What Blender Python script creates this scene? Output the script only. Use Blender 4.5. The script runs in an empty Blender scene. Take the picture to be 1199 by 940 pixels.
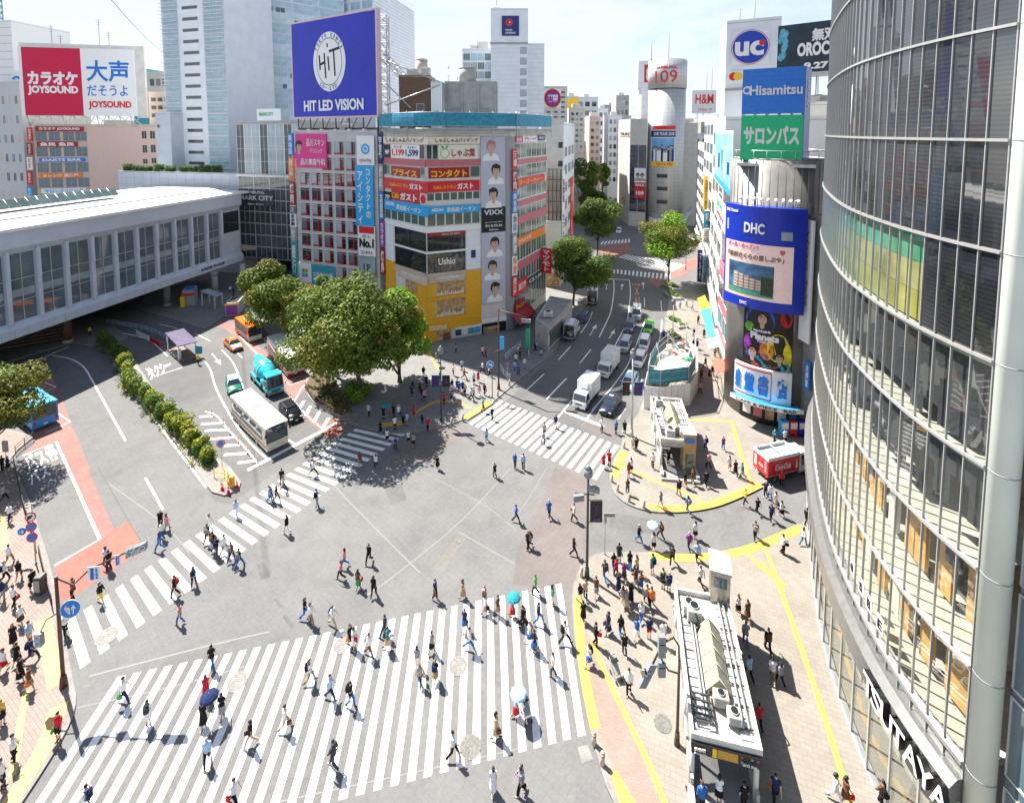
import bpy,bmesh,math,random
from mathutils import Vector,Matrix,noise
random.seed(7)
SC=bpy.context.scene
COL=SC.collection
R=math.radians
CAM_H=35.0
FPX,CX,HZ,CY=580.0,600.0,155.0,198.4
PITCH=math.atan((CY-HZ)/FPX)
cd=bpy.data.cameras.new('camera')
cam=bpy.data.objects.new('camera',cd)
COL.objects.link(cam)
cam.location=(0,0,CAM_H)
cam.rotation_euler=(math.pi/2-PITCH,0,0)
cd.sensor_width=36.0
cd.sensor_fit='HORIZONTAL'
cd.lens=FPX/1199*36.0
cd.shift_x=(599.5-CX)/1199
cd.shift_y=-(470.0-CY)/1199
cd.clip_start=0.5
cd.clip_end=6000
SC.camera=cam
SUN_EL=R(54)
SUN_DIR=Vector((-1.0,0.82,0)).normalized()
w=bpy.data.worlds.new('World')
SC.world=w
w.use_nodes=True
nt=w.node_tree
bg=nt.nodes['Background']
sky=nt.nodes.new('ShaderNodeTexSky')
sky.sky_type='NISHITA'
sky.sun_disc=False
sky.sun_elevation=SUN_EL
sky.sun_rotation=math.atan2(SUN_DIR.x,SUN_DIR.y)
sky.air_density=1.0
sky.dust_density=0.9
tc=nt.nodes.new('ShaderNodeTexCoord')
mp=nt.nodes.new('ShaderNodeMapping')
mp.inputs['Scale'].default_value=(1.0,1.0,3.2)
nt.links.new(tc.outputs['Generated'],mp.inputs['Vector'])
nz=nt.nodes.new('ShaderNodeTexNoise')
nz.inputs['Scale'].default_value=2.6
nz.inputs['Detail'].default_value=9
nz.inputs['Roughness'].default_value=0.58
nz.inputs['Distortion'].default_value=0.35
nt.links.new(mp.outputs['Vector'],nz.inputs['Vector'])
cr=nt.nodes.new('ShaderNodeValToRGB')
cr.color_ramp.elements[0].position=0.33
cr.color_ramp.elements[0].color=(0.28,0.28,0.28,1)
cr.color_ramp.elements[1].position=0.54
cr.color_ramp.elements[1].color=(0.97,0.97,0.97,1)
nt.links.new(nz.outputs['Fac'],cr.inputs['Fac'])
mixs=nt.nodes.new('ShaderNodeMix')
mixs.data_type='RGBA'
mixs.inputs['B'].default_value=(4.7,5.15,5.7,1)
sx_=nt.nodes.new('ShaderNodeSeparateXYZ');nt.links.new(tc.outputs['Generated'],sx_.inputs['Vector'])
mr=nt.nodes.new('ShaderNodeMapRange');mr.inputs['From Min'].default_value=0.30;mr.inputs['From Max'].default_value=0.75
mr.inputs['To Min'].default_value=1.0;mr.inputs['To Max'].default_value=0.08
nt.links.new(sx_.outputs['Z'],mr.inputs['Value'])
mu=nt.nodes.new('ShaderNodeMath');mu.operation='MULTIPLY'
nt.links.new(cr.outputs['Color'],mu.inputs[0]);nt.links.new(mr.outputs['Result'],mu.inputs[1])
nt.links.new(mu.outputs['Value'],mixs.inputs['Factor'])
nt.links.new(sky.outputs['Color'],mixs.inputs['A'])
nt.links.new(mixs.outputs['Result'],bg.inputs['Color'])
bg.inputs['Strength'].default_value=0.075
sd=bpy.data.lights.new('sun','SUN')
sd.energy=5.0
sd.angle=R(0.5)
sd.color=(1.0,0.945,0.86)
sun=bpy.data.objects.new('sun',sd)
COL.objects.link(sun)
sun.location=(-40,30,120)
sv=Vector((SUN_DIR.x*math.cos(SUN_EL),SUN_DIR.y*math.cos(SUN_EL),math.sin(SUN_EL)))
sun.rotation_euler=(-sv).to_track_quat('-Z','Y').to_euler()
SC.view_settings.view_transform='Standard'
SC.view_settings.look='None'
SC.view_settings.gamma=1.0
SC.view_settings.use_curve_mapping=False
SC.view_settings.exposure=1.42
SC.render.engine='CYCLES'
SC.cycles.max_bounces=6
SC.cycles.diffuse_bounces=3
SC.cycles.glossy_bounces=3
SC.cycles.transmission_bounces=4
SC.cycles.transparent_max_bounces=8
SC.cycles.caustics_reflective=False
SC.cycles.caustics_refractive=False
CP,SP=math.cos(PITCH),math.sin(PITCH)
def ray(px,py):
 a,b=(px-CX)/FPX,(CY-py)/FPX
 return Vector((a,CP+b*SP,-SP+b*CP))
def G(px,py,z=0.0):
 d=ray(px,py)
 t=(z-CAM_H)/d.z
 return Vector((d.x*t,d.y*t,z))
def P(px,py,Y):
 d=ray(px,py)
 t=Y/d.y
 return Vector((d.x*t,Y,CAM_H+d.z*t))
ZO={'A1':(0,0,3.747),'A2':(300,0,3.747),'A3':(600,0,3.747),'A4':(879,0,3.747),'A5':(0,230,3.747),'A6':(300,230,3.747),'A7':(600,230,3.747),'A8':(879,230,3.747),'B1':(0,460,3.747),'B2':(300,460,3.747),'B3':(600,460,3.747),'B4':(879,460,3.747),'B5':(0,690,3.747),'B6':(300,690,3.747),'B7':(600,690,3.747),'B8':(879,690,3.747),'C1':(650,380,7.83),'C2':(240,350,4.7),'C3':(860,500,10.44),'C4':(720,360,4.7),'C5':(770,660,3.357),'C6':(0,380,5.225),'C7':(0,540,4.272),'C8':(620,320,7.494),'F':(0,0,1.0)}
def px(k,x,y):
 a,b,s=ZO[k]
 return a+x/s,b+y/s
def GZ(k,x,y,z=0.0):
 return G(*px(k,x,y),z)
def GS(k,pts,z=0.0):
 return[GZ(k,x,y,z)for x,y in pts]
MATS={}
def rgb(h):
 if isinstance(h,str):
  v=[int(h[i:i+2],16)/255 for i in(0,2,4)]
  return tuple(c/12.92 if c<=0.04045 else((c+0.055)/1.055)**2.4 for c in v)
 return tuple(h)
def mat(name,col,rough=0.6,metal=0.0,var=0.12,scale=3.0,spec=0.4,emit=0.0,alpha=None,bump=0.0):
 """principled material whose colour wanders a little with a noise in object space"""
 if name in MATS:
  return MATS[name]
 c=rgb(col)
 m=bpy.data.materials.new(name)
 m.use_nodes=True
 n,l=m.node_tree.nodes,m.node_tree.links
 b=n['Principled BSDF']
 b.inputs['Roughness'].default_value=rough
 b.inputs['Metallic'].default_value=metal
 b.inputs['Specular IOR Level'].default_value=spec
 b.inputs['Base Color'].default_value=(*c,1)
 if var>0:
  t=n.new('ShaderNodeTexCoord')
  z=n.new('ShaderNodeTexNoise')
  z.inputs['Scale'].default_value=scale
  z.inputs['Detail'].default_value=5
  l.new(t.outputs['Object'],z.inputs['Vector'])
  r=n.new('ShaderNodeValToRGB')
  r.color_ramp.elements[0].position=0.3
  r.color_ramp.elements[1].position=0.7
  r.color_ramp.elements[0].color=(*[max(0,x*(1-var))for x in c],1)
  r.color_ramp.elements[1].color=(*[min(1,x*(1+var))for x in c],1)
  l.new(z.outputs['Fac'],r.inputs['Fac'])
  l.new(r.outputs['Color'],b.inputs['Base Color'])
  if bump>0:
   bp=n.new('ShaderNodeBump')
   bp.inputs['Strength'].default_value=bump
   bp.inputs['Distance'].default_value=0.05
   l.new(z.outputs['Fac'],bp.inputs['Height'])
   l.new(bp.outputs['Normal'],b.inputs['Normal'])
 if emit>0:
  b.inputs['Emission Color'].default_value=(*c,1)
  b.inputs['Emission Strength'].default_value=emit
 if alpha is not None:
  b.inputs['Alpha'].default_value=alpha
 MATS[name]=m
 return m
def glass(name,col=(0.02,0.025,0.03),rough=0.05,spec=0.9,alpha=None):
 return mat(name,col,rough,0.0,0.25,0.35,spec,alpha=alpha)
class MB:
 def __init__(s):
  s.v,s.f,s.m,s.mats,s.sm=[],[],[],[],[]
 def mi(s,m):
  if m not in s.mats:
   s.mats.append(m)
  return s.mats.index(m)
 def face(s,pts,m,smooth=False):
  i=len(s.v)
  s.v+=[tuple(p)for p in pts]
  s.f.append(tuple(range(i,i+len(pts))))
  s.m.append(s.mi(m));s.sm.append(smooth)
 def hexa(s,p,m,smooth=False):
  """p: 4 bottom + 4 top corners"""
  i=len(s.v)
  s.v+=[tuple(q)for q in p]
  k=s.mi(m)
  for f in((3,2,1,0),(4,5,6,7),(0,1,5,4),(1,2,6,5),(2,3,7,6),(3,0,4,7)):
   s.f.append(tuple(i+a for a in f));s.m.append(k);s.sm.append(smooth)
 def box(s,x0,x1,y0,y1,z0,z1,m):
  s.hexa([(x0,y0,z0),(x1,y0,z0),(x1,y1,z0),(x0,y1,z0),(x0,y0,z1),(x1,y0,z1),(x1,y1,z1),(x0,y1,z1)],m)
 def cbox(s,x0,x1,y0,y1,z0,z1,m,c=0.05):
  """box with chamfered vertical edges and top edges"""
  def ring(d,z):
   e=c
   return[(x0+d,y0+d+e,z),(x0+d+e,y0+d,z),(x1-d-e,y0+d,z),(x1-d,y0+d+e,z),(x1-d,y1-d-e,z),(x1-d-e,y1-d,z),(x0+d+e,y1-d,z),(x0+d,y1-d-e,z)]
  s.loft([ring(c*.6,z0),ring(0,z0+c*.6),ring(0,z1-c),ring(c,z1)],m,caps=True)
 def loft(s,rings,m,caps=True,smooth=False,closed=True):
  n=len(rings[0]);i=len(s.v);k=s.mi(m)
  for r in rings:
   s.v+=[tuple(p)for p in r]
  for a in range(len(rings)-1):
   for b in range(n if closed else n-1):
    c=(b+1)%n
    s.f.append((i+a*n+b,i+a*n+c,i+(a+1)*n+c,i+(a+1)*n+b))
    s.m.append(k);s.sm.append(smooth)
  if caps:
   s.f.append(tuple(i+b for b in reversed(range(n))));s.m.append(k);s.sm.append(False)
   s.f.append(tuple(i+(len(rings)-1)*n+b for b in range(n)));s.m.append(k);s.sm.append(False)
 def tube(s,pts,r,m,n=8,smooth=True):
  """pts: path; r: radius or list"""
  pts=[Vector(p)for p in pts]
  rr=r if isinstance(r,(list,tuple))else[r]*len(pts)
  rings=[]
  for j,p in enumerate(pts):
   a=pts[max(j-1,0)];b=pts[min(j+1,len(pts)-1)]
   d=(b-a)
   if d.length<1e-9:d=Vector((0,0,1))
   d.normalize()
   u=d.cross(Vector((0,0,1)))
   if u.length<0.05:u=d.cross(Vector((1,0,0)))
   u.normalize();w_=u.cross(d)
   rings.append([p+(u*math.cos(2*math.pi*q/n)+w_*math.sin(2*math.pi*q/n))*rr[j]for q in range(n)])
  s.loft(rings,m,True,smooth)
 def cyl(s,c,r,z0,z1,m,n=16,r1=None,smooth=True):
  r1=r if r1 is None else r1
  s.loft([[(c[0]+q*math.cos(2*math.pi*k/n),c[1]+q*math.sin(2*math.pi*k/n),z)for k in range(n)]for q,z in((r,z0),(r1,z1))],m,True,smooth)
 def disc(s,c,axis,r,t,m,n=20):
  """flat disc with thickness t along axis"""
  c,axis=Vector(c),Vector(axis).normalized()
  s.tube([c-axis*t/2,c+axis*t/2],r,m,n,False)
 def prism(s,pts,z0,z1,m,mside=None):
  """vertical prism over a plan polygon"""
  i=len(s.v);n=len(pts);k=s.mi(m);ks=s.mi(mside or m)
  ar=sum(pts[a][0]*pts[(a+1)%n][1]-pts[(a+1)%n][0]*pts[a][1]for a in range(n))
  pts=[(p[0],p[1])for p in(pts if ar>0 else list(reversed(pts)))]
  s.v+=[(x,y,z0)for x,y in pts]+[(x,y,z1)for x,y in pts]
  s.f.append(tuple(i+a for a in reversed(range(n))));s.m.append(k);s.sm.append(False)
  s.f.append(tuple(i+n+a for a in range(n)));s.m.append(k);s.sm.append(False)
  for a in range(n):
   b=(a+1)%n
   s.f.append((i+a,i+b,i+n+b,i+n+a));s.m.append(ks);s.sm.append(False)
 def ribbon(s,path,wd,z,m):
  """flat strip of width wd along a plan path"""
  path=[Vector((p[0],p[1]))for p in path]
  L,Rr=[],[]
  for j,p in enumerate(path):
   d=(path[min(j+1,len(path)-1)]-path[max(j-1,0)]).normalized()
   nrm=Vector((-d.y,d.x))*wd/2
   L.append(p+nrm);Rr.append(p-nrm)
  for j in range(len(path)-1):
   s.face([(*Rr[j],z),(*Rr[j+1],z),(*L[j+1],z),(*L[j],z)],m)
 def mesh(s,name):
  me=bpy.data.meshes.new(name)
  me.from_pydata(s.v,[],s.f)
  for m in s.mats:
   me.materials.append(m)
  me.polygons.foreach_set('material_index',s.m)
  me.polygons.foreach_set('use_smooth',s.sm)
  me.update()
  return me
 def build(s,name,parent=None,loc=None,rz=None):
  o=bpy.data.objects.new(name,s.mesh(name))
  COL.objects.link(o)
  if parent is not None:o.parent=parent
  if loc is not None:o.location=loc
  if rz is not None:o.rotation_euler[2]=rz
  return o
LABELS={}
def tag(o,label,cat,group=None,kind=None):
 o['label']=label;o['category']=cat
 if group:o['group']=group
 if kind:o['kind']=kind
 return o
def thing(name,label,cat,loc=(0,0,0),rz=0.0,group=None):
 o=bpy.data.objects.new(name,None)
 o.empty_display_size=0.2
 COL.objects.link(o)
 o.location=loc;o.rotation_euler=(0,0,rz)
 return tag(o,label,cat,group)
def struct(mb,name):
 o=mb.build(name);o['kind']='structure'
 return o
def kids(o):
 return[c for c in CH.get(o.name,[])]
CH={}
def copy_tree(o,parent=None):
 """a thing with copies of its parts and sub-parts (mesh data shared)"""
 c=o.copy();COL.objects.link(c)
 if parent is not None:c.parent=parent
 for ch in list(o.children):
  copy_tree(ch,c)
 return c
def text_mesh(body,m,bold=0.0,ext=0.0,space=1.0,align='CENTER',line=1.0,shear=0.0):
 cu=bpy.data.curves.new('lettering','FONT')
 cu.body=body;cu.align_x=align;cu.align_y='CENTER'
 cu.offset=bold;cu.extrude=ext;cu.space_character=space;cu.space_line=line;cu.shear=shear
 cu.resolution_u=3
 o=bpy.data.objects.new('lettering',cu)
 me=bpy.data.meshes.new_from_object(o)
 bpy.data.objects.remove(o);bpy.data.curves.remove(cu)
 me.materials.clear();me.materials.append(m)
 return me
def fit_text(body,m,wd,ht,bold=0.0,ext=0.02,vertical=False,**kw):
 """lettering scaled into a wd x ht box centred on the origin of its xy plane"""
 if vertical:body='\n'.join(body)
 me=text_mesh(body,m,bold,0.02 if ext>0 else 0.0,**kw)
 if not me.vertices:return me
 xs=[v.co.x for v in me.vertices];ys=[v.co.y for v in me.vertices]
 x0,x1,y0,y1=min(xs),max(xs),min(ys),max(ys)
 sx,sy=wd/max(x1-x0,1e-6),ht/max(y1-y0,1e-6)
 for v in me.vertices:
  v.co=((v.co.x-(x0+x1)/2)*sx,(v.co.y-(y0+y1)/2)*sy,v.co.z/0.02*ext)
 return me
def merge_mesh(name,parts,parent=None):
 """several meshes with matrices -> one object"""
 bm=bmesh.new();mats=[]
 for me,mx in parts:
  idx=[]
  for m in me.materials:
   if m not in mats:mats.append(m)
   idx.append(mats.index(m))
  t=me.copy();t.transform(mx)
  n0=len(bm.faces)
  bm.from_mesh(t)
  bm.faces.ensure_lookup_table()
  for f in bm.faces[n0:]:
   f.material_index=idx[f.material_index]if idx else 0
  bpy.data.meshes.remove(t)
 out=bpy.data.meshes.new(name);bm.to_mesh(out);bm.free()
 for m in mats:out.materials.append(m)
 o=bpy.data.objects.new(name,out);COL.objects.link(o)
 if parent is not None:o.parent=parent
 return o
class Face:
 """A, B: plan points seen left to right from outside; d is measured outwards"""
 def __init__(s,A,B):
  s.A,s.B=Vector((A[0],A[1])),Vector((B[0],B[1]))
  s.t=(s.B-s.A);s.L=s.t.length;s.t.normalize()
  s.n=Vector((s.t.y,-s.t.x))
 def p(s,u,z,d=0.0):
  q=s.A+s.t*u+s.n*d
  return Vector((q.x,q.y,z))
 def uz(s,x,y,d=0.0):
  r_=ray(x,y)
  A=s.A+s.n*d
  k=(A.dot(s.n))/(r_.x*s.n.x+r_.y*s.n.y)
  q=Vector((r_.x*k,r_.y*k))
  return(q-A).dot(s.t),CAM_H+r_.z*k
 def rect(s,x0,y0,x1,y1,d=0.0):
  """photo rectangle -> (u0,u1,z0,z1)"""
  xm,ym=(x0+x1)/2,(y0+y1)/2
  return s.uz(x0,ym,d)[0],s.uz(x1,ym,d)[0],s.uz(xm,y1,d)[1],s.uz(xm,y0,d)[1]
 def box(s,mb,u0,u1,z0,z1,d0,d1,m):
  mb.hexa([s.p(u0,z0,d1),s.p(u1,z0,d1),s.p(u1,z0,d0),s.p(u0,z0,d0),s.p(u0,z1,d1),s.p(u1,z1,d1),s.p(u1,z1,d0),s.p(u0,z1,d0)],m)
 def quad(s,mb,u0,u1,z0,z1,d,m):
  mb.face([s.p(u0,z0,d),s.p(u1,z0,d),s.p(u1,z1,d),s.p(u0,z1,d)],m)
 def mx(s,u,z,d):
  """matrix taking the xy plane (text) onto the face"""
  o=s.p(u,z,d)
  return Matrix(((s.t.x,0,s.n.x,o.x),(s.t.y,0,s.n.y,o.y),(0,1,0,o.z),(0,0,0,1)))
 def sub(s,o,u,z,d):
  """move an object to a spot on the face (plan frame: x along, y outwards... z up)"""
  o.matrix_world=Matrix.Translation(s.p(u,z,d))@Matrix.Rotation(math.atan2(s.t.y,s.t.x),4,'Z')
  return o
def sign(face,rect,label,base,texts=(),cat='sign',name='shop_sign',d=0.12,th=0.15,group=None,frame=None,extra=None):
 """a board on a face: rect (u0,u1,z0,z1); texts: (string, material, cu, cz, w, h, bold[, vertical]) in fractions of the board"""
 u0,u1,z0,z1=rect
 e=thing(name,label,cat,face.p((u0+u1)/2,z0,d),0,group)
 inv=e.matrix_world.inverted()if False else Matrix.Translation(-e.location)
 b=MB();face.box(b,u0,u1,z0,z1,d-th,d,base)
 bo=b.build('board',e);bo.data.transform(inv)
 if frame:
  fm,fw=frame
  b=MB()
  face.box(b,u0-fw,u1+fw,z1,z1+fw,d-th,d+.03,fm);face.box(b,u0-fw,u1+fw,z0-fw,z0,d-th,d+.03,fm)
  face.box(b,u0-fw,u0,z0,z1,d-th,d+.03,fm);face.box(b,u1,u1+fw,z0,z1,d-th,d+.03,fm)
  fo=b.build('frame',e);fo.data.transform(inv)
 if extra:
  for nm,fn in extra:
   b=MB();fn(b,face,u0,u1,z0,z1,d)
   eo=b.build(nm,e);eo.data.transform(inv)
 W,H=u1-u0,z1-z0
 for q,t in enumerate(texts):
  s_,m,cu,cz,tw,tht,bold=t[:7]
  vert=len(t)>7 and t[7]
  me=fit_text(s_,m,tw*W,tht*H,bold,0.02,vert)
  me.transform(inv@face.mx(u0+cu*W,z0+cz*H,d+(0.085 if extra else 0.03)+0.006*q))
  o=bpy.data.objects.new('lettering',me);COL.objects.link(o);o.parent=e
 return e
# ================================================================== ground, roads, pavements, markings
def ground_mat(name,c,dark,speck=0.25,big=0.05,tint=(1,1,1),rough=0.85):
 m=bpy.data.materials.new(name);m.use_nodes=True
 n,l=m.node_tree.nodes,m.node_tree.links
 b=n['Principled BSDF'];b.inputs['Roughness'].default_value=rough;b.inputs['Specular IOR Level'].default_value=0.25
 t=n.new('ShaderNodeTexCoord')
 z1=n.new('ShaderNodeTexNoise');z1.inputs['Scale'].default_value=big;z1.inputs['Detail'].default_value=6;z1.inputs['Distortion'].default_value=0.6
 z2=n.new('ShaderNodeTexNoise');z2.inputs['Scale'].default_value=4.0;z2.inputs['Detail'].default_value=8;z2.inputs['Roughness'].default_value=0.75
 z3=n.new('ShaderNodeTexNoise');z3.inputs['Scale'].default_value=0.42;z3.inputs['Detail'].default_value=7;z3.inputs['Roughness'].default_value=0.65
 for z in(z1,z2,z3):l.new(t.outputs['Object'],z.inputs['Vector'])
 r=n.new('ShaderNodeValToRGB')
 r.color_ramp.elements[0].position=0.36;r.color_ramp.elements[1].position=0.62
 r.color_ramp.elements[0].color=(*rgb(dark),1);r.color_ramp.elements[1].color=(*rgb(c),1)
 l.new(z1.outputs['Fac'],r.inputs['Fac'])
 mx=n.new('ShaderNodeMix');mx.data_type='RGBA';mx.blend_type='OVERLAY';mx.inputs['Factor'].default_value=speck
 l.new(r.outputs['Color'],mx.inputs['A']);l.new(z2.outputs['Fac'],mx.inputs['B'])
 mx2=n.new('ShaderNodeMix');mx2.data_type='RGBA';mx2.blend_type='OVERLAY';mx2.inputs['Factor'].default_value=0.22
 l.new(mx.outputs['Result'],mx2.inputs['A']);l.new(z3.outputs['Fac'],mx2.inputs['B'])
 mp_=n.new('ShaderNodeMapping');mp_.inputs['Rotation'].default_value=(0,0,.7);l.new(t.outputs['Object'],mp_.inputs['Vector'])
 br=n.new('ShaderNodeTexBrick');br.offset=0;br.inputs['Scale'].default_value=1;br.inputs['Brick Width'].default_value=.45;br.inputs['Row Height'].default_value=.45;br.inputs['Mortar Size'].default_value=.02
 br.inputs['Color1'].default_value=(1,1,1,1);br.inputs['Color2'].default_value=(.95,.95,.95,1);br.inputs['Mortar'].default_value=(.87,.87,.87,1);l.new(mp_.outputs['Vector'],br.inputs['Vector'])
 m3=n.new('ShaderNodeMix');m3.data_type='RGBA';m3.blend_type='MULTIPLY';m3.inputs['Factor'].default_value=.8;l.new(mx2.outputs['Result'],m3.inputs['A']);l.new(br.outputs['Color'],m3.inputs['B'])
 z4=n.new('ShaderNodeTexNoise');z4.inputs['Scale'].default_value=.19;z4.inputs['Detail'].default_value=9;z4.inputs['Roughness'].default_value=.7;z4.inputs['Distortion'].default_value=1.5;l.new(t.outputs['Object'],z4.inputs['Vector'])
 r4=n.new('ShaderNodeValToRGB');r4.color_ramp.elements[0].position=.34;r4.color_ramp.elements[0].color=(.68,.68,.68,1);r4.color_ramp.elements[1].position=.47;r4.color_ramp.elements[1].color=(1,1,1,1);l.new(z4.outputs['Fac'],r4.inputs['Fac'])
 m4=n.new('ShaderNodeMix');m4.data_type='RGBA';m4.blend_type='MULTIPLY';m4.inputs['Factor'].default_value=.4;l.new(m3.outputs['Result'],m4.inputs['A']);l.new(r4.outputs['Color'],m4.inputs['B'])
 l.new(m4.outputs['Result'],b.inputs['Base Color'])
 return m
def paver_mat(name,c1,c2,mortar,sz=0.3,rot=0.0,rough=0.8,ratio=0.5):
 m=bpy.data.materials.new(name);m.use_nodes=True
 n,l=m.node_tree.nodes,m.node_tree.links
 b=n['Principled BSDF'];b.inputs['Roughness'].default_value=rough;b.inputs['Specular IOR Level'].default_value=0.3
 t=n.new('ShaderNodeTexCoord');mp_=n.new('ShaderNodeMapping');mp_.inputs['Rotation'].default_value=(0,0,rot)
 l.new(t.outputs['Object'],mp_.inputs['Vector'])
 br=n.new('ShaderNodeTexBrick');br.inputs['Scale'].default_value=1.0
 br.inputs['Brick Width'].default_value=sz;br.inputs['Row Height'].default_value=sz*ratio;br.inputs['Mortar Size'].default_value=0.012
 br.inputs['Color1'].default_value=(*rgb(c1),1);br.inputs['Color2'].default_value=(*rgb(c2),1);br.inputs['Mortar'].default_value=(*rgb(mortar),1)
 l.new(mp_.outputs['Vector'],br.inputs['Vector'])
 z=n.new('ShaderNodeTexNoise');z.inputs['Scale'].default_value=0.35;z.inputs['Detail'].default_value=8;z.inputs['Roughness'].default_value=.7
 l.new(t.outputs['Object'],z.inputs['Vector'])
 mx=n.new('ShaderNodeMix');mx.data_type='RGBA';mx.blend_type='OVERLAY';mx.inputs['Factor'].default_value=0.35
 l.new(br.outputs['Color'],mx.inputs['A']);l.new(z.outputs['Fac'],mx.inputs['B'])
 l.new(mx.outputs['Result'],b.inputs['Base Color'])
 return m
def paint_mat(name,c,wear=0.35,rough=0.7):
 """road paint, scuffed through in places"""
 m=bpy.data.materials.new(name);m.use_nodes=True
 n,l=m.node_tree.nodes,m.node_tree.links
 b=n['Principled BSDF'];b.inputs['Roughness'].default_value=rough
 t=n.new('ShaderNodeTexCoord')
 z=n.new('ShaderNodeTexNoise');z.inputs['Scale'].default_value=1.7;z.inputs['Detail'].default_value=10;z.inputs['Roughness'].default_value=0.78
 l.new(t.outputs['Object'],z.inputs['Vector'])
 r=n.new('ShaderNodeValToRGB');r.color_ramp.elements[0].position=0.34;r.color_ramp.elements[1].position=0.5
 cc=rgb(c)
 r.color_ramp.elements[0].color=(*[x*(1-wear)+0.14*wear for x in cc],1);r.color_ramp.elements[1].color=(*cc,1)
 l.new(z.outputs['Fac'],r.inputs['Fac']);l.new(r.outputs['Color'],b.inputs['Base Color'])
 return m
M_ASPH=ground_mat('asphalt',(0.165,0.165,0.163),(0.142,0.142,0.142),0.3,0.06)
M_ASPH2=ground_mat('asphalt_dark',(0.145,0.144,0.143),(0.118,0.118,0.119),0.3,0.08)
M_ASPH3=ground_mat('asphalt_pale_patch',(0.2,0.185,0.165),(0.17,0.16,0.145),0.3,0.2)
M_PINK=ground_mat('worn_pink_asphalt',(0.172,0.150,0.142),(0.145,0.130,0.124),0.3,0.15)
M_RED=ground_mat('red_road_surface',(0.36,0.135,0.105),(0.29,0.11,0.09),0.3,0.2)
M_RED2=ground_mat('faded_red_road_surface',(0.31,0.155,0.135),(0.26,0.13,0.115),0.3,0.2)
M_WHITE=paint_mat('white_road_paint',(0.74,0.74,0.73),0.30)
M_YEL=paint_mat('yellow_tactile_paving',(0.54,0.335,0.06),0.4)
M_YEL2=paint_mat('pale_yellow_tactile_paving',(0.50,0.345,0.12),0.3)
M_ORMK=paint_mat('orange_road_paint',(0.62,0.28,0.04),0.4)
M_KERB=mat('kerb_stone',(0.21,0.20,0.188),0.8,var=0.2,scale=1.5)
M_PLAZA=paver_mat('plaza_pavers',(0.255,0.230,0.196),(0.228,0.207,0.178),(0.18,0.163,0.14),0.6,0.35)
M_PLAZA_L=paver_mat('pink_pavers',(0.27,0.215,0.185),(0.235,0.19,0.165),(0.16,0.13,0.115),0.4,0.5)
M_PLAZA_I=paver_mat('beige_slabs',(0.25,0.23,0.20),(0.225,0.208,0.183),(0.17,0.155,0.14),0.9,-0.5)
M_PLAZA_H=paver_mat('grey_slabs',(0.21,0.205,0.20),(0.18,0.177,0.172),(0.14,0.14,0.14),0.6,0.7)
M_BRK=paver_mat('brick_edging',(0.285,0.205,0.170),(0.245,0.18,0.15),(0.2,0.165,0.145),0.3,0.2)
b=MB();b.face([(-2500,-60,0),(2500,-60,0),(2500,5000,0),(-2500,5000,0)],M_ASPH);struct(b,'ground')
KERB=0.13
def raised(name,pts,m,kerb=0.22):
 """pavement slab with a stone kerb along its outline (pts = plan polygon)"""
 b=MB();pts=[Vector((p[0],p[1]))for p in pts]
 ar=sum(pts[a].x*pts[(a+1)%len(pts)].y-pts[(a+1)%len(pts)].x*pts[a].y for a in range(len(pts)))
 if ar<0:pts.reverse()
 b.prism(pts,-0.2,KERB,M_KERB)
 n=len(pts);inner=[]
 for a in range(n):
  d0=(pts[a]-pts[a-1]).normalized();d1=(pts[(a+1)%n]-pts[a]).normalized()
  n0,n1=Vector((-d0.y,d0.x)),Vector((-d1.y,d1.x))
  mm=(n0+n1)
  mm=mm/max(0.4,mm.dot(n0))if mm.length>1e-3 else n0
  inner.append(pts[a]+mm*kerb)
 b.face([(p.x,p.y,KERB+0.004)for p in inner],m)
 return struct(b,name)
def smooth_path(pts,k=4):
 pts=[Vector((p[0],p[1]))for p in pts];out=[]
 for i in range(len(pts)-1):
  p0,p1,p2,p3=pts[max(i-1,0)],pts[i],pts[i+1],pts[min(i+2,len(pts)-1)]
  for j in range(k):
   t=j/k
   out.append(0.5*((2*p1)+(p2-p0)*t+(2*p0-5*p1+4*p2-p3)*t*t+(3*p1-p0-3*p2+p3)*t**3))
 out.append(pts[-1]);return out
K_left=smooth_path([G(*q)for q in((41,512),(14,536),(21,556),(32,580),(45,618),(57,657),(67,697),(75,740),(84,790),(89,826),(72,868),(30,935),(-6,985))],3)
raised('pavement',K_left+[(-60,14),(-110,30),(-110,62),(-66,58)],M_PLAZA_L)
K_right=smooth_path([G(*q)for q in((745,1010),(719,942),(706,911),(688,842),(674,760),(670,700),(675,675),(688,656),(707,648),(760,648),(800,650),(830,650),(866,644),(894,636),(921,623),(958,604))],4)
raised('plaza',K_right+[(40,47),(60,40),(60,5),(10,5)],M_PLAZA)
K_isl=smooth_path([G(*q)for q in((783,335),(783,350),(779,378),(771,410),(757,458),(744,490),(729,502),(728,520),(717,543),(714,560),(718,576),(731,589),(750,597),(772,601),(800,600),(832,595),(857,585),(890,569),(910,560),(965,541))],4)
raised('corner_pavement',K_isl+[(60,62),(80,140),(50,112)],M_PLAZA_I)
K_hach=smooth_path([G(*q)for q in((300,368),(312,389),(336,410),(359,428),(357,455),(368,473),(388,486),(404,493),(424,501),(444,505),(471,508),(503,504),(522,499),(543,492),(558,486),(577,472),(600,452),(622,434),(648,413),(657,396),(670,378),(688,356),(702,336),(708,324),(702,310),(676,300))],4)
raised('station_plaza',K_hach+[(20,150),(-30,122),(-60,116)],M_PLAZA_H)
raised('far_pavement',[G(*q)for q in((160,362),(240,386),(262,372),(300,366),(330,335),(240,330),(170,345))],M_PLAZA_H)
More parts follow.
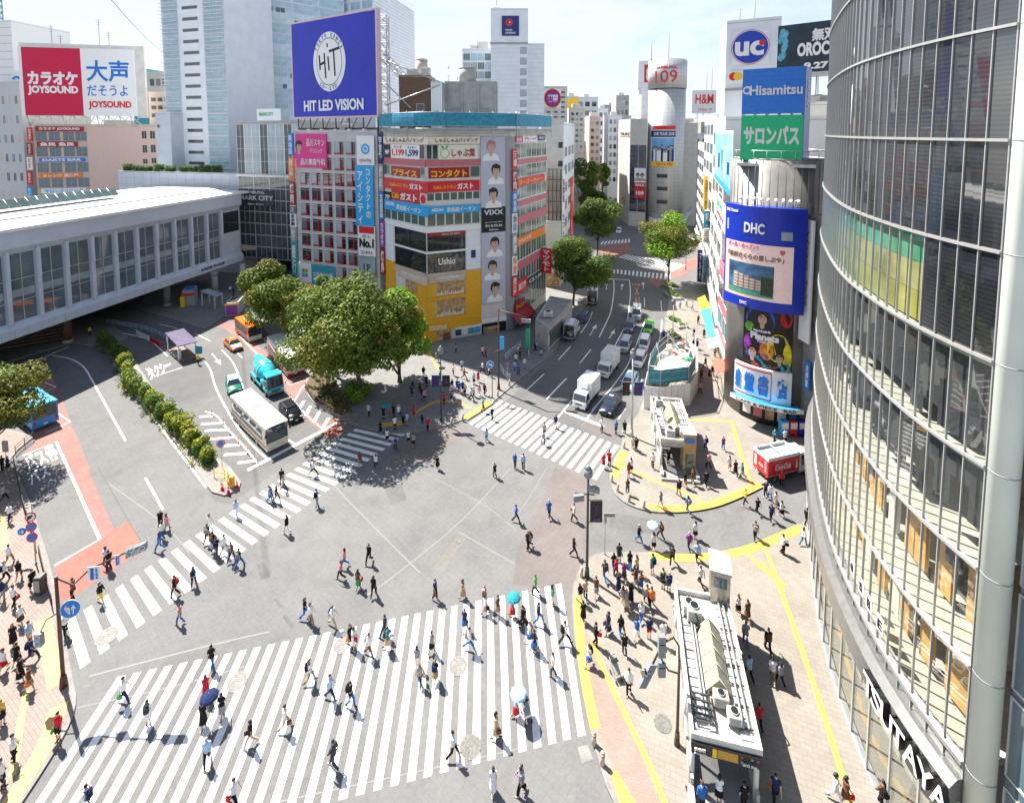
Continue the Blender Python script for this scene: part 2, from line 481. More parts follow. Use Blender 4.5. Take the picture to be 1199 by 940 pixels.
raised('under_bridge_pavement',[G(*q)for q in((-40,440),(40,415),(85,402),(118,408),(150,396),(120,372),(40,380),(-40,400))],M_PLAZA_H)
Z1,Z2,Z3,Z4=0.004,0.008,0.012,0.016
b=MB()
b.face([(*G(*q).xy,Z1)for q in((612,452),(600,463),(588,474),(718,520),(728,500),(757,455),(783,352),(784,336),(712,326),(690,360),(660,396),(650,414))],M_ASPH2)
struct(b,'dogenzaka_road')
b=MB()
b.face([(*G(*q).xy,Z1)for q in((-60,470),(60,400),(150,380),(230,396),(300,372),(312,392),(359,430),(357,457),(404,495),(270,590),(252,588),(120,395),(60,440),(-60,500))],M_ASPH2)
struct(b,'bus_road')
b=MB()
b.face([(*G(*q).xy,Z1)for q in((650,545),(702,563),(697,600),(684,652),(672,692),(600,684),(607,640),(640,575))],M_PINK)
b.face([(*GZ('B2',*q).xy,Z1)for q in((590,330),(720,310),(900,200),(930,150),(820,150),(700,180),(640,205),(580,250))],M_PINK)
b.face([(*GZ('B3',*q).xy,Z2)for q in((340,90),(460,175),(430,215),(300,145))],M_PINK)
struct(b,'worn_pink_road_surface')
b=MB()
b.face([(*GZ('B2',*q).xy,Z1)for q in((770,775),(875,640),(915,645),(820,785))],M_ASPH3)
b.face([(*GZ('B2',*q).xy,Z1)for q in((390,400),(560,350),(640,410),(800,430),(720,530),(620,480),(480,500))],M_ASPH)
b.face([(*GZ('B7',*q).xy,Z2)for q in((285,690),(330,680),(355,745),(305,765))],M_KERB)
struct(b,'road_patches')
b=MB()
rs=[px('C6',*q)for q in((180,262),(285,290),(335,345),(395,495),(412,545),(570,935))]+[px('B1',350,250),px('B1',500,600),px('B1',438,642),px('B1',248,213),px('B1',95,275),px('B1',150,225)]
b.face([(*G(*q).xy,Z1)for q in rs],M_RED2)
b.face([(*G(*q).xy,Z2)for q in((64,662),(117,632),(133,621),(149,610),(157,617),(168,644),(72,708))],M_RED)
b.face([(*GZ('C2',*q).xy,Z2)for q in((60,140),(130,112),(180,150),(330,290),(590,440),(500,562),(470,560),(440,470),(230,260),(130,180))],M_RED2)
b.face([(*GZ('C2',*q).xy,Z2)for q in((545,645),(560,625),(640,690),(735,655),(752,668),(752,745),(690,772),(630,730))],M_RED)
b.face([(*GZ('C8',*q).xy,Z2)for q in((1040,70),(1140,20),(1199,0),(1175,90),(1125,130))],M_RED2)
b.face([(*GZ('C8',*q).xy,Z2)for q in((640,30),(735,10),(740,70),(650,70))],M_RED2)
b.face([(*GZ('A7',*q).xy,Z2)for q in((380,225),(500,195),(520,240),(460,270),(390,262))],M_RED2)
b.face([(*GZ('A7',*q).xy,Z2)for q in((690,330),(770,280),(830,250),(840,285),(760,340),(700,366))],M_RED2)
struct(b,'red_road_surface')
b=MB()
def zebra(topL,topR,n,dirfn=None,botL=None,botR=None,duty=0.5,z=Z3,skip=()):
 """bars spread from the L pair to the R pair of corners (plan points)"""
 topL,topR,botL,botR=[Vector((p[0],p[1]))for p in(topL,topR,botL,botR)]
 for k in range(n):
  if k in skip:continue
  a,c=k/(n-1+duty),(k+duty)/(n-1+duty)
  t0,t1,q0,q1=topL.lerp(topR,a),topL.lerp(topR,c),botL.lerp(botR,a),botL.lerp(botR,c)
  segs=6
  for s_ in range(segs):
   f0,f1=s_/segs,(s_+1)/segs
   b.face([(*q0.lerp(t0,f0),z),(*q1.lerp(t1,f0),z),(*q1.lerp(t1,f1),z),(*q0.lerp(t0,f1),z)],M_WHITE)
def line_hit(p,d,a,c):
 """p + d*s meets the line a-c"""
 e=c-a;den=d.x*e.y-d.y*e.x
 s_=((a.x-p.x)*e.y-(a.y-p.y)*e.x)/den
 return p+d*s_
tl,tr=G(138,792).xy,G(657,683).xy
e0,e1=G(396,937).xy,G(683,861).xy
dl=(G(41,941)-G(139,791)).xy;dr=(G(682.7,860.8)-G(656,690)).xy
zebra(tl,tr,34,None,line_hit(tl,dl,e0,e1),line_hit(tr,dr,e0,e1))
ul,ur=G(78,728).xy,G(424,497).xy
ll,lr=G(94,783).xy,G(475,508).xy
zebra(ul,ur,29,None,ll,lr)
zebra(G(586,469).xy,G(725,522).xy,18,None,G(549,496).xy,G(698,562).xy)
zebra(GZ('A7',425,318).xy,GZ('A7',695,342).xy,16,None,GZ('A7',425,335).xy,GZ('A7',690,368).xy)
zebra(GZ('A7',395,198).xy,GZ('A7',515,186).xy,9,None,GZ('A7',385,212).xy,GZ('A7',515,203).xy)
zebra(GZ('A7',500,255).xy,GZ('A7',760,300).xy,18,None,GZ('A7',465,268).xy,GZ('A7',700,330).xy)
struct(b,'zebra_crossing_markings')
TZ=[0]
b=MB()
def ln(k,pts,wd=0.15,z=Z3,m=None,smooth=True):
 TZ[0]+=1;z=z+0.0003*(TZ[0]%11)
 g=[GZ(k,*q)for q in pts]
 b.ribbon(smooth_path(g,4)if smooth and len(g)>2 else[p.xy for p in g],wd,z,m or M_WHITE)
ln('C8',((740,55),(740,170),(715,330),(670,440),(612,560)),0.2)
ln('C8',((875,60),(885,170),(865,370),(830,480),(745,645)),0.2)
ln('C8',((550,340),(520,420),(445,530)),0.17)
ln('C8',((645,49),(875,59)),0.4)
for q in(((355,645),(265,745)),((538,668),(475,745)),((1008,215),(1010,300)),((1153,240),(1160,330))):ln('C8',q)
for q in(((140,203),(30,325)),((328,230),(222,360)),((100,495),(-60,660)),((800,500),(730,630)),((645,765),(580,865)),((150,700),(15,865))):ln('C1',q,0.17)
ln('A7',((238,798),(150,890)),0.17);ln('A7',((140,778),(62,850)),0.17)
ln('A7',((585,535),(520,710),(450,820),(350,937)),0.17)
ln('C1',((470,630),(290,862)),0.17)
ln('C8',((1163,412),(1145,560),(1105,700)),0.15)
ln('C1',((78,795),(445,935)),0.45)
def arrow(k,tail,head,wd=0.15):
 a,c=GZ(k,*tail).xy,GZ(k,*head).xy
 d=(c-a);L_=d.length;d.normalize();nn=Vector((-d.y,d.x))
 m_=a+d*(L_*0.62)
 b.ribbon([a,m_],wd,Z3,M_WHITE)
 b.face([(*(m_-nn*0.42),Z3),(*c,Z3),(*(m_+nn*0.42),Z3)],M_WHITE)
arrow('C8',(528,547),(588,448));arrow('C8',(698,575),(745,500));ln('C8',((735,515),(755,482),(748,500)),0.2,smooth=False)
arrow('C8',(675,145),(675,82));arrow('C8',(808,148),(815,92));arrow('C8',(1000,140),(997,75))
ln('C8',((925,125),(960,190)),0.2,m=M_ORMK);ln('C8',((955,125),(925,190)),0.2,m=M_ORMK)
ln('C8',((932,215),(935,260)),0.3,m=M_ORMK);ln('C8',((960,210),(962,260)),0.2,m=M_ORMK)
ln('C8',((895,98),(915,98)),1.6,m=M_ORMK);ln('C8',((925,98),(942,98)),1.6,m=M_ORMK);ln('C8',((950,100),(970,100)),1.6,m=M_ORMK)
ln('C6',((320,190),(430,210),(510,258),(560,335),(640,480),(768,712)),0.2)
ln('C6',((150,245),(420,138)),0.2);ln('C6',((195,320),(342,383),(255,420)),0.15,smooth=False)
ln('C6',((350,540),(430,595),(280,662)),0.15,smooth=False)
ln('B1',((638,373),(715,512)),0.18)
ln('C6',((690,235),(755,310),(836,440)),0.18);ln('B1',((590,0),(905,415)),0.2)
ln('B1',((98,277),(246,214),(438,642),(238,758)),0.22,Z4,smooth=False)
ln('C2',((0,345),(30,390),(60,490),(130,625),(225,765),(340,880)),0.2)
ln('C2',((93,281),(150,345),(185,420),(212,492)),0.17)
ln('C2',((0,215),(28,232)),0.15);arrow('C2',(38,300),(88,362))
ln('C2',((735,678),(235,942)),0.45)
ln('C2',((380,730),(500,800)),0.17)
ln('C2',((0,620),(62,642),(130,722),(205,800),(292,905)),0.17)
for q in(((-30,648),(45,645)),((-20,688),(105,683)),((0,725),(132,718)),((25,772),(165,760)),((70,810),(195,803)),((105,857),(240,848)),((180,902),(280,890))):ln('C2',q,0.4)
ln('C2',((498,572),(560,640),(645,715)),0.17)
for q in(((518,605),(545,560)),((555,642),(582,588)),((600,678),(630,620)),((650,708),(680,655))):ln('C2',q,0.4)
ln('C2',((490,570),(525,500),(580,440)),0.17,smooth=False);ln('C2',((440,450),(470,475),(590,430)),0.15,smooth=False)
ln('C2',((190,205),(320,335)),0.17);ln('C2',((165,280),(205,325)),0.15)
ln('A5',((640,755),(680,790),(800,750)),0.15,smooth=False);ln('A5',((480,590),(640,625),(735,700)),0.17)
ln('A5',((690,515),(820,535),(920,570)),0.17);ln('A5',((700,560),(775,578)),0.15);ln('A5',((858,602),(920,634)),0.15)
ln('A5',((120,740),(300,660)),0.17)
def road_text(s_,k,c,up,right,m,z=Z4,bold=0.03):
 """letters laid flat: centred at c, 'up' and 'right' are where the text's top and right middle end (zoom points)"""
 C0,U,Q=GZ(k,*c),GZ(k,*up),GZ(k,*right)
 me=fit_text(s_,m,2,2,bold,0.0)
 for v in me.vertices:
  p=C0+(Q-C0)*v.co.x+(U-C0)*v.co.y
  v.co=(p.x,p.y,z)
 o=bpy.data.objects.new('road_lettering',me);COL.objects.link(o);o['kind']='structure'
road_text('バス停','B1',(180,282),(160,250),(246,250),M_WHITE)
road_text('バス','B1',(172,358),(162,332),(215,335),M_WHITE)
road_text('タクシー','A5',(700,758),(690,735),(748,735),M_WHITE)
MJ=paint_mat('joint_sealant',(.20,.197,.19),.5)
MJD=ground_mat('dark_patch',(.14,.139,.138),(.115,.115,.115),.3,.2)
for k,q in(('B2',((340,405),(470,540),(720,790))),('B2',((1115,330),(900,560),(620,790),(480,890))),('B2',((890,610),(1135,750))),('B5',((390,380),(900,250),(1180,185)))):
 ln(k,q,0.1,Z1,MJ)
for k,q in(('B5',((330,520),(560,470),(760,425),(1100,330))),('B2',((560,250),(700,330),(980,480),(1140,600))),('B3',((150,330),(60,480),(0,560))),('B6',((100,930),(700,800),(1190,690))),('B1',((480,400),(700,560),(830,700)))):
 ln(k,q,0.06,Z1+.0012,MJ)
for k,q in(('B6',((90,40),(120,75),(105,80),(75,45))),('B6',((130,110),(170,160),(150,170),(115,120))),('B2',((0,750),(30,740),(60,800),(20,820))),('B2',((560,415),(640,400),(660,470),(590,490))),('B3',((420,520),(640,560),(640,620),(430,590)))):
 b.face([(*GZ(k,*p_).xy,Z1+.002)for p_ in q],MJD)
ln('C6',((330,510),(470,660),(560,800),(600,930)),0.12,Z1,M_ASPH);ln('B1',((430,330),(640,690)),0.1,Z2,M_ASPH2)
struct(b,'road_markings')
b=MB()
ZT=KERB+0.009
TZ=[0]
def tac(k,pts,wd,m=M_YEL):
 TZ[0]+=1
 ZT=KERB+0.009+0.0016*(TZ[0]%9)
 g=[GZ(k,*q,KERB)for q in pts]
 b.ribbon(smooth_path(g,4)if len(g)>2 else[p.xy for p in g],wd,ZT,m)
tac('B7',((290,20),(290,120),(300,250),(330,450),(365,612)),0.62)
tac('B7',((357,232),(390,330),(500,560),(610,790),(670,945)),0.32)
b.face([(*GZ('B7',*q,KERB).xy,ZT)for q in((430,795),(455,790),(540,937),(470,937))],M_YEL)
b.face([(*GZ('B7',*q,KERB).xy,ZT)for q in((825,853),(1035,915),(1035,990),(825,937))],M_YEL)
tac('B3',((600,713),(720,722),(850,720),(1000,695),(1100,662),(1199,620),(1270,590)),0.75)
tac('B3',((1035,710),(1110,780),(1199,850)),0.32);tac('B4',((40,740),(140,850)),0.32)
tac('B3',((1112,680),(1160,820),(1199,930)),0.32);tac('B8',((125,-20),(180,140),(250,340),(340,610),(440,945)),0.32)
tac('B3',((488,255),(445,375)),0.8);tac('B3',((470,318),(650,395),(830,472)),0.32)
tac('B3',((595,497),(720,508),(870,488),(1000,440),(1085,400)),0.8)
tac('B3',((780,115),(965,127)),0.4);tac('B3',((960,120),(1000,260),(1045,400)),0.4)
tac('B5',((185,130),(250,420)),0.85,M_YEL2);tac('B5',((115,450),(85,620),(55,820)),0.35,M_YEL2)
tac('B5',((262,505),(200,680),(130,800),(40,945)),0.9,M_YEL2);tac('C7',((0,270),(25,440)),0.6,M_YEL2)
tac('B2',((540,143),(640,130)),0.9);tac('B2',((680,98),(780,42),(870,38),(940,68)),0.4);tac('B2',((915,112),(1030,38)),0.9)
tac('A6',((755,680),(800,760)),0.4)
struct(b,'tactile_paving')
b=MB()
b.face([(*GZ('B7',*q,KERB).xy,KERB+0.006)for q in((310,160),(350,230),(520,600),(640,937),(545,937),(455,800),(380,640),(330,400))],M_BRK)
struct(b,'brick_paving_band')
M_MAN=mat('manhole_iron',(0.16,0.15,0.14),0.7,0.2,var=0.3,scale=6)
M_MANP=mat('manhole_pale',(0.225,0.217,0.205),0.8,0,var=0.25,scale=4)
def manhole(k,x,y,r,m,lab,z=0.0):
 p=GZ(k,x,y,z)
 r*=.82;b=MB();b.cyl((0,0),r,0.0,0.022,m,24);o=b.build('manhole_cover',None,(p.x,p.y,z))
 b=MB()
 for q in range(24):
  a0,a1=2*math.pi*q/24,2*math.pi*(q+1)/24
  b.face([(r*.82*math.cos(a0),r*.82*math.sin(a0),.025),(r*.74*math.cos(a0),r*.74*math.sin(a0),.025),(r*.74*math.cos(a1),r*.74*math.sin(a1),.025),(r*.82*math.cos(a1),r*.82*math.sin(a1),.025)],M_MAN)
 for q in range(-2,3):b.box(-r*.5,r*.5,q*r*.22-.02,q*r*.22+.02,.0225,.025,M_MAN)
 b.build('ring',o)
 tag(o,lab,'manhole cover')
for a in(('B5',470,205,0.85,M_MANP,'large pale manhole cover in the left crossing beside the signal pole'),('B5',1040,405,0.75,M_MANP,'pale manhole cover interrupting the upper edge of the near zebra crossing'),('B6',375,245,0.7,M_MANP,'pale manhole cover cut into the top of the near zebra bars, left of its middle'),('B6',885,335,0.75,M_MANP,'pale round manhole cover in the middle of the near zebra crossing'),('B6',940,690,0.75,M_MAN,'grey manhole cover at the lower edge of the near zebra crossing'),('B7',660,587,0.62,M_MAN,'brown manhole cover on the plaza beside the bent signal pole',KERB+0.006),('B3',853,155,0.5,M_MANP,'pale manhole cover on the paving beside the upper subway entrance',KERB+0.006),('B2',885,648,0.4,M_MAN,'small iron manhole cover on the pale patch of the intersection'),('A6',835,722,0.7,M_MAN,'dark manhole cover on the station plaza near the yellow strip',KERB+0.006)):
 manhole(*a)
# ================================================================== buildings: shared parts
M_CONC=mat('concrete',(0.38,0.37,0.35),0.85,var=0.18,scale=0.8)
M_CONCD=mat('grey_concrete',(0.25,0.25,0.245),0.85,var=0.2,scale=0.8)
M_WPAN=mat('white_cladding',(0.72,0.75,0.79),0.5,var=0.06,scale=0.4)
M_WPAN2=mat('offwhite_render',(0.62,0.60,0.56),0.8,var=0.1,scale=0.6)
M_BEIGE=mat('beige_render',(0.55,0.45,0.37),0.8,var=0.1,scale=0.5)
M_STONE=mat('pale_stone',(0.52,0.50,0.46),0.75,var=0.08,scale=0.7)
M_STEEL=mat('galvanised_steel',(0.45,0.46,0.47),0.45,0.6,var=0.12,scale=2)
M_DSTEEL=mat('dark_steel',(0.06,0.062,0.065),0.5,0.3,var=0.2,scale=2)
M_ALU=mat('aluminium_frame',(0.55,0.55,0.54),0.4,0.5,var=0.08,scale=2)
M_GL=glass('dark_glass',(0.022,0.028,0.034))
M_GLB=glass('blue_glass',(0.10,0.15,0.18),0.06)
M_GLG=glass('green_glass',(0.09,0.135,0.12),0.08)
M_GLL=glass('pale_glass',(0.30,0.37,0.41),0.08)
M_ROOF=mat('roof_membrane',(0.42,0.42,0.40),0.9,var=0.25,scale=0.5)
M_WHT=mat('white_paint',(0.78,0.78,0.77),0.45,var=0.04)
M_BLK=mat('black_paint',(0.012,0.012,0.013),0.4,var=0.1)
M_REDS=mat('red_sign',(0.62,0.02,0.03),0.4,var=0.06)
M_DRED=mat('dark_red_sign',(0.33,0.012,0.025),0.4,var=0.08)
M_YELS=mat('yellow_sign',(0.80,0.50,0.03),0.4,var=0.06)
M_BLUS=mat('blue_sign',(0.02,0.20,0.60),0.4,var=0.06)
M_LBLU=mat('sky_blue_sign',(0.03,0.36,0.72),0.4,var=0.06)
M_TEAL=mat('teal_sign',(0.04,0.30,0.40),0.4,var=0.06)
M_PNKS=mat('magenta_sign',(0.72,0.04,0.26),0.4,var=0.06)
M_PNKB=mat('salmon_panel',(0.48,0.14,0.17),0.5,var=0.1)
M_ORGS=mat('orange_sign',(0.78,0.20,0.02),0.4,var=0.06)
M_GRNS=mat('green_sign',(0.02,0.42,0.16),0.4,var=0.06)
M_PURS=mat('purple_sign',(0.25,0.06,0.35),0.4,var=0.06)
M_NAVY=mat('navy_sign',(0.015,0.03,0.16),0.4,var=0.06)
M_GOLD=mat('mustard_panel',(0.72,0.37,0.015),0.45,var=0.08)
M_BROWN=mat('brown_panel',(0.16,0.09,0.055),0.6,var=0.2)
M_CRM=mat('cream_sign',(0.74,0.71,0.58),0.5,var=0.05)
M_SKIN=mat('portrait_skin',(0.55,0.36,0.27),0.6,var=0.05)
M_GRY=mat('grey_panel',(0.30,0.31,0.32),0.5,var=0.1)
M_WARM=mat('lit_shop_interior',(0.42,0.28,0.15),0.6,var=0.6,scale=1.6)
def zr(k,x0,y0,x1,y1):
 a=px(k,x0,y0);c=px(k,x1,y1)
 return a[0],a[1],c[0],c[1]
def FR(f,k,x0,y0,x1,y1,d=0.0):
 return f.rect(*zr(k,x0,y0,x1,y1),d)
WIN={}
def window_mesh(wd,ht,gm,fm,nx=1,nz=1,fr=0.07,out=0.07,sill=False):
 key=(round(wd,2),round(ht,2),gm.name,fm.name,nx,nz,fr,sill)
 if key in WIN:return WIN[key]
 b=MB()
 b.box(-wd/2,wd/2,-0.02,0.03,0,ht,gm)
 b.box(-wd/2,wd/2,-out,0.028,0,fr,fm);b.box(-wd/2,wd/2,-out,0.028,ht-fr,ht,fm)
 for i in range(nx+1):
  x=-wd/2+fr/2+(wd-fr)*i/nx
  h_=fr/2 if i in(0,nx)else fr/3
  b.box(x-h_,x+h_,-out+.003,0.027,fr,ht-fr,fm)
 for j in range(1,nz):
  z=ht*j/nz
  b.box(-wd/2+fr,wd/2-fr,-out+.012,0.025,z-fr/3,z+fr/3,fm)
 if sill:b.box(-wd/2-.06,wd/2+.06,-out-.08,0.02,-.07,-.003,fm)
 WIN[key]=b.mesh('window');return WIN[key]
def win(f,parent,u0,u1,z0,z1,gm=None,fm=None,nx=1,nz=1,d=0.0,name='window',**kw):
 me=window_mesh(u1-u0,z1-z0,gm or M_GL,fm or M_ALU,nx,nz,**kw)
 o=bpy.data.objects.new(name,me);COL.objects.link(o);o.parent=parent
 o.location=f.p((u0+u1)/2,z0,d)-parent.location
 o.rotation_euler[2]=math.atan2(f.t.y,f.t.x)
 return o
def win_grid(f,parent,u0,u1,z0,z1,nc,nr,fw=0.7,fh=0.6,gm=None,fm=None,nx=1,nz=1,**kw):
 cw,rh=(u1-u0)/nc,(z1-z0)/nr
 for r_ in range(nr):
  for c in range(nc):
   g_=gm if not isinstance(gm,(list,tuple))else random.choice(gm)
   uc,zc=u0+cw*(c+.5),z0+rh*(r_+.5)
   win(f,parent,uc-cw*fw/2,uc+cw*fw/2,zc-rh*fh/2,zc+rh*fh/2,g_,fm,nx,nz,**kw)
def part(mb,name,parent):
 o=mb.build(name,parent);o.data.transform(Matrix.Translation(-parent.location));return o
def house(name,label,pts,z0,z1,wall,roofm=None,cat='building',parapet=0.6,group=None):
 """a building: walls over a plan, a roof deck with a parapet"""
 c=sum((Vector((p[0],p[1]))for p in pts),Vector((0,0)))/len(pts)
 e=thing(name,label,cat,(c.x,c.y,z0),0,group)
 b=MB();b.prism(pts,z0,z1,wall);part(b,'wall',e)
 b=MB()
 pp=[Vector((p[0],p[1]))for p in pts]
 ar=sum(pp[a].x*pp[(a+1)%len(pp)].y-pp[(a+1)%len(pp)].x*pp[a].y for a in range(len(pp)))
 if ar<0:pp.reverse()
 b.prism(pp,z1+.003,z1+0.12,roofm or M_ROOF)
 if parapet:
  for a in range(len(pp)):
   p0,p1=pp[a],pp[(a+1)%len(pp)]
   d=(p1-p0)
   if d.length<0.3:continue
   d.normalize();nn=Vector((-d.y,d.x))
   q=[p0+nn*0.005,p1+nn*0.005,p1+nn*0.3,p0+nn*0.3]
   b.prism(q,z1+.125,z1+parapet+0.004*a,wall)
 part(b,'roof',e)
 return e
def backed(A,B,depth):
 """rectangle plan whose front runs from A to B"""
 f=Face(A,B)
 return[f.A,f.B,f.B-f.n*depth,f.A-f.n*depth]
def pxY(x,Y):
 p=P(x,155,Y);return Vector((p.x,p.y))
def zat(y,Y,x=600):
 return P(x,y,Y).z
def roof_unit(parent,x,y,z,sx,sy,sz,m=None,rz=0.0):
 """air conditioning unit: casing, fan ring, grille and feet"""
 m=m or M_WPAN2
 b=MB();b.cbox(-sx/2,sx/2,-sy/2,sy/2,.12,sz,m,.04)
 for a in(-1,1):
  for c in(-1,1):b.box(a*sx*.4-.05,a*sx*.4+.05,c*sy*.4-.05,c*sy*.4+.05,0,.118,M_DSTEEL)
 r=min(sx,sy)*.36
 b.cyl((0,0),r,sz+.003,sz+.1,M_GRY,14)
 b.cyl((0,0),r*.85,sz+.102,sz+.115,M_BLK,14)
 for q in range(5):b.box(-sx*.38,sx*.38,-sy/2-.02,-sy/2-.004,sz*(.2+.14*q),sz*(.2+.14*q)+.05,M_GRY)
 o=b.build('roof_unit',parent,Vector((x,y,z))-parent.location,rz)
 return o
def tank(parent,x,y,z,r,h,m=None):
 b=MB();m=m or M_CONC
 for q in range(4):
  a=q*math.pi/2+.78
  b.box(r*.7*math.cos(a)-.1,r*.7*math.cos(a)+.1,r*.7*math.sin(a)-.1,r*.7*math.sin(a)+.1,0,h*.15,M_STEEL)
 b.cyl((0,0),r,h*.15,h*.9,m,20);b.cyl((0,0),r*1.04,h*.9,h*.94,m,20);b.cyl((0,0),r*.95,h*.94,h,m,20,r*.3)
 b.build('water_tank',parent,Vector((x,y,z))-parent.location)
def truss(b,p0,p1,wdt,n,m,r=0.06):
 """square lattice beam between two points"""
 p0,p1=Vector(p0),Vector(p1);d=(p1-p0).normalized()
 u=d.cross(Vector((0,0,1)));
 if u.length<.1:u=Vector((1,0,0))
 u.normalize();v_=u.cross(d)
 cs=[(u*a+v_*c)*wdt/2 for a,c in((-1,-1),(1,-1),(1,1),(-1,1))]
 for c in cs:b.tube([p0+c,p1+c],r,m,4,False)
 for i in range(n):
  a,e=p0.lerp(p1,i/n),p0.lerp(p1,(i+1)/n)
  for q in range(4):
   c0,c1=cs[q],cs[(q+1)%4]
   if i%2:c0,c1=c1,c0
   b.tube([a+c0,e+c1],r*.6,m,4,False)
   b.tube([e+cs[q],e+cs[(q+1)%4]],r*.6,m,4,False)
def portrait(mb,f,u,z,s,hair,d,shirt=None,skin=None,turn=0.0):
 """a head-and-shoulders picture printed on a board: layers a few mm apart"""
 skin=skin or M_SKIN;shirt=shirt or M_WHT
 def ell(cu,cz,ru,rz,m,dd,n=18,a0=0,a1=2*math.pi):
  mb.face([f.p(u+(cu+ru*math.cos(a0+(a1-a0)*q/n))*s,z+(cz+rz*math.sin(a0+(a1-a0)*q/n))*s,d+dd)for q in range(n)],m)
 mb.face([f.p(u+a*s,z+c*s,d+.004)for a,c in((-.75,-1.15),(.75,-1.15),(.68,-.75),(.3,-.52),(-.3,-.52),(-.68,-.75))],shirt)
 ell(0,-.55,.16,.25,skin,.007)
 ell(0,.12,.42,.50,hair,.009)
 ell(.05*turn,-.02,.31,.42,skin,.012)
 ell(.02+.1*turn,.36,.36,.17,hair,.015)
 for a in(-1,1):
  ell(a*.13+.08*turn,.03,.055,.025,hair,.015,8);ell(a*.13+.08*turn,.1,.075,.018,hair,.015,8)
 ell(.07*turn,-.25,.09,.025,M_PNKB,.015,8);ell(.08*turn,-.1,.03,.03,M_BROWN,.014,6)
# ================================================================== corner shop building (mustard lower storeys) with its signs
c0=Vector((-23.1,88.7));c1=G(501,402).xy;c2=pxY(592,85.3);c3=pxY(600.5,86.3);c4=G(639,353).xy
SL,SF,SR=Face(c0,c1),Face(c1,c2),Face(c3,c4)
c5=c4+Vector((-17,10));c6=c0+Vector((2,14))
ZT_=zat(157,83)
sh=house('shop_building','curved corner shop building with mustard yellow lower floors and stacked sign bands above',[c0,c1,c2,c3,c4,c5,c6],0.13,ZT_,M_WPAN2)
def band(f,k,y0,y1,m,u0=0.0,u1=None,d0=0.0,d1=0.15,at=None,name='spandrel'):
 """a horizontal band on a face; heights read at the photo column 'at'"""
 x=at if at is not None else None
 za,zb=f.uz(*px(k,at,y1))[1],f.uz(*px(k,at,y0))[1]
 b=MB();f.box(b,u0,f.L if u1 is None else u1,za,zb,d0,d1,m)
 return part(b,name,sh)
def ZC(k,y):return SF.uz(*px(k,760,y))[1]
for f in(SL,SF):
 L_=f.L if f is SL else SF.uz(*px('A2',983,700))[0]
 for k0,ya,k1,yb,m in(('A2',702,'A2',732,M_PNKB),('A2',785,'A2',796,M_WPAN2),('A2',838,'A2',846,M_CONC),('A6',135,'A6',160,M_WHT),('A6',243,'A6',252,M_WHT),('A6',340,'A6',372,M_BEIGE),('A6',446,'A6',458,M_GOLD),('A6',540,'A6',590,M_GOLD)):
  b=MB();f.box(b,0 if f is SF else 0,L_-.001 if f is SF else f.L,ZC(k1,yb),ZC(k0,ya),-.2,.14 if f is SF else.137,m);part(b,'spandrel',sh)
UF=SF.uz(*px('A2',983,700))[0]
def wins(f,u0,u1,z0,z1,n,gm,fm=M_ALU,nz=1,nx=1):
 w_=(u1-u0)/n
 for q in range(n):win(f,sh,u0+w_*q+.03,u0+w_*(q+1)-.03,z0,z1,gm,fm,nx,nz)
def uF(k,x,y):return SF.uz(*px(k,x,y))[0]
def uL(k,x,y):return SL.uz(*px(k,x,y))[0]
wins(SL,uL('A2',718,665),SL.L-.1,ZC('A2',700),ZC('A2',636),1,M_GL);wins(SF,.1,uF('A2',798,665),ZC('A2',700),ZC('A2',636),2,M_GL)
wins(SL,.2,uL('A2',588,760),ZC('A2',783),ZC('A2',734),1,M_GLG);wins(SL,uL('A2',720,760),SL.L-.1,ZC('A2',783),ZC('A2',734),1,M_GLG)
wins(SF,uF('A2',938,760),UF-.1,ZC('A2',783),ZC('A2',734),1,M_GLG);wins(SF,.1,UF-.1,ZC('A2',884),ZC('A2',848),7,M_GLG,M_WHT)
wins(SL,.2,SL.L-.15,ZC('A6',133),ZC('A6',66),6,M_GLG,M_WHT);wins(SF,.1,UF-.1,ZC('A6',133),ZC('A6',70),6,M_GLG,M_WHT)
for z0,z1 in((ZC('A6',243),ZC('A6',162)),(ZC('A6',338),ZC('A6',254))):
 wins(SL,uL('A6',610,220),SL.L-.1,z0,z1,2,M_GL,M_BLK);wins(SF,.1,uF('A6',917,220),z0,z1,1,M_GL,M_BLK,nx=3)
for f,a,c in((SL,.1,uL('A6',604,220)),(SF,uF('A6',921,220),UF-.05)):
 b=MB();f.box(b,a,c,ZC('A6',338),ZC('A6',162),0,.1,M_WPAN);part(b,'cladding_panel',sh)
b=MB();SF.box(b,uF('A6',942,260),uF('A6',962,260),ZC('A6',288),ZC('A6',246),.08,.13,M_NAVY);part(b,'small_window',sh)
for z0,z1 in((ZC('A6',445),ZC('A6',374)),(ZC('A6',539),ZC('A6',460))):
 b=MB()
 SL.box(b,SL.L-2.6,SL.L-.02,z0,z1,-.1,.1,M_GOLD);SF.box(b,0,uF('A6',786,400),z0,z1,-.1,.1,M_GOLD)
 for q in range(6):
  uu=.15+q*(uF('A6',786,400)-.2)/6
  SF.box(b,uu,uu+.1,z0+.1,z1-.1,.1,.16,M_YELS)
 part(b,'mustard_panel',sh)
 wins(SF,uF('A6',790,400),uF('A6',917,400),z0,z1,1,M_WARM,M_GOLD,nx=4)
 b=MB()
 for q in range(14):
  uu=uF('A6',794,400)+(uF('A6',912,400)-uF('A6',794,400))*q/14
  SF.box(b,uu,uu+.22,z0+.15,z0+random.uniform(.5,1.1),.03,.06,M_CRM)
 part(b,'shop_display',sh)
 wins(SL,SL.L-6.2,SL.L-2.7,z0,z1,2,M_WARM,M_GOLD)
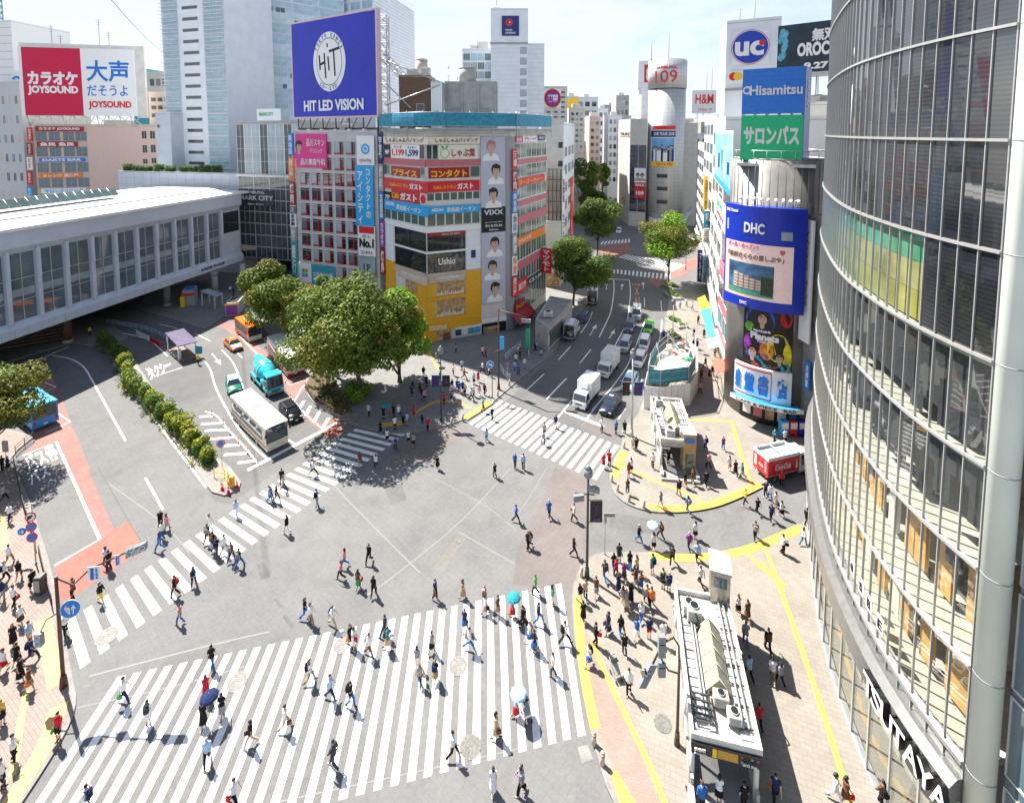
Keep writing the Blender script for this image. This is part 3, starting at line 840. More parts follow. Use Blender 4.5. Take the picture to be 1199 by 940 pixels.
b=MB();SF.box(b,uF('A6',920,440),UF-.03,ZC('A6',560),ZC('A6',344),.0,.17,M_GOLD);SL.box(b,0.2,3.2,ZC('A6',560),ZC('A6',330),0,.17,M_GOLD);part(b,'mustard_panel',sh)
zg=ZC('A6',590)
b=MB();SF.box(b,.02,uF('A6',790,610),.14,zg,0,.12,M_GOLD);SL.box(b,SL.L-3,SL.L-.02,.14,zg,0,.12,M_GOLD);part(b,'mustard_panel',sh)
b=MB();SF.box(b,uF('A6',792,610),uF('A6',856,610),.14,zg-.2,0,.05,M_WARM);SF.box(b,uF('A6',820,610),uF('A6',850,610),.14,zg-.7,.05,.08,M_BROWN);part(b,'shop_door',sh)
b=MB();SF.box(b,uF('A6',870,610),UF,zg-.4,zg,0,.35,M_WHT)
for q in range(4):
 uu=uF('A6',874,610)+q*(UF-uF('A6',874,610))/4
 SF.box(b,uu,uu+.95,.6,zg-.5,.02,.14,(M_NAVY,M_WHT,M_TEAL,M_LBLU)[q]);SF.box(b,uu+.1,uu+.8,1.2,zg-.9,.14,.16,(M_WHT,M_PNKB,M_WHT,M_WHT)[q])
part(b,'ticket_counter',sh)
b=MB();u_=UF+.1
SF.box(b,u_,SF.L,zg-.1,zg+.5,0,.3,M_WHT);SF.box(b,u_,SF.L,.14,zg-.12,0,.06,M_BLK);SF.box(b,u_+.3,SF.L-1.2,.14,zg-.8,.06,.12,M_WARM);part(b,'side_entrance',sh)
b=MB();b.prism([c2+SF.n*.25,c3+SF.n*.3,c3+Vector((.3,.3)),c2+Vector((.2,.5))],.14,ZT_-.5,M_GRY);part(b,'pillar',sh)
def S(f,k,x0,y0,x1,y1,label,base,texts=(),**kw):
 return sign(f,FR(f,k,x0,y0,x1,y1,kw.get('d',.12)),label,base,texts,**kw)
DKR=mat('maroon_letters',(0.25,0.02,0.03),.5,var=0);YL=M_YELS;W_=M_WHT
S(SL,'A2',557,601,751,632,'cream buffet sign band with maroon letters on the left face under the roof',M_CRM,[('しゃぶしゃぶバイキング',DKR,.5,.5,.85,.6,.02)],d=.3)
S(SF,'A2',753,601,981,632,'cream buffet sign band with maroon letters on the front face under the roof',M_CRM,[('しゃぶしゃぶバイキング',DKR,.55,.5,.82,.6,.02)],d=.3)
S(SL,'A2',562,635,588,700,'black floor number board beside the price board',M_BLK,[('9F',W_,.5,.5,.75,.3,.03)])
S(SL,'A2',590,635,716,700,'white board with two prices in red and navy',W_,[('1,199',M_REDS,.27,.42,.44,.5,.03),('1,599',M_NAVY,.75,.42,.42,.5,.03),('ランチ',M_REDS,.27,.82,.3,.18,.01),('ディナー',M_NAVY,.75,.82,.3,.18,.01)])
def leaf(b,f,u0,u1,z0,z1,d):
 W,H=u1-u0,z1-z0
 for a in range(3):b.face([f.p(u0+W*.16+math.cos(t)*H*(.32-.05*a),z0+H*.45+math.sin(t)*H*(.32-.05*a),d+.01+.004*a)for t in[q*.4 for q in range(16)]],(M_GRNS,M_CRM,M_CRM)[a])
 b.face([f.p(u0+W*x,z0+H*z,d+.025)for x,z in((.16,.75),(.2,.95),(.27,.98),(.22,.8))],M_GRNS);b.face([f.p(u0+W*x,z0+H*z,d+.025)for x,z in((.15,.75),(.12,.95),(.05,.93),(.1,.78))],M_GRNS)
S(SF,'A2',799,637,972,702,'cream restaurant board with a green radish emblem and brush letters',M_CRM,[('しゃぶ葉',DKR,.63,.48,.6,.55,.01)],extra=[('emblem',leaf)])
S(SL,'A2',592,733,716,785,'dark red board with yellow letters on the left face',M_DRED,[('プライス',YL,.5,.5,.84,.6,.04)])
S(SF,'A2',756,735,935,788,'dark red board with large yellow letters on the front face',M_DRED,[('コンタクト',YL,.5,.5,.88,.62,.04)])
S(SL,'A2',557,790,751,837,'red restaurant band with white and yellow letters on the left face',M_REDS,[('Caféレストラン',YL,.38,.45,.42,.34,.02),('ガスト',W_,.76,.48,.28,.55,.04)],d=.3)
S(SF,'A2',753,795,979,840,'red restaurant band with white and yellow letters on the front face',M_REDS,[('Caféレストラン',YL,.32,.45,.44,.34,.02),('ガスト',W_,.72,.48,.32,.6,.04)],d=.3)
S(SL,'A2',562,842,590,886,'black floor number board beside the red family restaurant board',M_BLK,[('7F',W_,.5,.5,.8,.4,.03)])
def dots(b,f,u0,u1,z0,z1,d):
 H=z1-z0
 b.face([f.p(u1+H*.55+math.cos(t)*H*.5,z0+H*.5+math.sin(t)*H*.5,d)for t in[q*math.pi/8 for q in range(16)]],M_WHT)
 b.face([f.p(u1+H*.55+math.cos(t)*H*.4,z0+H*.5+math.sin(t)*H*.4,d+.01)for t in[q*math.pi/8 for q in range(16)]],M_REDS)
S(SL,'A2',593,838,715,888,'red board with big white letters beside a round red badge',M_REDS,[('Café',YL,.17,.5,.24,.5,.02),('ガスト',W_,.64,.5,.6,.66,.05)],extra=[('badge',dots)])
S(SL,'A2',557,888,751,935,'sky blue language school band sloping away on the left face',M_LBLU,[('AEON',W_,.17,.62,.2,.34,.03),('英会話イーオン',W_,.6,.45,.55,.5,.02)],d=.28)
S(SF,'A2',754,902,983,936,'sky blue language school band on the front face',M_LBLU,[('AEON',W_,.17,.55,.22,.42,.03),('英会話イーオン',W_,.63,.5,.56,.6,.02)],d=.28)
S(SF,'A6',757,158,918,172,'thin dark red strip sign over the middle shop windows',M_DRED,[('HOUR OF SMILE',W_,.6,.5,.5,.4,.01)])
S(SF,'A6',795,266,878,302,'white script restaurant sign on the dark window',M_GL,[('Ushio',W_,.5,.5,.9,.8,.02)],d=.2,th=.05)
S(SL,'A6',620,334,748,372,'pale cosmetics shop sign band on the left face above the mustard storeys',M_BEIGE,[("L'OCCITANE",W_,.45,.62,.6,.34,.02),('EN PROVENCE',W_,.45,.25,.4,.16,0)],d=.3)
S(SF,'A6',757,346,918,374,'pale cosmetics shop sign band on the front face above the mustard storeys',M_BEIGE,[("L'OCCITANE",W_,.5,.66,.6,.42,.02),('EN PROVENCE',W_,.5,.22,.4,.2,0)],d=.3)
S(SF,'A6',757,550,978,580,'mustard fascia with white capitals above the shop entrance',M_GOLD,[("L'OCCITANE",W_,.18,.5,.34,.6,.03)],d=.32)
uB0,uB1,zB0,zB1=SF.rect(563,160.5,591.5,355)
M_BAN=mat('lilac_grey_print',(0.46,0.46,0.55),.6,var=.05)
HB=[mat('hair_%s'%n_,c_,.6,var=.2,scale=6)for n_,c_ in(('rose',(0.42,0.2,0.2)),('black',(0.02,0.018,0.018)),('dark_brown',(0.05,0.03,0.022)))]
sign(SF,(uB0,uB1,zB0,zB1),'tall lilac banner with six portrait photographs and a black title block',M_BAN,[('VIXX',mat('silver_letters',(.6,.65,.7),.3,var=0),.5,.555,.8,.03,.03),('2018.09.26',W_,.5,.475,.7,.014,.01),('Release',W_,.5,.452,.36,.012,.0),('Japan 3rd Original Album',W_,.5,.495,.7,.008,.0)],name='portrait_banner',cat='banner',d=.22,th=.1,extra=[('title_block',lambda b,f,u0,u1,z0,z1,d:f.quad(b,u0+.02,u1-.02,z0+(z1-z0)*.435,z0+(z1-z0)*.585,d+.006,M_BLK))]+[('portrait',lambda b,f,u0,u1,z0,z1,d,q=q,c=c:portrait(b,f,(u0+u1)/2+(-.1,.1,.0,.05,-.05,.05)[q]*(u1-u0),z0+(z1-z0)*(c+.055),(z1-z0)*.069,HB[(0,1,1,1,2,1)[q]],d+.006*q,None,None,(1,.5,-1,-.5,.2,1)[q]))for q,c in enumerate((.885,.745,.605,.31,.17,.035))])
rows=[('A3',590,627,'sign'),('A3',627,690,'win'),('A3',690,718,'pink'),('A3',718,770,'win'),('A3',806,862,'win'),('A3',862,895,'pink'),('A3',895,937,'win'),('A7',60,100,'pink'),('A7',100,150,'win'),('A7',190,245,'win'),('A7',250,290,'pink'),('A7',292,340,'win'),('A7',380,470,'win')]
for k,y0,y1,t in rows:
 za,zb=SR.uz(*px(k,75,y1+(10 if k=='A7' else 0)))[1],SR.uz(*px(k,75,y0))[1]
 if t=='pink':
  za,zb=za+(zb-za)*.1,zb-(zb-za)*.2
  b=MB();SR.box(b,.3,SR.L-.1,za,zb,0,.16,M_PNKB);part(b,'spandrel',sh)
 elif t=='win':
  for q in range(6):win(SR,sh,.4+q*(SR.L-.6)/6,.4+(q+1)*(SR.L-.6)/6-.06,za,zb,M_GLG,M_WHT,2)
def SRS(k,x0,y0,x1,y1,label,base,texts=(),**kw):
 return sign(SR,FR(SR,k,x0,y0,x1,y1,kw.get('d',.2)),label,base,texts,**kw)
SRS('A3',16,598,44,626,'pink square sign at the near end of the roof edge on the avenue side',M_PNKS,[('美容',W_,.5,.5,.8,.5,.02)],d=.25)
SRS('A3',47,597,110,622,'white roof edge sign with pale red letters on the avenue side',W_,[('クリニック',M_REDS,.5,.5,.8,.5,.02)],d=.25)
SRS('A3',112,594,143,617,'navy roof edge sign at the far end of the avenue side',M_NAVY,[('学院',W_,.5,.5,.7,.5,.02)],d=.25)
SRS('A3',12,775,142,808,'red band with a yellow cartoon style shop name on the avenue side',M_REDS,[('ゴーゴーカレー',YL,.5,.5,.8,.6,.04)],d=.3)
SRS('A7',12,160,143,195,'orange band around the middle of the avenue side',M_ORGS,[('カラオケ館',W_,.3,.5,.4,.5,.02)],d=.3)
SRS('A7',20,362,65,420,'small red sign above the pavement near the corner of the avenue side',M_REDS,[('居酒屋',W_,.5,.5,.7,.5,.02)],d=.5)
SRS('A7',12,455,55,505,'lower red sign over the awning on the avenue side',M_DRED,[('ラーメン',YL,.5,.5,.8,.5,.02)],d=.5)
SRS('A7',66,340,134,372,'dark grey band above the shopfronts at the far end of the avenue side',M_DSTEEL,[('CLUB',W_,.5,.5,.8,.5,.02)],d=.25)
PS=Face(c2+SF.n*.3+SF.t*.1,c3+SF.n*.45)
for q,(k,y0,y1,m,s_,mt,lab)in enumerate((('A2',655,740,M_REDS,'酒場',W_,'topmost red blade sign on the corner pillar'),('A2',745,838,M_DRED,'焼肉',W_,'dark red blade sign second from the top on the corner pillar'),('A2',842,937,M_BLUS,'英会話',W_,'blue blade sign on the corner pillar'),('A6',75,160,M_WHT,'歯科',M_TEAL,'white blade sign halfway down the corner pillar'),('A6',165,255,M_GRY,'美容',W_,'grey blade sign below the white one on the corner pillar'),('A6',262,345,M_WHT,'学習',M_ORGS,'white and orange blade sign low on the corner pillar'),('A6',350,440,M_REDS,'居酒屋',W_,'red blade sign just above the crowd on the corner pillar'))):
 z0,z1=PS.uz(*px(k,1128,y1))[1],PS.uz(*px(k,1128,y0))[1]
 uc=PS.uz(*px(k,1130,y0))[0]
 sign(PS,(uc-.45,uc+.6,z0,z1),lab,m,[(s_,mt,.5,.5,.7,.85,.02,True)],d=.25)
b=MB();u0,u1,z0,z1=FR(SR,'A7',0,490,72,530,.5)
b.face([SR.p(u0,z1,.2),SR.p(u1,z1,.2),SR.p(u1,z0,2.0),SR.p(u0,z0,2.0)],M_DRED);b.face([SR.p(u0,z0,2.0),SR.p(u1,z0,2.0),SR.p(u1,z0-.3,2.0),SR.p(u0,z0-.3,2.0)],M_DRED)
b.face([SR.p(u0,z1-.03,.2),SR.p(u0,z0-.03,2.0),SR.p(u1,z0-.03,2.0),SR.p(u1,z1-.03,.2)],M_DRED)
e=thing('shop_awning','dark red sloping awning over the pavement on the avenue side','awning',SR.p(u0,z0,0));part(b,'canopy',e)
b=MB();SR.box(b,u0,u1,z1,z1+.1,.12,.22,M_STEEL);part(b,'rail',e)
SRP=Face(SR.p(SR.L*.8,0,.2).xy,SR.p(SR.L*.8,0,2.6).xy)
z0,z1=zat(230+330/3.747,98),zat(230+222/3.747,98)
sign(SRP,(.1,2.3,z0,z1),'large red projecting sign with white letters over the avenue pavement',M_REDS,[('マツモト',W_,.5,.5,.7,.85,.03,True)],d=.2)
zr0=ZT_+.13
b=MB()
ring=[c0+Vector((-.6,-.3)),c1+Vector((-.2,-1.0)),c2+Vector((.6,-.9)),c3+Vector((1.1,-.4)),c4+Vector((.8,-2.5))]
path=smooth_path(ring,8);zs0,zs1=zat(148,84),zat(133,84)
M_TARP=mat('blue_tarpaulin',(0.03,0.24,0.36),.55,var=.3,scale=2.2,bump=.6)
t_=thing('tarpaulin_screen','bright blue tarpaulin screen wrapped around the scaffold on the corner roof','tarpaulin',(c1.x,c1.y,zs0))
pts2=[]
for i,p in enumerate(path):
 o_=.1*math.sin(i*1.9)
 pts2.append((p,o_))
for i in range(len(path)-1):
 (p,o0),(q,o1)=pts2[i],pts2[i+1]
 for a in range(3):
  f0,f1=a/3,(a+1)/3
  k0,k1=math.sin(f0*3.1)*.15,math.sin(f1*3.1)*.15
  b.face([(p.x,p.y-o0-k0,zs0+(zs1-zs0)*f0),(q.x,q.y-o1-k0,zs0+(zs1-zs0)*f0),(q.x,q.y-o1-k1,zs0+(zs1-zs0)*f1),(p.x,p.y-o0-k1,zs0+(zs1-zs0)*f1)],M_TARP,True)
part(b,'sheet',t_)
b=MB()
for i,p in enumerate(path[::2]):b.tube([(p.x,p.y+.25,zr0-1.0),(p.x,p.y+.25,zs1+.3)],.05,M_STEEL,5)
for z in(zs0-.4,zs0,zs1+.02):b.tube([(p.x,p.y+.3,z)for p in path],.05,M_STEEL,5)
part(b,'scaffold_pole',t_)
b=MB();pr=[p+Vector((0,.4))for p in path]+[c4+Vector((-3,3)),c0+Vector((1,3))]
b.prism(pr,zr0+.3,zs0-.45,M_GRY);part(b,'scaffold_deck',t_)
pent=house('plant_room','pale concrete plant room with recessed panels on the corner building roof',backed(pxY(521,93),pxY(582,93),8),zr0,zat(98,93),M_CONC,parapet=.4)
pf=Face(pxY(521,93),pxY(582,93))
for q in range(2):win(pf,pent,1+q*4.5,3.6+q*4.5,zr0+2.6,zr0+4.6,M_GRY,M_CONCD,nz=3)
b=MB()
for q in range(4):pf.box(b,q*3.1,q*3.1+.3,zr0,zat(98.5,93),0,.2,M_CONC)
part(b,'pier',pent)
tank(pent,*pxY(548,96),zat(98,93),1.6,3.4);tank(pent,*pxY(495,98),zat(95,96),1.1,4.6,M_BEIGE)
pm=house('machine_room','brown machine room with a small window beside the steel lattice on the roof',backed(pxY(468,92),pxY(504,92),7),zr0,zat(90,92),M_BROWN,parapet=.3)
pf2=Face(pxY(468,92),pxY(504,92));win(pf2,pm,.8,2.2,zr0+1,zr0+2.6,M_GL);win(pf2,pm,3.2,4.6,zr0+4,zr0+5.4,M_GL)
roof_unit(pm,*pxY(485,94),zat(90,92)+.1,2.2,1.6,1.5);roof_unit(pm,*pxY(500,95),zat(90,92)+.1,1.6,1.4,1.9)
pw=house('stair_house','narrow white stair house between the two roof plant rooms',backed(pxY(505,91),pxY(518,91),6),zr0,zat(97,91),M_WHT,parapet=.2)
win(Face(pxY(505,91),pxY(518,91)),pw,.5,1.4,zr0+2,zr0+4,M_GRY,M_CONCD)
for i,(x_,h_)in enumerate(((507,4.4),(526,7),(536,5))):
 p=pxY(x_,95);b=MB();z_=zat(98,93)
 b.tube([(0,0,0),(0,0,h_)],.07,M_STEEL,6);b.box(-.4,.4,-.04,.04,h_*.8,h_*.8+.06,M_STEEL);b.cyl((0,0),.18,h_,h_+.5,M_WHT,8)
 tag(b.build('antenna_mast',None,(p.x,p.y,z_-4)),('thin antenna mast behind the white stair house','tall antenna mast rising behind the concrete plant room','short antenna mast beside the roof water tank')[i],'antenna')
# ================================================================== building with red window frames, and the big screen on its roof
a0,a1=pxY(345,95.5),pxY(441.5,89.0)
FE=Face(a0,a1);zE=zat(156,92)
M_EYE=mat('pale_grey_render',(0.52,0.515,0.52),.7,var=.08,scale=.6)
eb=house('office_building','pale grey office block with red window frames and signs on both edges of its front',backed(a0,a1,16),0.13,zE,M_EYE)
def zE_(k,y,x=420):return FE.uz(*px(k,x,y))[1]
M_REDF=mat('red_window_frame',(0.55,0.02,0.03),.4,var=.05)
M_BLIND=glass('window_with_blind',(0.34,0.42,0.47),.15,.5)
us=[FE.uz(*px('A2',x,740))[0]for x in(212,262,312,366,417)]
zrow=[zE_('A2',680),zE_('A2',765)]
pitch=(zE_('A2',645)-zE_('A6',300))/7.45
wmesh={}
for r_ in range(9):
 z0=zE_('A2',680)-pitch*r_
 for c,u in enumerate(us):
  if r_<2 and c<3 and r_<1.5 and u<FE.uz(*px('A2',300,660))[0]:continue
  wd,ht=2.1,2.35
  b=MB()if not wmesh else None
  key=random.choice((0,0,1,2))
  if key not in wmesh:
   b=MB();gm=(M_BLIND,M_GLB,M_GL)[key]
   b.box(-wd/2,wd/2,-.03,.03,0,ht,M_GL);b.box(-wd/2,wd*.08,-.05,.02,.35,ht-.05,gm)
   b.box(wd*.08,wd*.16,-.16,.02,.0,ht,M_REDF);b.box(-wd/2,wd*.0799,-.16,.02,.1,.3,M_REDF)
   b.box(-wd/2-.08,-wd/2,-.1,.02,-.05,ht+.05,M_EYE);b.box(wd/2,wd/2+.08,-.1,.02,-.05,ht+.05,M_EYE)
   b.box(wd*.2,wd*.5,-.07,.02,ht*.45,ht*.5,M_DSTEEL)
   wmesh[key]=b.mesh('window')
  o=bpy.data.objects.new('window',wmesh[key]);COL.objects.link(o);o.parent=eb
  o.location=FE.p(u,z0,0)-eb.location;o.rotation_euler[2]=math.atan2(FE.t.y,FE.t.x)
 b=MB();FE.box(b,.05,FE.L-.05,z0-1.0,z0-.9,0,.06,M_CONC);part(b,'string_course',eb)
def ES(k,x0,y0,x1,y1,label,base,texts=(),**kw):
 return sign(FE,FR(FE,k,x0,y0,x1,y1,kw.get('d',.3)),label,base,texts,d=kw.pop('d',.3),**kw)
def drop(b,f,u0,u1,z0,z1,d):
 W,H=u1-u0,z1-z0
 for r_,m,dd in((.26,M_LBLU,.01),(.15,M_WHT,.016),(.1,M_LBLU,.022)):
  b.face([f.p(u0+W*.5+math.cos(t)*W*r_,z0+H*.55+math.sin(t)*W*r_,d+dd)for t in[q*math.pi/9 for q in range(18)]],m)
def face_pic(b,f,u0,u1,z0,z1,d):
 portrait(b,f,u0+(u1-u0)*.1,z0+(z1-z0)*.62,(z1-z0)*.3,HB[2],d+.004,M_PNKS,None,1)
ES('A2',174,588,308,736,'magenta clinic sign with a portrait at the top left of the red framed building',M_PNKS,[('品川スキン',W_,.66,.74,.58,.22,.01),('品川美容外科',W_,.56,.17,.8,.2,.02),('クリニック',W_,.68,.5,.4,.14,.01)],extra=[('picture',face_pic)])
ES('A2',441,596,517,726,'white square sign with a blue drop emblem at the head of the blue vertical sign',W_,[('eyecity',M_GRY,.5,.16,.7,.15,.01)],extra=[('emblem',drop)],d=.5)
zz=[FE.uz(*px('A2',480,728))[1],FE.uz(*px('A6',485,132))[1]]
uu=FR(FE,'A2',443,726,521,937)
sign(FE,(uu[0],uu[1],zz[1],zz[0]),'tall sky blue vertical sign with two columns of white letters',M_LBLU,[('アイシティ',W_,.27,.48,.3,.86,.02,True),('コンタクトの',W_,.72,.55,.26,.8,.02,True)],d=.5)
ES('A6',448,130,522,262,'white sign with a red pill and large black number under the blue vertical sign',W_,[('No.1',M_BLK,.5,.43,.85,.3,.05),('コンタクト',M_BLK,.5,.12,.7,.12,.01),('売上',M_GRY,.5,.66,.5,.1,.01)],extra=[('pill',lambda b,f,u0,u1,z0,z1,d:f.quad(b,u0+.2,u1-.2,z1-(z1-z0)*.25,z1-.15,d+.01,M_REDS))],d=.5)
ES('A6',450,264,522,360,'pale blue picture panel at the foot of the vertical signs',M_GLL,[('1F',M_NAVY,.5,.5,.4,.3,.02)],d=.5)
ES('A6',188,293,242,375,'white panel with a four colour emblem above the trees',W_,extra=[('emblem',lambda b,f,u0,u1,z0,z1,d:[f.quad(b,u0+(u1-u0)*a,u0+(u1-u0)*(a+.22),z0+(z1-z0)*c,z0+(z1-z0)*(c+.2),d+.01,m)for a,c,m in((.25,.5,M_GRNS),(.5,.5,M_ORGS),(.25,.27,M_LBLU),(.5,.27,M_GRNS))])])
ES('A6',243,305,345,395,'teal bank fascia with white letters above the trees',M_TEAL,[('三井住友信託',W_,.5,.5,.85,.35,.02)])
LS=Face(a0+FE.n*.2-FE.t*2.0,a0+FE.n*.2)
for q,(k,y0,y1,m,s_,mt,lab)in enumerate((('A2',585,685,M_BLUS,'英会話',W_,'blue blade sign at the top of the left strip on the red framed building'),('A2',690,790,M_ORGS,'居酒屋',W_,'orange blade sign on the left strip of the red framed building'),('A2',797,900,M_DRED,'焼肉',W_,'dark red blade sign on the left strip of the red framed building'),('A2',905,937,M_NAVY,'店',W_,'small navy blade sign on the left strip of the red framed building'),('A6',40,135,M_WHT,'消費者金融',M_NAVY,'white blade sign with navy letters on the left strip of the red framed building'),('A6',140,195,M_GRY,'鍼灸',W_,'grey blade sign on the left strip of the red framed building'),('A6',200,345,M_TEAL,'銀行',W_,'teal blade sign at the foot of the left strip of the red framed building'))):
 z0,z1=LS.uz(*px(k,170,y1))[1],LS.uz(*px(k,170,y0))[1]
 sign(LS,(.55,1.9,z0,z1),lab,m,[(s_,mt,.5,.5,.7,.85,.02,True)],d=.2,th=.3)
RS=Face(a1+FE.n*.3+FE.t*.4,c0+FE.n*.3-FE.t*.1)
for q,(k,y0,y1,m,s_,mt,lab)in enumerate((('A2',590,710,M_NAVY,'学習塾',W_,'navy blade sign at the top of the gap between the two corner blocks'),('A2',720,840,M_GRY,'歯科',W_,'grey blade sign in the gap between the two corner blocks'),('A2',845,937,M_BLUS,'英語',W_,'blue blade sign in the gap between the two corner blocks'),('A6',0,100,M_BLUS,'会話',W_,'second blue blade sign in the gap above the purple one'),('A6',106,220,M_PURS,'カラオケ',W_,'purple blade sign in the gap between the two corner blocks'),('A6',228,340,M_DRED,'焼鳥',W_,'dark red blade sign low in the gap between the two corner blocks'))):
 z0,z1=RS.uz(*px(k,540,y1))[1],RS.uz(*px(k,540,y0))[1]
 sign(RS,(.05,max(.9,RS.L-.2),z0,z1),lab,m,[(s_,mt,.5,.5,.7,.85,.02,True)],d=.2,th=.3)
roof_unit(eb,*pxY(405,95),zE+.13,2,1.5,1.6)
h0,h1=pxY(346,101),pxY(445.5,88.5)
FH=Face(h0,h1)
zh0,zh1=FH.uz(396,138.5)[1],FH.uz(396,18)[1]
M_BIGB=mat('screen_blue',(0.012,0.022,0.42),.35,var=.12,scale=.15)
M_PKF=mat('pale_pink_frame',(0.62,0.45,0.45),.5,var=.05)
def hitlogo(b,f,u0,u1,z0,z1,d):
 W,H=u1-u0,z1-z0;cu,cz=u0+W*.47,z0+H*.56;r=W*.195
 def disc(rr,m,dd):b.face([f.p(cu+rr*math.cos(t),cz+rr*math.sin(t)*1.22,d+dd)for t in[q*math.pi/24 for q in range(48)]],m)
 disc(r,M_WHT,.02);disc(r*.8,M_BLK,.03);disc(r*.775,M_WHT,.04)
 def st(p,w_=.045):
  for(xa,za),(xb,zb)in zip(p[:-1],p[1:]):
   dx,dz=xb-xa,zb-za;L_=math.hypot(dx,dz);nx_,nz_=-dz/L_*w_,dx/L_*w_
   b.face([f.p(cu+r*(x),cz+r*1.22*z,d+.055)for x,z in((xa-nx_,za-nz_),(xb-nx_,zb-nz_),(xb+nx_,zb+nz_),(xa+nx_,za+nz_))],M_BLK)
 st([(-.6,.25),(-.56,-.25)]);st([(-.28,.3),(-.22,-.55)]);st([(-.6,-.08),(-.24,.0)]);st([(-.05,.18),(0,-.3)]);st([(.02,.34),(.66,.42)]);st([(.3,.38),(.36,-.5)]);st([(-.12,.55),(-.04,.55)],.07)
def hitring():
 out=[]
 return out
hs=sign(FH,(.35,FH.L-.35,zh0+.35,zh1-.35),'huge blue advertising screen with a white round emblem standing on the roof',M_BIGB,[('HIT LED VISION',W_,.5,.115,.72,.115,.035)],cat='billboard',name='billboard',d=.4,th=.9,frame=(M_PKF,.35),extra=[('emblem',hitlogo)])
u_c,z_c=.35+(FH.L-.7)*.47,zh0+.35+(zh1-zh0-.7)*.56
rr=(FH.L-.7)*.195
ps=[]
for body,a_0,a_1,flip in(('TOKYO GINZA',150,30,1),('CO.,LTD.',235,305,-1)):
 for q,ch in enumerate(body):
  if ch==' ':continue
  a=R(a_0+(a_1-a_0)*q/(len(body)-1))
  me=fit_text(ch,M_NAVY,rr*(.05 if ch in '.,I' else.11),rr*(.16 if ch not in '.,' else.04),.01,.01)
  mx_=FH.mx(u_c+math.cos(a)*rr*.9,z_c+math.sin(a)*rr*.9*1.22,.4+.06)@Matrix.Rotation(a-math.pi/2 if flip>0 else a+math.pi/2,4,'Z')
  ps.append((me,mx_))
o=merge_mesh('ring_lettering',ps,hs);o.data.transform(Matrix.Translation(-hs.location))
lt=thing('screen_lattice','grey steel lattice bracing behind the right edge of the big blue screen','lattice',FH.p(FH.L,zE,-1))
b=MB()
truss(b,FH.p(FH.L-.3,zE,-1.4),FH.p(FH.L-.3,zh1-1,-1.4),1.6,14,M_STEEL,.09);part(b,'lattice_mast',lt)
b=MB();truss(b,FH.p(FH.L-.3,zh1-8,-1.4),FH.p(FH.L+1.0,zE+4,-14),1.0,9,M_STEEL,.07)
for p,q in((FH.p(FH.L,zE+9,-1.4),FH.p(FH.L+4,zE+1,-9)),(FH.p(FH.L,zE+5,-1.4),FH.p(FH.L+8,zE+9,-8)),(FH.p(FH.L+8,zE+9,-8),FH.p(FH.L+8,zE,-8)),(FH.p(FH.L,zE+13,-1.4),FH.p(FH.L+8,zE+9,-8))):b.tube([p,q],.13,M_STEEL,6)
part(b,'brace',lt)
b=MB()
for q in range(7):
 u=.8+q*(FH.L-1.6)/6
 b.tube([FH.p(u,zE,-.3),FH.p(u,zh0+.4,-.2)],.12,M_DSTEEL,6);b.tube([FH.p(u,zE,-.3),FH.p(min(u+2.2,FH.L),zh0,-.2)],.08,M_DSTEEL,6)
FH.box(b,0,FH.L,zE+.3,zE+1.0,-2.5,-.6,M_DSTEEL);part(b,'support_frame',lt)
b=MB()
for q in range(6):
 u=FH.L*.1+q*FH.L*.16
 b.tube([FH.p(u,zE+.3,-.3),FH.p(u,zE+.5,1.4)],.05,M_STEEL,5);FH.box(b,u-.25,u+.25,zE+.4,zE+.75,1.3,1.75,M_WHT)
part(b,'floodlight_row',lt)
# ================================================================== station bridge over the road
q0,q1=Vector((-71.8,69.4)),Vector((-62.8,113.4))
dB=(q1-q0).normalized()
q00=q0-dB*55
FB=Face(q00,q1)
M_BRG=mat('bridge_cladding',(0.52,0.57,0.64),.5,var=.07,scale=.5)
M_BRGR=mat('bridge_roof_white',(0.72,0.72,0.71),.6,var=.08,scale=.3)
def uB(k,x,y):return FB.uz(*px(k,x,y))[0]
def zB(k,x,y):return FB.uz(*px(k,x,y))[1]
br=thing('station_bridge','long grey station bridge with tall glazed bays spanning the road on the left','bridge',(q1.x,q1.y,5))
zb0=5.4;zw0=zB('A5',200,515);zw1=zB('A5',180,232);zb1=zB('A5',200,130)
UE=FB.L
WID=30
b=MB();FB.box(b,0,UE,zb0,zw0-.8,-1.2,.3,M_BRG)
for q in range(60):
 u=q*UE/60
 if u>40:FB.box(b,u,u+.04,zb0+.02,zw0-.82,.3,.303,M_GRY)
part(b,'lower_beam',br)
b=MB();b.face([FB.p(0,zw0-.8,.3),FB.p(UE,zw0-.8,.3),FB.p(UE,zw0,-.5),FB.p(0,zw0,-.5)],M_BRG);FB.box(b,0,UE,zw0-.82,zw0-.001,-1.2,-.52,M_BRG);part(b,'sloping_sill',br)
b=MB();b.face([FB.p(0,zw1,-.5),FB.p(UE,zw1,-.5),FB.p(UE,zw1+1.0,.35),FB.p(0,zw1+1.0,.35)],M_BRG);FB.box(b,0,UE,zw1+1.0,zb1,-1.2,.35,M_BRG);FB.box(b,0,UE,zw1+.001,zw1+.99,-1.2,-.55,M_BRG);part(b,'upper_fascia',br)
b=MB();FB.box(b,0,UE,zb0+.1,zb0+.6,-WID,-1.21,M_CONCD);FB.box(b,0,UE,zb0+.6,zb1-.3,-WID,-WID+.5,M_CONCD)
for q in range(14):FB.box(b,q*UE/14,q*UE/14+.6,zb0-.5,zb0+.095,-WID,-1.3,M_CONCD)
part(b,'deck',br)
b=MB();FB.box(b,0,UE+2,zb1+.002,zb1+.5,-WID,.7,M_BRGR)
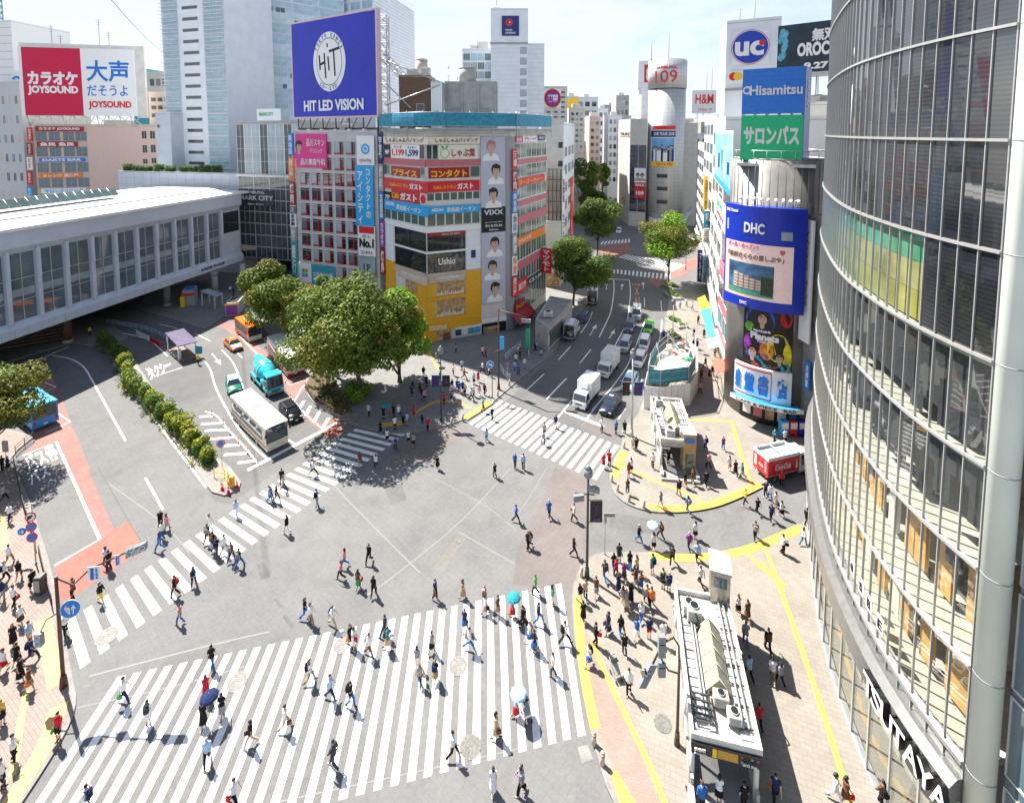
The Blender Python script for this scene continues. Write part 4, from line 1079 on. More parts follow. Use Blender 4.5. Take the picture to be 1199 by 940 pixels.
b.face([FB.p(0,zb1+.52,-4),FB.p(UE+2,zb1+.52,-4),FB.p(UE+2,zb1+.95,-11),FB.p(0,zb1+.95,-11)],M_BRGR)
FB.box(b,0,UE+2,zb1+.5,zb1+.95,-24,-11.01,M_BRGR);FB.box(b,0,UE+2,zb1+.503,zb1+.9,-7.2,-6.9,M_GRY);part(b,'roof',br)
b=MB()
for q in range(34):
 u=30+q*1.55
 for a in(0,):b.face([FB.p(u,zb1+1.6,-13),FB.p(u+1.45,zb1+1.6,-13),FB.p(u+1.45,zb1+3.0,-14.5),FB.p(u,zb1+3.0,-14.5)],M_GLG)
 b.tube([FB.p(u,zb1+1.55,-12.95),FB.p(u,zb1+3.05,-14.5)],.08,M_STEEL,4)
FB.box(b,30,30+34*1.55,zb1+1.51,zb1+3.0,-16,-14.52,M_GLG);part(b,'rooflight',br)
xs=[60,190,312,415,515,610,695,775,850,918,982]
ub=[uB('A5',x,700-x*.55)for x in xs]
bay=(ub[7]-ub[0])/7
ub=[ub[0]+bay*q for q in range(-9,11)]
ub=[u for u in ub if u<UE-.3];M_GLT0=glass('bridge_glass',(.11,.15,.18),.05)
for q,u in enumerate(ub):
 b=MB();FB.box(b,u-.29,u+.29,zw0-.2,zw1+.3,-.9,.0,M_BRG);FB.box(b,u-.21,u+.21,zw0+(zw1-zw0)*.62,zw1+.5,.0,.16,M_BRG);part(b,'mullion_pier',br)
 if q+1<len(ub):
  g_=MB();u2=ub[q+1]
  FB.quad(g_,u+.29,u2-.29,zw0,zw1,-.62,M_GLT0);w_=part(g_,'window',br)
  b=MB()
  FB.box(b,(u+u2)/2-.05,(u+u2)/2+.05,zw0,zw1,-.61,-.5,M_ALU)
  for c in(.3,.62):FB.box(b,u+.38,u2-.38,zw0+(zw1-zw0)*c-.05,zw0+(zw1-zw0)*c+.05,-.605,-.495,M_ALU)
  FB.box(b,u+.38,u2-.38,zw0+(zw1-zw0)*.36,zw0+(zw1-zw0)*.47,-.6,-.56,M_GLL)
  f_=part(b,'frame',br);f_.parent=w_;f_.location=(0,0,0)
b=MB();FB.box(b,ub[-1]+.4,UE,zw0,zw1,-.9,-.4,M_BRG);FB.box(b,ub[-1]+.8,UE-.3,zw0+5,zw1-.3,-.4,-.36,M_GL);part(b,'end_panel',br)
sign(FB,(uB('A5',870,330),uB('A5',985,300),zb0+.5,zb0+1.3),'small dark lettering board on the lower beam at the far end of the bridge',M_BRG,[('●渋谷駅 井の頭線',M_NAVY,.5,.5,.9,.75,.03)],d=.36,th=.05)
for q,(k,x,y,m)in enumerate((('C6',418,95,'brown'),('A5',735,480,'g'),('A5',945,440,'g'),('A5',298,640,'brown'))):
 p=GZ(k,x,y);mm=mat('rust_brown_column',(0.16,0.07,0.045),.7,var=.2)if m=='brown' else M_CONCD
 b=MB();b.cyl((0,0),.62,0,zb0+.1,mm,20);b.cyl((0,0),.75,0,.5,M_CONC,20);b.cyl((0,0),.85,zb0-.6,zb0+.09,mm,20,.7)
 tag(b.build('bridge_column',None,(p.x,p.y,0)),('rust brown round column under the bridge beside the kerb','grey round column under the bridge beyond the barrier rail','grey round column under the bridge near the kiosks','rust brown round column under the bridge at the back of the left road')[q],'column')
lw0,lw1=GZ('C6',-160,190).xy,GZ('C6',395,95).xy
LW=Face(lw0,lw1)
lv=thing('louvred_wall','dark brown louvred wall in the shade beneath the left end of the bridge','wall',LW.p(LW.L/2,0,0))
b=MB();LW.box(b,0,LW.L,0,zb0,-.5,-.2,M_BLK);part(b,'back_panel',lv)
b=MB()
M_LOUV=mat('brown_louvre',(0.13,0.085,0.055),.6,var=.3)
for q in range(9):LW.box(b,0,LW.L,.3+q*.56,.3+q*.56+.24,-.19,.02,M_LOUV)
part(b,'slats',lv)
bw=thing('light_blocking_wall','concrete wall under the bridge, lengthened to shut out light from behind','wall',(-88,100,0))
b=MB();FB.box(b,2,UE-6,0,zb0+.09,-26,-25.5,M_CONCD);part(b,'wall',bw)  # wall stretched along the bridge, added length blocks sky light from behind
b=MB()
for q in range(8):FB.box(b,54+q*4,56.4+q*4,.2,2.8,-25.49,-25.3,M_GL)
part(b,'shutters',bw)
# ================================================================== glass gate block at the end of the bridge, hotel and podium behind
g0,g1=pxY(277,117),pxY(352,112)
FG=Face(g0,g1)
gl=house('glass_building','dark glass building with a white name sign where the bridge ends',backed(g0,g1,26),5.2,FG.uz(310,143)[1],M_GRY,parapet=.3)
zg0,zg1,zg2=FG.uz(310,310)[1],FG.uz(310,207)[1],FG.uz(310,144)[1]
M_GLT=glass('teal_tinted_glass',(0.045,0.065,0.07),.05)
nf=7
for q in range(nf):
 z0,z1=5.3+(zg1-5.3)*q/nf,5.3+(zg1-5.3)*(q+1)/nf
 for c in range(4):
  u0,u1=FG.L*c/4,FG.L*(c+1)/4
  win(FG,gl,u0+.02,u1-.02,z0+.02,z1-.02,M_GLT,M_ALU,3,1,fr=.1,d=.05)
for c in range(8):
 u0,u1=FG.L*c/8,FG.L*(c+1)/8
 win(FG,gl,u0+.02,u1-.02,zg1+.6,zg2-.3,M_GLL if c%3 else M_GLT,M_WHT,2,4,d=.05)
b=MB();FG.box(b,-.1,FG.L+.1,zg1-.1,zg1+.5,0,.5,M_STEEL);part(b,'ledge',gl)
sign(FG,FR(FG,'A1',1045,835,1199,905,.4),'white capital letters of the building name on dark glass above the bridge end',M_GLT,[('MARK CITY',W_,.52,.52,.94,.3,.01),('SHIBUYA',W_,.5,.86,.5,.16,.01),('渋谷マークシティ',W_,.5,.12,.45,.13,.01)],d=.4,th=.1)
sign(FG,FR(FG,'A2',0,478,104,530,.4),'pale roof sign with small green letters above the glass building',M_WPAN,[('MARKCITY',M_GRNS,.4,.55,.6,.3,.02)],d=.2,th=.2)
for q,x in enumerate((285,325,349)):
 p=G(x,336-q*1.5);b=MB();b.cyl((0,0),.6,0,5.25,M_CONC,16);b.cyl((0,0),.7,0,.4,M_CONCD,16)
 tag(b.build('building_column',None,(p.x,p.y,.13)),('concrete column under the left corner of the glass building','concrete column under the middle of the glass building','concrete column under the right corner of the glass building')[q],'column')
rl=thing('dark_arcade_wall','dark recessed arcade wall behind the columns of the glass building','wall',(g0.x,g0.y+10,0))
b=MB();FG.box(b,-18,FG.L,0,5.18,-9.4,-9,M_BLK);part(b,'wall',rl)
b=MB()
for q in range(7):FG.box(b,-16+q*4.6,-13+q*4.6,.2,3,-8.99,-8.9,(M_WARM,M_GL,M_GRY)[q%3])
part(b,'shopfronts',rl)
p0,p1=pxY(135,128),pxY(277,121)
FP=Face(p0,p1)
po=house('podium_building','low grey panelled podium with a clipped hedge along its roof edge behind the bridge',backed(p0,p1,28),0,FP.uz(200,203)[1],M_BRG,parapet=.3)
b=MB()
for q in range(14):FP.box(b,q*FP.L/14,q*FP.L/14+.05,15,FP.uz(200,203)[1]-.1,0,.02,M_GRY)
for q in range(4):FP.box(b,0,FP.L,20+q*1.6,20.04+q*1.6,.021,.03,M_GRY)
part(b,'panel_joints',po)
PODZ=FP.uz(200,203)[1]+.13
def strip_floors(f,par,u0,u1,z0,z1,n,gm,fm,h=.7,name='window_band',nx=1):
 for q in range(n):
  za=z0+(z1-z0)*q/n;zc=za+(z1-z0)/n*h
  win(f,par,u0,u1,za+.1,zc,gm,fm,nx,1,name='window')
t0,t1,t2=pxY(195.5,139),pxY(268,133),pxY(279,140)
F1=Face(t0,t1)
ht=house('hotel_tower','tall pale blue glass hotel tower with horizontal fins rising behind the podium',[t0,t1,t1+Vector((4,18)),t0+Vector((2,20))],PODZ-6,92,M_WPAN,parapet=.5)
M_HGL=glass('hotel_blue_glass',(0.38,0.54,0.62),.12)
M_HGD=glass('hotel_dark_window',(0.06,0.08,0.09),.1)
nfl=22;zs,zt=PODZ+.3,91
uA,uBb,uC=F1.uz(212,80)[0],F1.uz(240,80)[0],F1.uz(266,80)[0]
for q in range(nfl):
 za,zc=zs+(zt-zs)*q/nfl,zs+(zt-zs)*(q+1)/nfl
 win(F1,ht,.1,uA-.2,za+.1,zc-.1,M_HGL,M_WHT,2,1);win(F1,ht,uA+1.2,uBb-1.6,za+.9,zc-1.1,M_HGD,M_WHT,1,1);win(F1,ht,uBb+.2,F1.L-.1,za+.1,zc-.1,M_HGL,M_WHT,3,1)
b=MB()
for q in range(nfl*3):
 z=zs+(zt-zs)*q/(nfl*3)
 F1.box(b,-.3,uA-.3,z,z+.1,.08,.7,M_WPAN);F1.box(b,uBb+.3,F1.L+.2,z,z+.1,.08,.7,M_WPAN)
part(b,'fins',ht)
w0,w1,w2=pxY(279,150),pxY(406,172),pxY(440,165)
F2=Face(w0,w1)
hw=house('hotel_wing','broad pale blue curtain walled hotel wing to the right of the finned tower',[w0,w1,w1+Vector((-4,22)),w0+Vector((-8,20))],20,104,M_WPAN,parapet=.5)
for q in range(24):
 za,zc=22+81*q/24,22+81*(q+1)/24
 for c in range(4):
  win(F2,hw,F2.L*c/4+.03,F2.L*(c+1)/4-.03,za+.05,zc-.05,(M_HGL,M_HGL,glass('hotel_pale_glass',(.52,.66,.73),.12))[(q*7+c*3)%3],M_WPAN,4,2,fr=.12)
b=MB()
for q in range(26):
 z=24+random.randint(0,22)*81/24;u=random.uniform(1,F2.L-2)
 F2.box(b,u,u+1.2,z+1.2,z+2.6,.071,.085,M_HGD)
part(b,'open_panes',hw)
s0,s1,s2=pxY(400,176),pxY(440,168),pxY(487,205)
F3,F4=Face(s0,s1),Face(s1,s2)
hb=house('slab_tower','white panelled slab tower partly hidden behind the big blue screen',[s0,s1,s2,s2+Vector((-24,14)),s0+Vector((0,30))],10,zat(-14,170),M_WPAN,parapet=.6)
for q in range(12):
 for c in range(3):win(F3,hb,.4+c*F3.L/3,F3.L*(c+1)/3-.4,44+q*3.6,46.6+q*3.6,M_HGL,M_WHT,2)
b=MB()
for q in range(44):F4.box(b,0,F4.L,34+q*1.2,34.08+q*1.2,0,.06,M_GRY)
F4.box(b,F4.L*.25,F4.L*.27,60,64,.07,.1,M_GL);F4.box(b,F4.L*.6,F4.L*.64,50,53,.07,.1,M_GL)
part(b,'panel_joints',hb)
for x0,x1,yt,Y,m,lab in((158,178,83,190,M_TEAL,'dark blue tower top peeping out behind the white and red billboard'),(176,201,86,178,M_GRY,'grey slab block between the billboard and the hotel tower'),(176,203,110,160,M_BEIGE,'tan plant building with dark roof openings left of the hotel tower')):
 e=house('office_block',lab,backed(pxY(x0,Y),pxY(x1,Y),14),0,zat(yt,Y),m)
 win_grid(Face(pxY(x0,Y),pxY(x1,Y)),e,.5,Face(pxY(x0,Y),pxY(x1,Y)).L-.5,zat(140,Y),zat(yt,Y)-.6,3,3,.75,.5,M_GL,M_GRY)
e=house('office_block','plain lilac grey block standing just left of the hotel tower',backed(pxY(183,136),pxY(200,134),8),0,zat(134,136),M_BRG)
win(Face(pxY(183,136),pxY(200,134)),e,.6,1.6,zat(150,136),zat(146,136),M_GL)
j0,j1=pxY(39,150),pxY(186,158)
FJ=Face(j0,j1)
jb=house('karaoke_building','pink beige building with red sign bands under the white and red billboard',backed(j0,j1,24),0,FJ.uz(110,148)[1],M_BEIGE)
M_JP=mat('pink_beige_render',(0.62,0.46,0.40),.75,var=.06)
b=MB();ux=FJ.uz(104,190)[0];FJ.box(b,ux,FJ.L-.1,0,FJ.uz(110,149)[1],0,.12,M_JP)
part(b,'blank_wall',jb)
us_=[FJ.uz(*px('A1',x,700))[0]for x in(188,246,308,362)]
for k,(y0,y1)in enumerate(((578,620),(645,688),(713,757),(780,823),(848,890))):
 z0,z1=FJ.uz(*px('A1',280,y1))[1],FJ.uz(*px('A1',280,y0))[1]
 for u in us_:win(FJ,jb,u-1.5,u+1.5,z0,z1,M_GLB,M_JP,2,d=.02)
for(x0,y0,x1,y1)in((622,575,645,610),(658,575,682,610),(626,637,648,672),(662,635,685,670),(628,697,650,720),(665,693,688,718)):
 r_=FR(FJ,'A1',x0,y0,x1,y1);win(FJ,jb,*r_,M_GL,M_WPAN2,2,d=.12)
for(y0,y1,x0,x1,m,s_,mt,lab)in((556,577,158,368,M_DRED,'カラオケ JOYSOUND',W_,'dark red karaoke band at the top of the pink beige building'),(622,645,165,342,M_DRED,'魚民 魚民',W_,'second dark red band on the pink beige building'),(694,710,175,375,M_BLUS,'DARTS BAR',W_,'narrow blue and red band halfway down the pink beige building'),(760,780,178,362,M_ORGS,'オレンジ 居酒屋',W_,'orange band low on the pink beige building'),(826,848,185,382,M_WHT,'サロンクリニック',M_LBLU,'white band with blue letters low on the pink beige building')):
 r_=FR(FJ,'A1',x0,y0,x1,y1);sign(FJ,r_,lab,m,[(s_,mt,.5,.5,.85,.7,.03)],d=.4,th=.3)
for q,(y0,y1,m)in enumerate(((560,620,M_REDS),(628,680,M_DRED),(690,745,M_WHT),(752,810,M_REDS),(820,870,M_LBLU))):
 r_=FR(FJ,'A1',124,y0,146,y1);sign(FJ,r_,('bright red','dark red','white','second bright red','sky blue')[q]+' blade sign on the left edge of the pink beige building',m,[('カラオケ',W_ if m is not M_WHT else M_REDS,.5,.5,.6,.8,.03,True)],d=.6,th=.4)
k0,k1=pxY(28.5,150),pxY(163,156)
FK=Face(k0,k1)
zk=FK.uz(95,136)[1];zk1=FK.uz(95,57)[1]
ub_=FK.uz(97,95)[0]
kb=sign(FK,(.1,FK.L-.1,zk,zk1),'wide roof billboard, left third red and the rest white with blue brush letters',W_,[('大声',mat('blue_brush',(.01,.16,.55),.5,var=0),.76,.67,.38,.32,.02),('だそうよ',mat('blue_brush',(.01,.16,.55),.5,var=0),.75,.38,.36,.16,.01),('JOYSOUND',M_REDS,.765,.16,.38,.13,.04)],cat='billboard',name='billboard',d=.5,th=.6)
b=MB();FK.box(b,1,ub_,zk+.05,zk1-.1,.5,.54,mat('crimson_panel',(.55,.0,.05),.35,var=.05));o=part(b,'red_panel',kb)
for s_,zz_,hh in(('カラオケ',.55,.2),('JOYSOUND',.37,.14)):
 me=fit_text(s_,W_,(ub_-1)*.86,(zk1-zk)*hh,.05,.03);me.transform(Matrix.Translation(-kb.location)@FK.mx(1+(ub_-1)/2,zk+(zk1-zk)*zz_,.57))
 o=bpy.data.objects.new('lettering',me);COL.objects.link(o);o.parent=kb
b=MB();FK.box(b,.1,FK.L+2.5,zk1-.2,zk1+1.2,-1,.1,M_WPAN2);FK.box(b,FK.L-.1,FK.L+2.5,zk-.5,zk1-.21,-1,.1,M_WPAN2);part(b,'back_screen',kb)
b=MB()
for q in range(10):
 u=1+q*FK.L/10;zt_=FJ.uz(110,148)[1]
 b.tube([FK.p(u,zt_,-1),FK.p(u,zk+.2,.2)],.14,M_STEEL,5);b.tube([FK.p(u,zt_,-1),FK.p(u+2.6,zk,.2)],.12,M_STEEL,5);b.tube([FK.p(u+2.6,zt_,-2),FK.p(u,zk,.1)],.12,M_STEEL,5)
part(b,'support_frame',kb)
for q,x in enumerate((68,78,123,134)):
 p=pxY(x,158);b=MB();h_=(9,6,11,7)[q];z_=zat(60,158)
 b.tube([(0,0,0),(0,0,h_)],.1,M_GRY,5)
 for c in range(3):b.box(-.9+.2*c,.9-.2*c,-.04,.04,h_-.6-c*.7,h_-.5-c*.7,M_GRY)
 b.box(-.3,.3,-.3,.3,0,.3,M_GRY)
 tag(b.build('roof_aerial',None,(p.x,p.y,z_-1)),('tallest of the two left aerials on the karaoke billboard','short branched aerial on top of the karaoke billboard','tall aerial on the right part of the karaoke billboard','lower aerial at the right end of the karaoke billboard')[q],'aerial')
l0,l1=pxY(-30,160),pxY(27,155)
FLt=Face(l0,l1)
lb=house('grey_tower','grey tower with rows of small paired windows at the left edge',backed(l0,l1,20),0,FLt.uz(10,98)[1],mat('grey_tower_render',(.50,.52,.52),.7,var=.06))
win_grid(FLt,lb,1,FLt.L-.5,FLt.uz(10,240)[1],FLt.uz(10,106)[1],7,6,.45,.45,[M_GLB,M_GL,M_BEIGE],M_WPAN,2)
l2,l3=pxY(-40,170),pxY(22,168)
lb2=house('white_tower','plain white tower top rising behind the grey tower at the left edge',backed(l2,l3,20),0,zat(27,170),M_WHT)
b=MB();f_=Face(l2,l3)
for q in range(8):f_.box(b,0,f_.L,zat(98,170)+q*2.6,zat(98,170)+q*2.6+.12,0,.06,M_GRY)
part(b,'panel_joints',lb2)
sign(f_,FR(f_,'F',14,84,33,97,.3),'small white rooftop board with a blue wave beside the karaoke billboard',W_,[('〜',M_BLUS,.5,.4,.9,.4,.06)],d=.6)
e=thing('roof_mast','blue steel mast on the white tower at the top left corner','mast',(*pxY(6,172),zat(27,170)))
b=MB();truss(b,(0,0,0),(0,0,12),2.2,6,mat('blue_steel',(.10,.25,.38),.5,.2),.2);b.build('lattice',e)
b=MB();b.box(-1.6,1.6,-1.6,1.6,-.2,.3,M_GRY);b.build('base_plate',e)
# ================================================================== far side of the avenue, left row
def block(x0,x1,yt,Y,depth,m,label,rows=0,cols=0,ybot=None,gm=M_GL,fm=M_WHT,side=None,Y1=None,name='office_block',fw=.6,fh=.5,nx=1,ytop_win=None):
 """a block seen through its front face; optional receding side on the 'L' or 'R'"""
 A,B=pxY(x0,Y),pxY(x1,Y1 or Y)
 f=Face(A,B);zt_=zat(yt,Y)
 e=house(name,label,backed(A,B,depth),0,zt_,m)
 if rows:
  zb_=zat(ybot or 300,Y)
  win_grid(f,e,.3,f.L-.3,max(.5,zb_),(zat(ytop_win,Y)if ytop_win else zt_-.8),cols,rows,fw,fh,gm,fm,nx)
 return e,f
tw,ft=block(575,618,12,172,18,M_WPAN,'tall white tower with a black square badge near its top',name='tower_block')
bz=zat(50,172)
b=MB();ft.box(b,-.3,ft.L,bz-.6,bz,-.1,.25,M_GRY);part(b,'string_course',tw)
for q in range(11):
 z=bz-4-q*3.6;win(ft,tw,ft.L*.78,ft.L-.3,z,z+2.6,M_GLL,M_WHT,1)
b=MB()
for q in range(30):ft.box(b,ft.L*.02,ft.L*.76,bz-2-q*1.5,bz-1.95-q*1.5,0,.03,M_GRY)
part(b,'panel_joints',tw)
def mask_badge(b,f,u0,u1,z0,z1,d):
 W,H=u1-u0,z1-z0
 for r_,m,dd,cx_ in((.22,M_REDS,.01,.42),(.1,M_BLK,.018,.42),(.05,M_WHT,.024,.45)):
  b.face([f.p(u0+W*cx_+math.cos(t)*W*r_,z0+H*.67+math.sin(t)*W*r_,d+dd)for t in[q*math.pi/9 for q in range(18)]],m)
sign(ft,FR(ft,'A2',1078,71,1153,158,.3),'black square badge with a red disc high on the white tower',M_NAVY,[('TOHO',W_,.4,.28,.42,.1,.02),('CINEMAS',W_,.5,.14,.6,.1,.02)],extra=[('emblem',mask_badge)],d=.35)
sd_,fs=block(618,637,53,178,16,M_WPAN,'lower white wing on the right of the tower with the black badge',name='tower_wing')
b=MB()
for q in range(24):fs.box(b,0,fs.L,zat(58,178)-q*1.6,zat(58,178)-q*1.6+.06,0,.04,M_GRY)
part(b,'panel_joints',sd_)
e=thing('lightning_mast','slim mast on top of the tower with the black badge','mast',(*pxY(582,174),zat(12,172)))
b=MB();b.tube([(0,0,0),(0,0,9)],.14,M_STEEL,5);b.build('pole',e);b=MB();b.box(-1,1,-1,1,0,1.2,M_WPAN);b.build('base',e)
gt,fg_=block(542,577,59,182,18,M_WPAN,'low glass office block to the left of the tower with the black badge',7,4,135,[M_HGL,M_GLL,M_GLB],M_WHT,fw=.96,fh=.8,nx=3)
roof_unit(gt,*pxY(566,186),zat(59,182)+.2,4,3,3.4);roof_unit(gt,*pxY(556,186),zat(59,182)+.2,3,3,2)
wb,fw_=block(633,660,146,112,4,M_WPAN2,'white rendered block with two small square windows just beyond the corner building')
wq=Face(pxY(660,112),pxY(672.5,140));wb2=house('office_block','long white side block with a red vertical sign facing the avenue',[pxY(660,112),pxY(672.5,140),pxY(640,140),pxY(634,112.2)],0,zat(146,112)-.02,M_WPAN)
for y in(170,192):win(fw_,wb,fw_.L*.75,fw_.L*.98,zat(y+4,112),zat(y-4,112),M_GL,M_WHT)
for q in range(7):
 for c in range(3):win(wq,wb2,2+c*9,8+c*9,4+q*4.2,6.4+q*4.2,M_GLB,M_WHT,3)
sign(Face(pxY(668,113),pxY(672.5,114)),(0,.85,zat(286,113),zat(208,113)),'tall red vertical sign with white letters at the far edge of the white block',M_REDS,[('Tsutaya',W_,.5,.75,.5,.2,.02,True),('Tsutaya',W_,.5,.25,.5,.2,.02,True)],d=.2)
sign(Face(pxY(658,111.5),pxY(661.5,112)),(0,.8,zat(290,112),zat(200,112)),'tall white and navy vertical sign on the corner of the white block',M_WHT,[('美容室',M_NAVY,.5,.75,.6,.3,.02,True),('カフェ',M_BLUS,.5,.3,.6,.3,.02,True)],d=.3)
lw_,flw=block(637,658,262,110,5,M_WPAN2,'low white shop block in front of the scaffolded lot',name='shop_building')
b=MB();flw.box(b,.3,flw.L-.3,.3,3.4,0,.1,M_WARM);part(b,'shopfront',lw_)
sc_=thing('wooden_scaffold','brown scaffold with boards on the lot beside the white block','scaffold',(*pxY(648,111.6),zat(262,110)))
b=MB();fsx=Face(pxY(638,111.7),pxY(657,111.7));z0=zat(262,110);z1=zat(198,111)
for q in range(5):b.tube([fsx.p(fsx.L*q/4,z0,0),fsx.p(fsx.L*q/4,z1,0)],.07,M_BROWN,5);b.tube([fsx.p(fsx.L*q/4,z0,.9),fsx.p(fsx.L*q/4,z1,.9)],.07,M_BROWN,5)
for q in range(6):
 z=z0+(z1-z0)*q/5;b.tube([fsx.p(0,z,.9),fsx.p(fsx.L,z,.9)],.06,M_BROWN,5)
for q in range(4):b.tube([fsx.p(fsx.L*q/4,z0+1,.95),fsx.p(fsx.L*(q+1)/4,z1-2,.95)],.05,M_BROWN,5)
part(b,'poles',sc_)
b=MB()
for q in range(1,5):fsx.box(b,0,fsx.L,z0+(z1-z0)*q/5-.05,z0+(z1-z0)*q/5+.04,.05,.85,mat('scaffold_board',(.30,.22,.13),.8,var=.2))
part(b,'boards',sc_)
rb_,frb=block(637,664,103,190,16,M_WPAN2,'white block that carries the round purple sign',6,3,140,M_GLB,M_WHT)
def rdisc(b,f,u0,u1,z0,z1,d):
 for r_,m,dd in((.5,M_ORGS,.01),(.46,M_DRED,.03),(.38,mat('violet_disc',(.30,.02,.28),.4,var=.3),.05)):
  b.face([f.p((u0+u1)/2+math.cos(t)*(u1-u0)*r_,(z0+z1)/2+math.sin(t)*(z1-z0)*r_,d+dd)for t in[q*math.pi/16 for q in range(32)]],m)
sign(frb,FR(frb,'A3',138,390,214,474,.4),'round orange rimmed purple sign with two white characters high on a white block',M_WHT,[('楽園',W_,.5,.5,.6,.4,.05)],extra=[('disc',rdisc)],d=.4)
far=[(662,677,114,250,M_YELS,'yellow topped narrow block in the distance up the avenue',4,2,170),(675,700,115,262,M_WPAN,'white block with lettering along its parapet in the distance up the avenue',8,3,200),(682,691,141,240,M_BEIGE,'narrow tan block in front of the distant white one',7,2,200),(690,703,138,215,M_JP,'pale pink block halfway up the left side of the avenue',6,2,190),(667,684,128,200,M_WPAN2,'pale block above the first street trees on the left of the avenue',7,3,175),(700,712,128,300,M_WPAN,'far pale block at the vanishing point of the avenue, left',6,2,190),(706,726,124,330,M_CONC,'far grey block with a roof sign at the end of the avenue',7,3,190),(712,728,136,260,M_WHT,'white glazed block with coloured blade signs right of the street trees',8,3,215),(721,736,113,280,M_CONC,'grey block with sloping roof behind the left wing of the round tower',4,3,160),(640,668,138,230,M_GRY,'grey roofed block behind the white rendered block',2,4,150)]
for(x0,x1,yt,Y,m,lab,r_,c_,yb)in far:
 e,f=block(x0,x1,yt,Y,14,M_WPAN2 if m is M_YELS else m,lab,r_,c_,yb,[M_GLB,M_GL,M_GLL],M_WHT,fw=.7,fh=.55)
 if m is M_YELS:
  b=MB();f.box(b,0,f.L,zat(133,Y),zat(115,Y),0,.3,m);part(b,'yellow_board',e)
 if x0==712:
  for q,(y0,y1,mm)in enumerate(((142,152,M_BLUS),(158,178,M_REDS),(180,200,M_NAVY),(202,214,M_REDS))):
   sign(f,(f.L*.72,f.L*.95,zat(y1,Y),zat(y0,Y)),('blue','upper red','navy','lower red')[q]+' blade sign on the distant white glazed block',mm,[('店',W_,.5,.5,.6,.5,.03)],d=.5)
 roof_unit(e,(f.A.x+f.B.x)/2,f.A.y+5,zat(yt,Y)+.13,3,2.5,2.2)
rs_=random.Random(3)
for q in range(46):
 x=600+q*10.5 if q<30 else 20+(q-30)*34
 Y=rs_.uniform(330,520);wpx=rs_.uniform(12,30);yt=rs_.uniform(128,156)
 e,f=block(x,x+wpx,yt,Y,25,rs_.choice((M_WPAN,M_WPAN2,M_CONC,M_BEIGE,M_STONE,M_GRY)),'small distant city block on the hazy skyline',3,3,190,[M_GLB,M_GL],M_WHT,fw=.6,fh=.45)
 e['group']='distant city blocks on the skyline'
# ================================================================== round tower
M_TOW=mat('pale_metal_panels',(0.56,0.555,0.54),.38,.25,var=.06,scale=.3)
tc_=pxY(780,184);tr_=6.6
tz=zat(70,180);z_j=zat(103,178)
rt=thing('round_tower','pale panelled round tower with a red number sign at the top where the avenue forks','tower',(tc_.x,tc_.y,0))
def panel_mat():
 m=bpy.data.materials.new('tower_panels');m.use_nodes=True
 n,l=m.node_tree.nodes,m.node_tree.links;bs=n['Principled BSDF']
 t=n.new('ShaderNodeTexCoord');br_=n.new('ShaderNodeTexBrick');br_.offset=0.0
 br_.inputs['Scale'].default_value=1;br_.inputs['Brick Width'].default_value=1.0;br_.inputs['Row Height'].default_value=1.0;br_.inputs['Mortar Size'].default_value=.025
 br_.inputs['Color1'].default_value=(.56,.555,.54,1);br_.inputs['Color2'].default_value=(.52,.515,.50,1);br_.inputs['Mortar'].default_value=(.27,.27,.26,1)
 l.new(t.outputs['UV'],br_.inputs['Vector']);l.new(br_.outputs['Color'],bs.inputs['Base Color']);bs.inputs['Roughness'].default_value=.38;bs.inputs['Metallic'].default_value=.25
 return m
M_TPAN=panel_mat()
def cyl_uv(name,parent,r,z0,z1,m,n=56,su=28,sz=1.4):
 b=MB();b.loft([[(r*math.cos(2*math.pi*k/n),r*math.sin(2*math.pi*k/n),z)for k in range(n)]for z in(z0,z1)],m,True,True)
 o=b.build(name,parent);me=o.data;uv=me.uv_layers.new(name='UVMap')
 for p in me.polygons:
  for li in p.loop_indices:
   v=me.vertices[me.loops[li].vertex_index].co;a=math.atan2(v.y,v.x)/(2*math.pi)
   if p.center.y<0 and False:pass
   c_=math.atan2(p.center.y,p.center.x)/(2*math.pi)
   if a-c_>.5:a-=1
   if c_-a>.5:a+=1
   uv.data[li].uv=(a*su,v.z/sz)
 return o
cyl_uv('shaft',rt,tr_,0,z_j-.3,M_TPAN);cyl_uv('crown_drum',rt,tr_+.25,z_j,tz,M_TPAN)
b=MB();b.cyl((0,0),tr_-.3,z_j-.3,z_j,M_DSTEEL,40);b.build('shadow_gap',rt)
b=MB();b.cyl((0,0),tr_-.2,tz,tz+.15,M_ROOF,40);b.build('roof',rt)
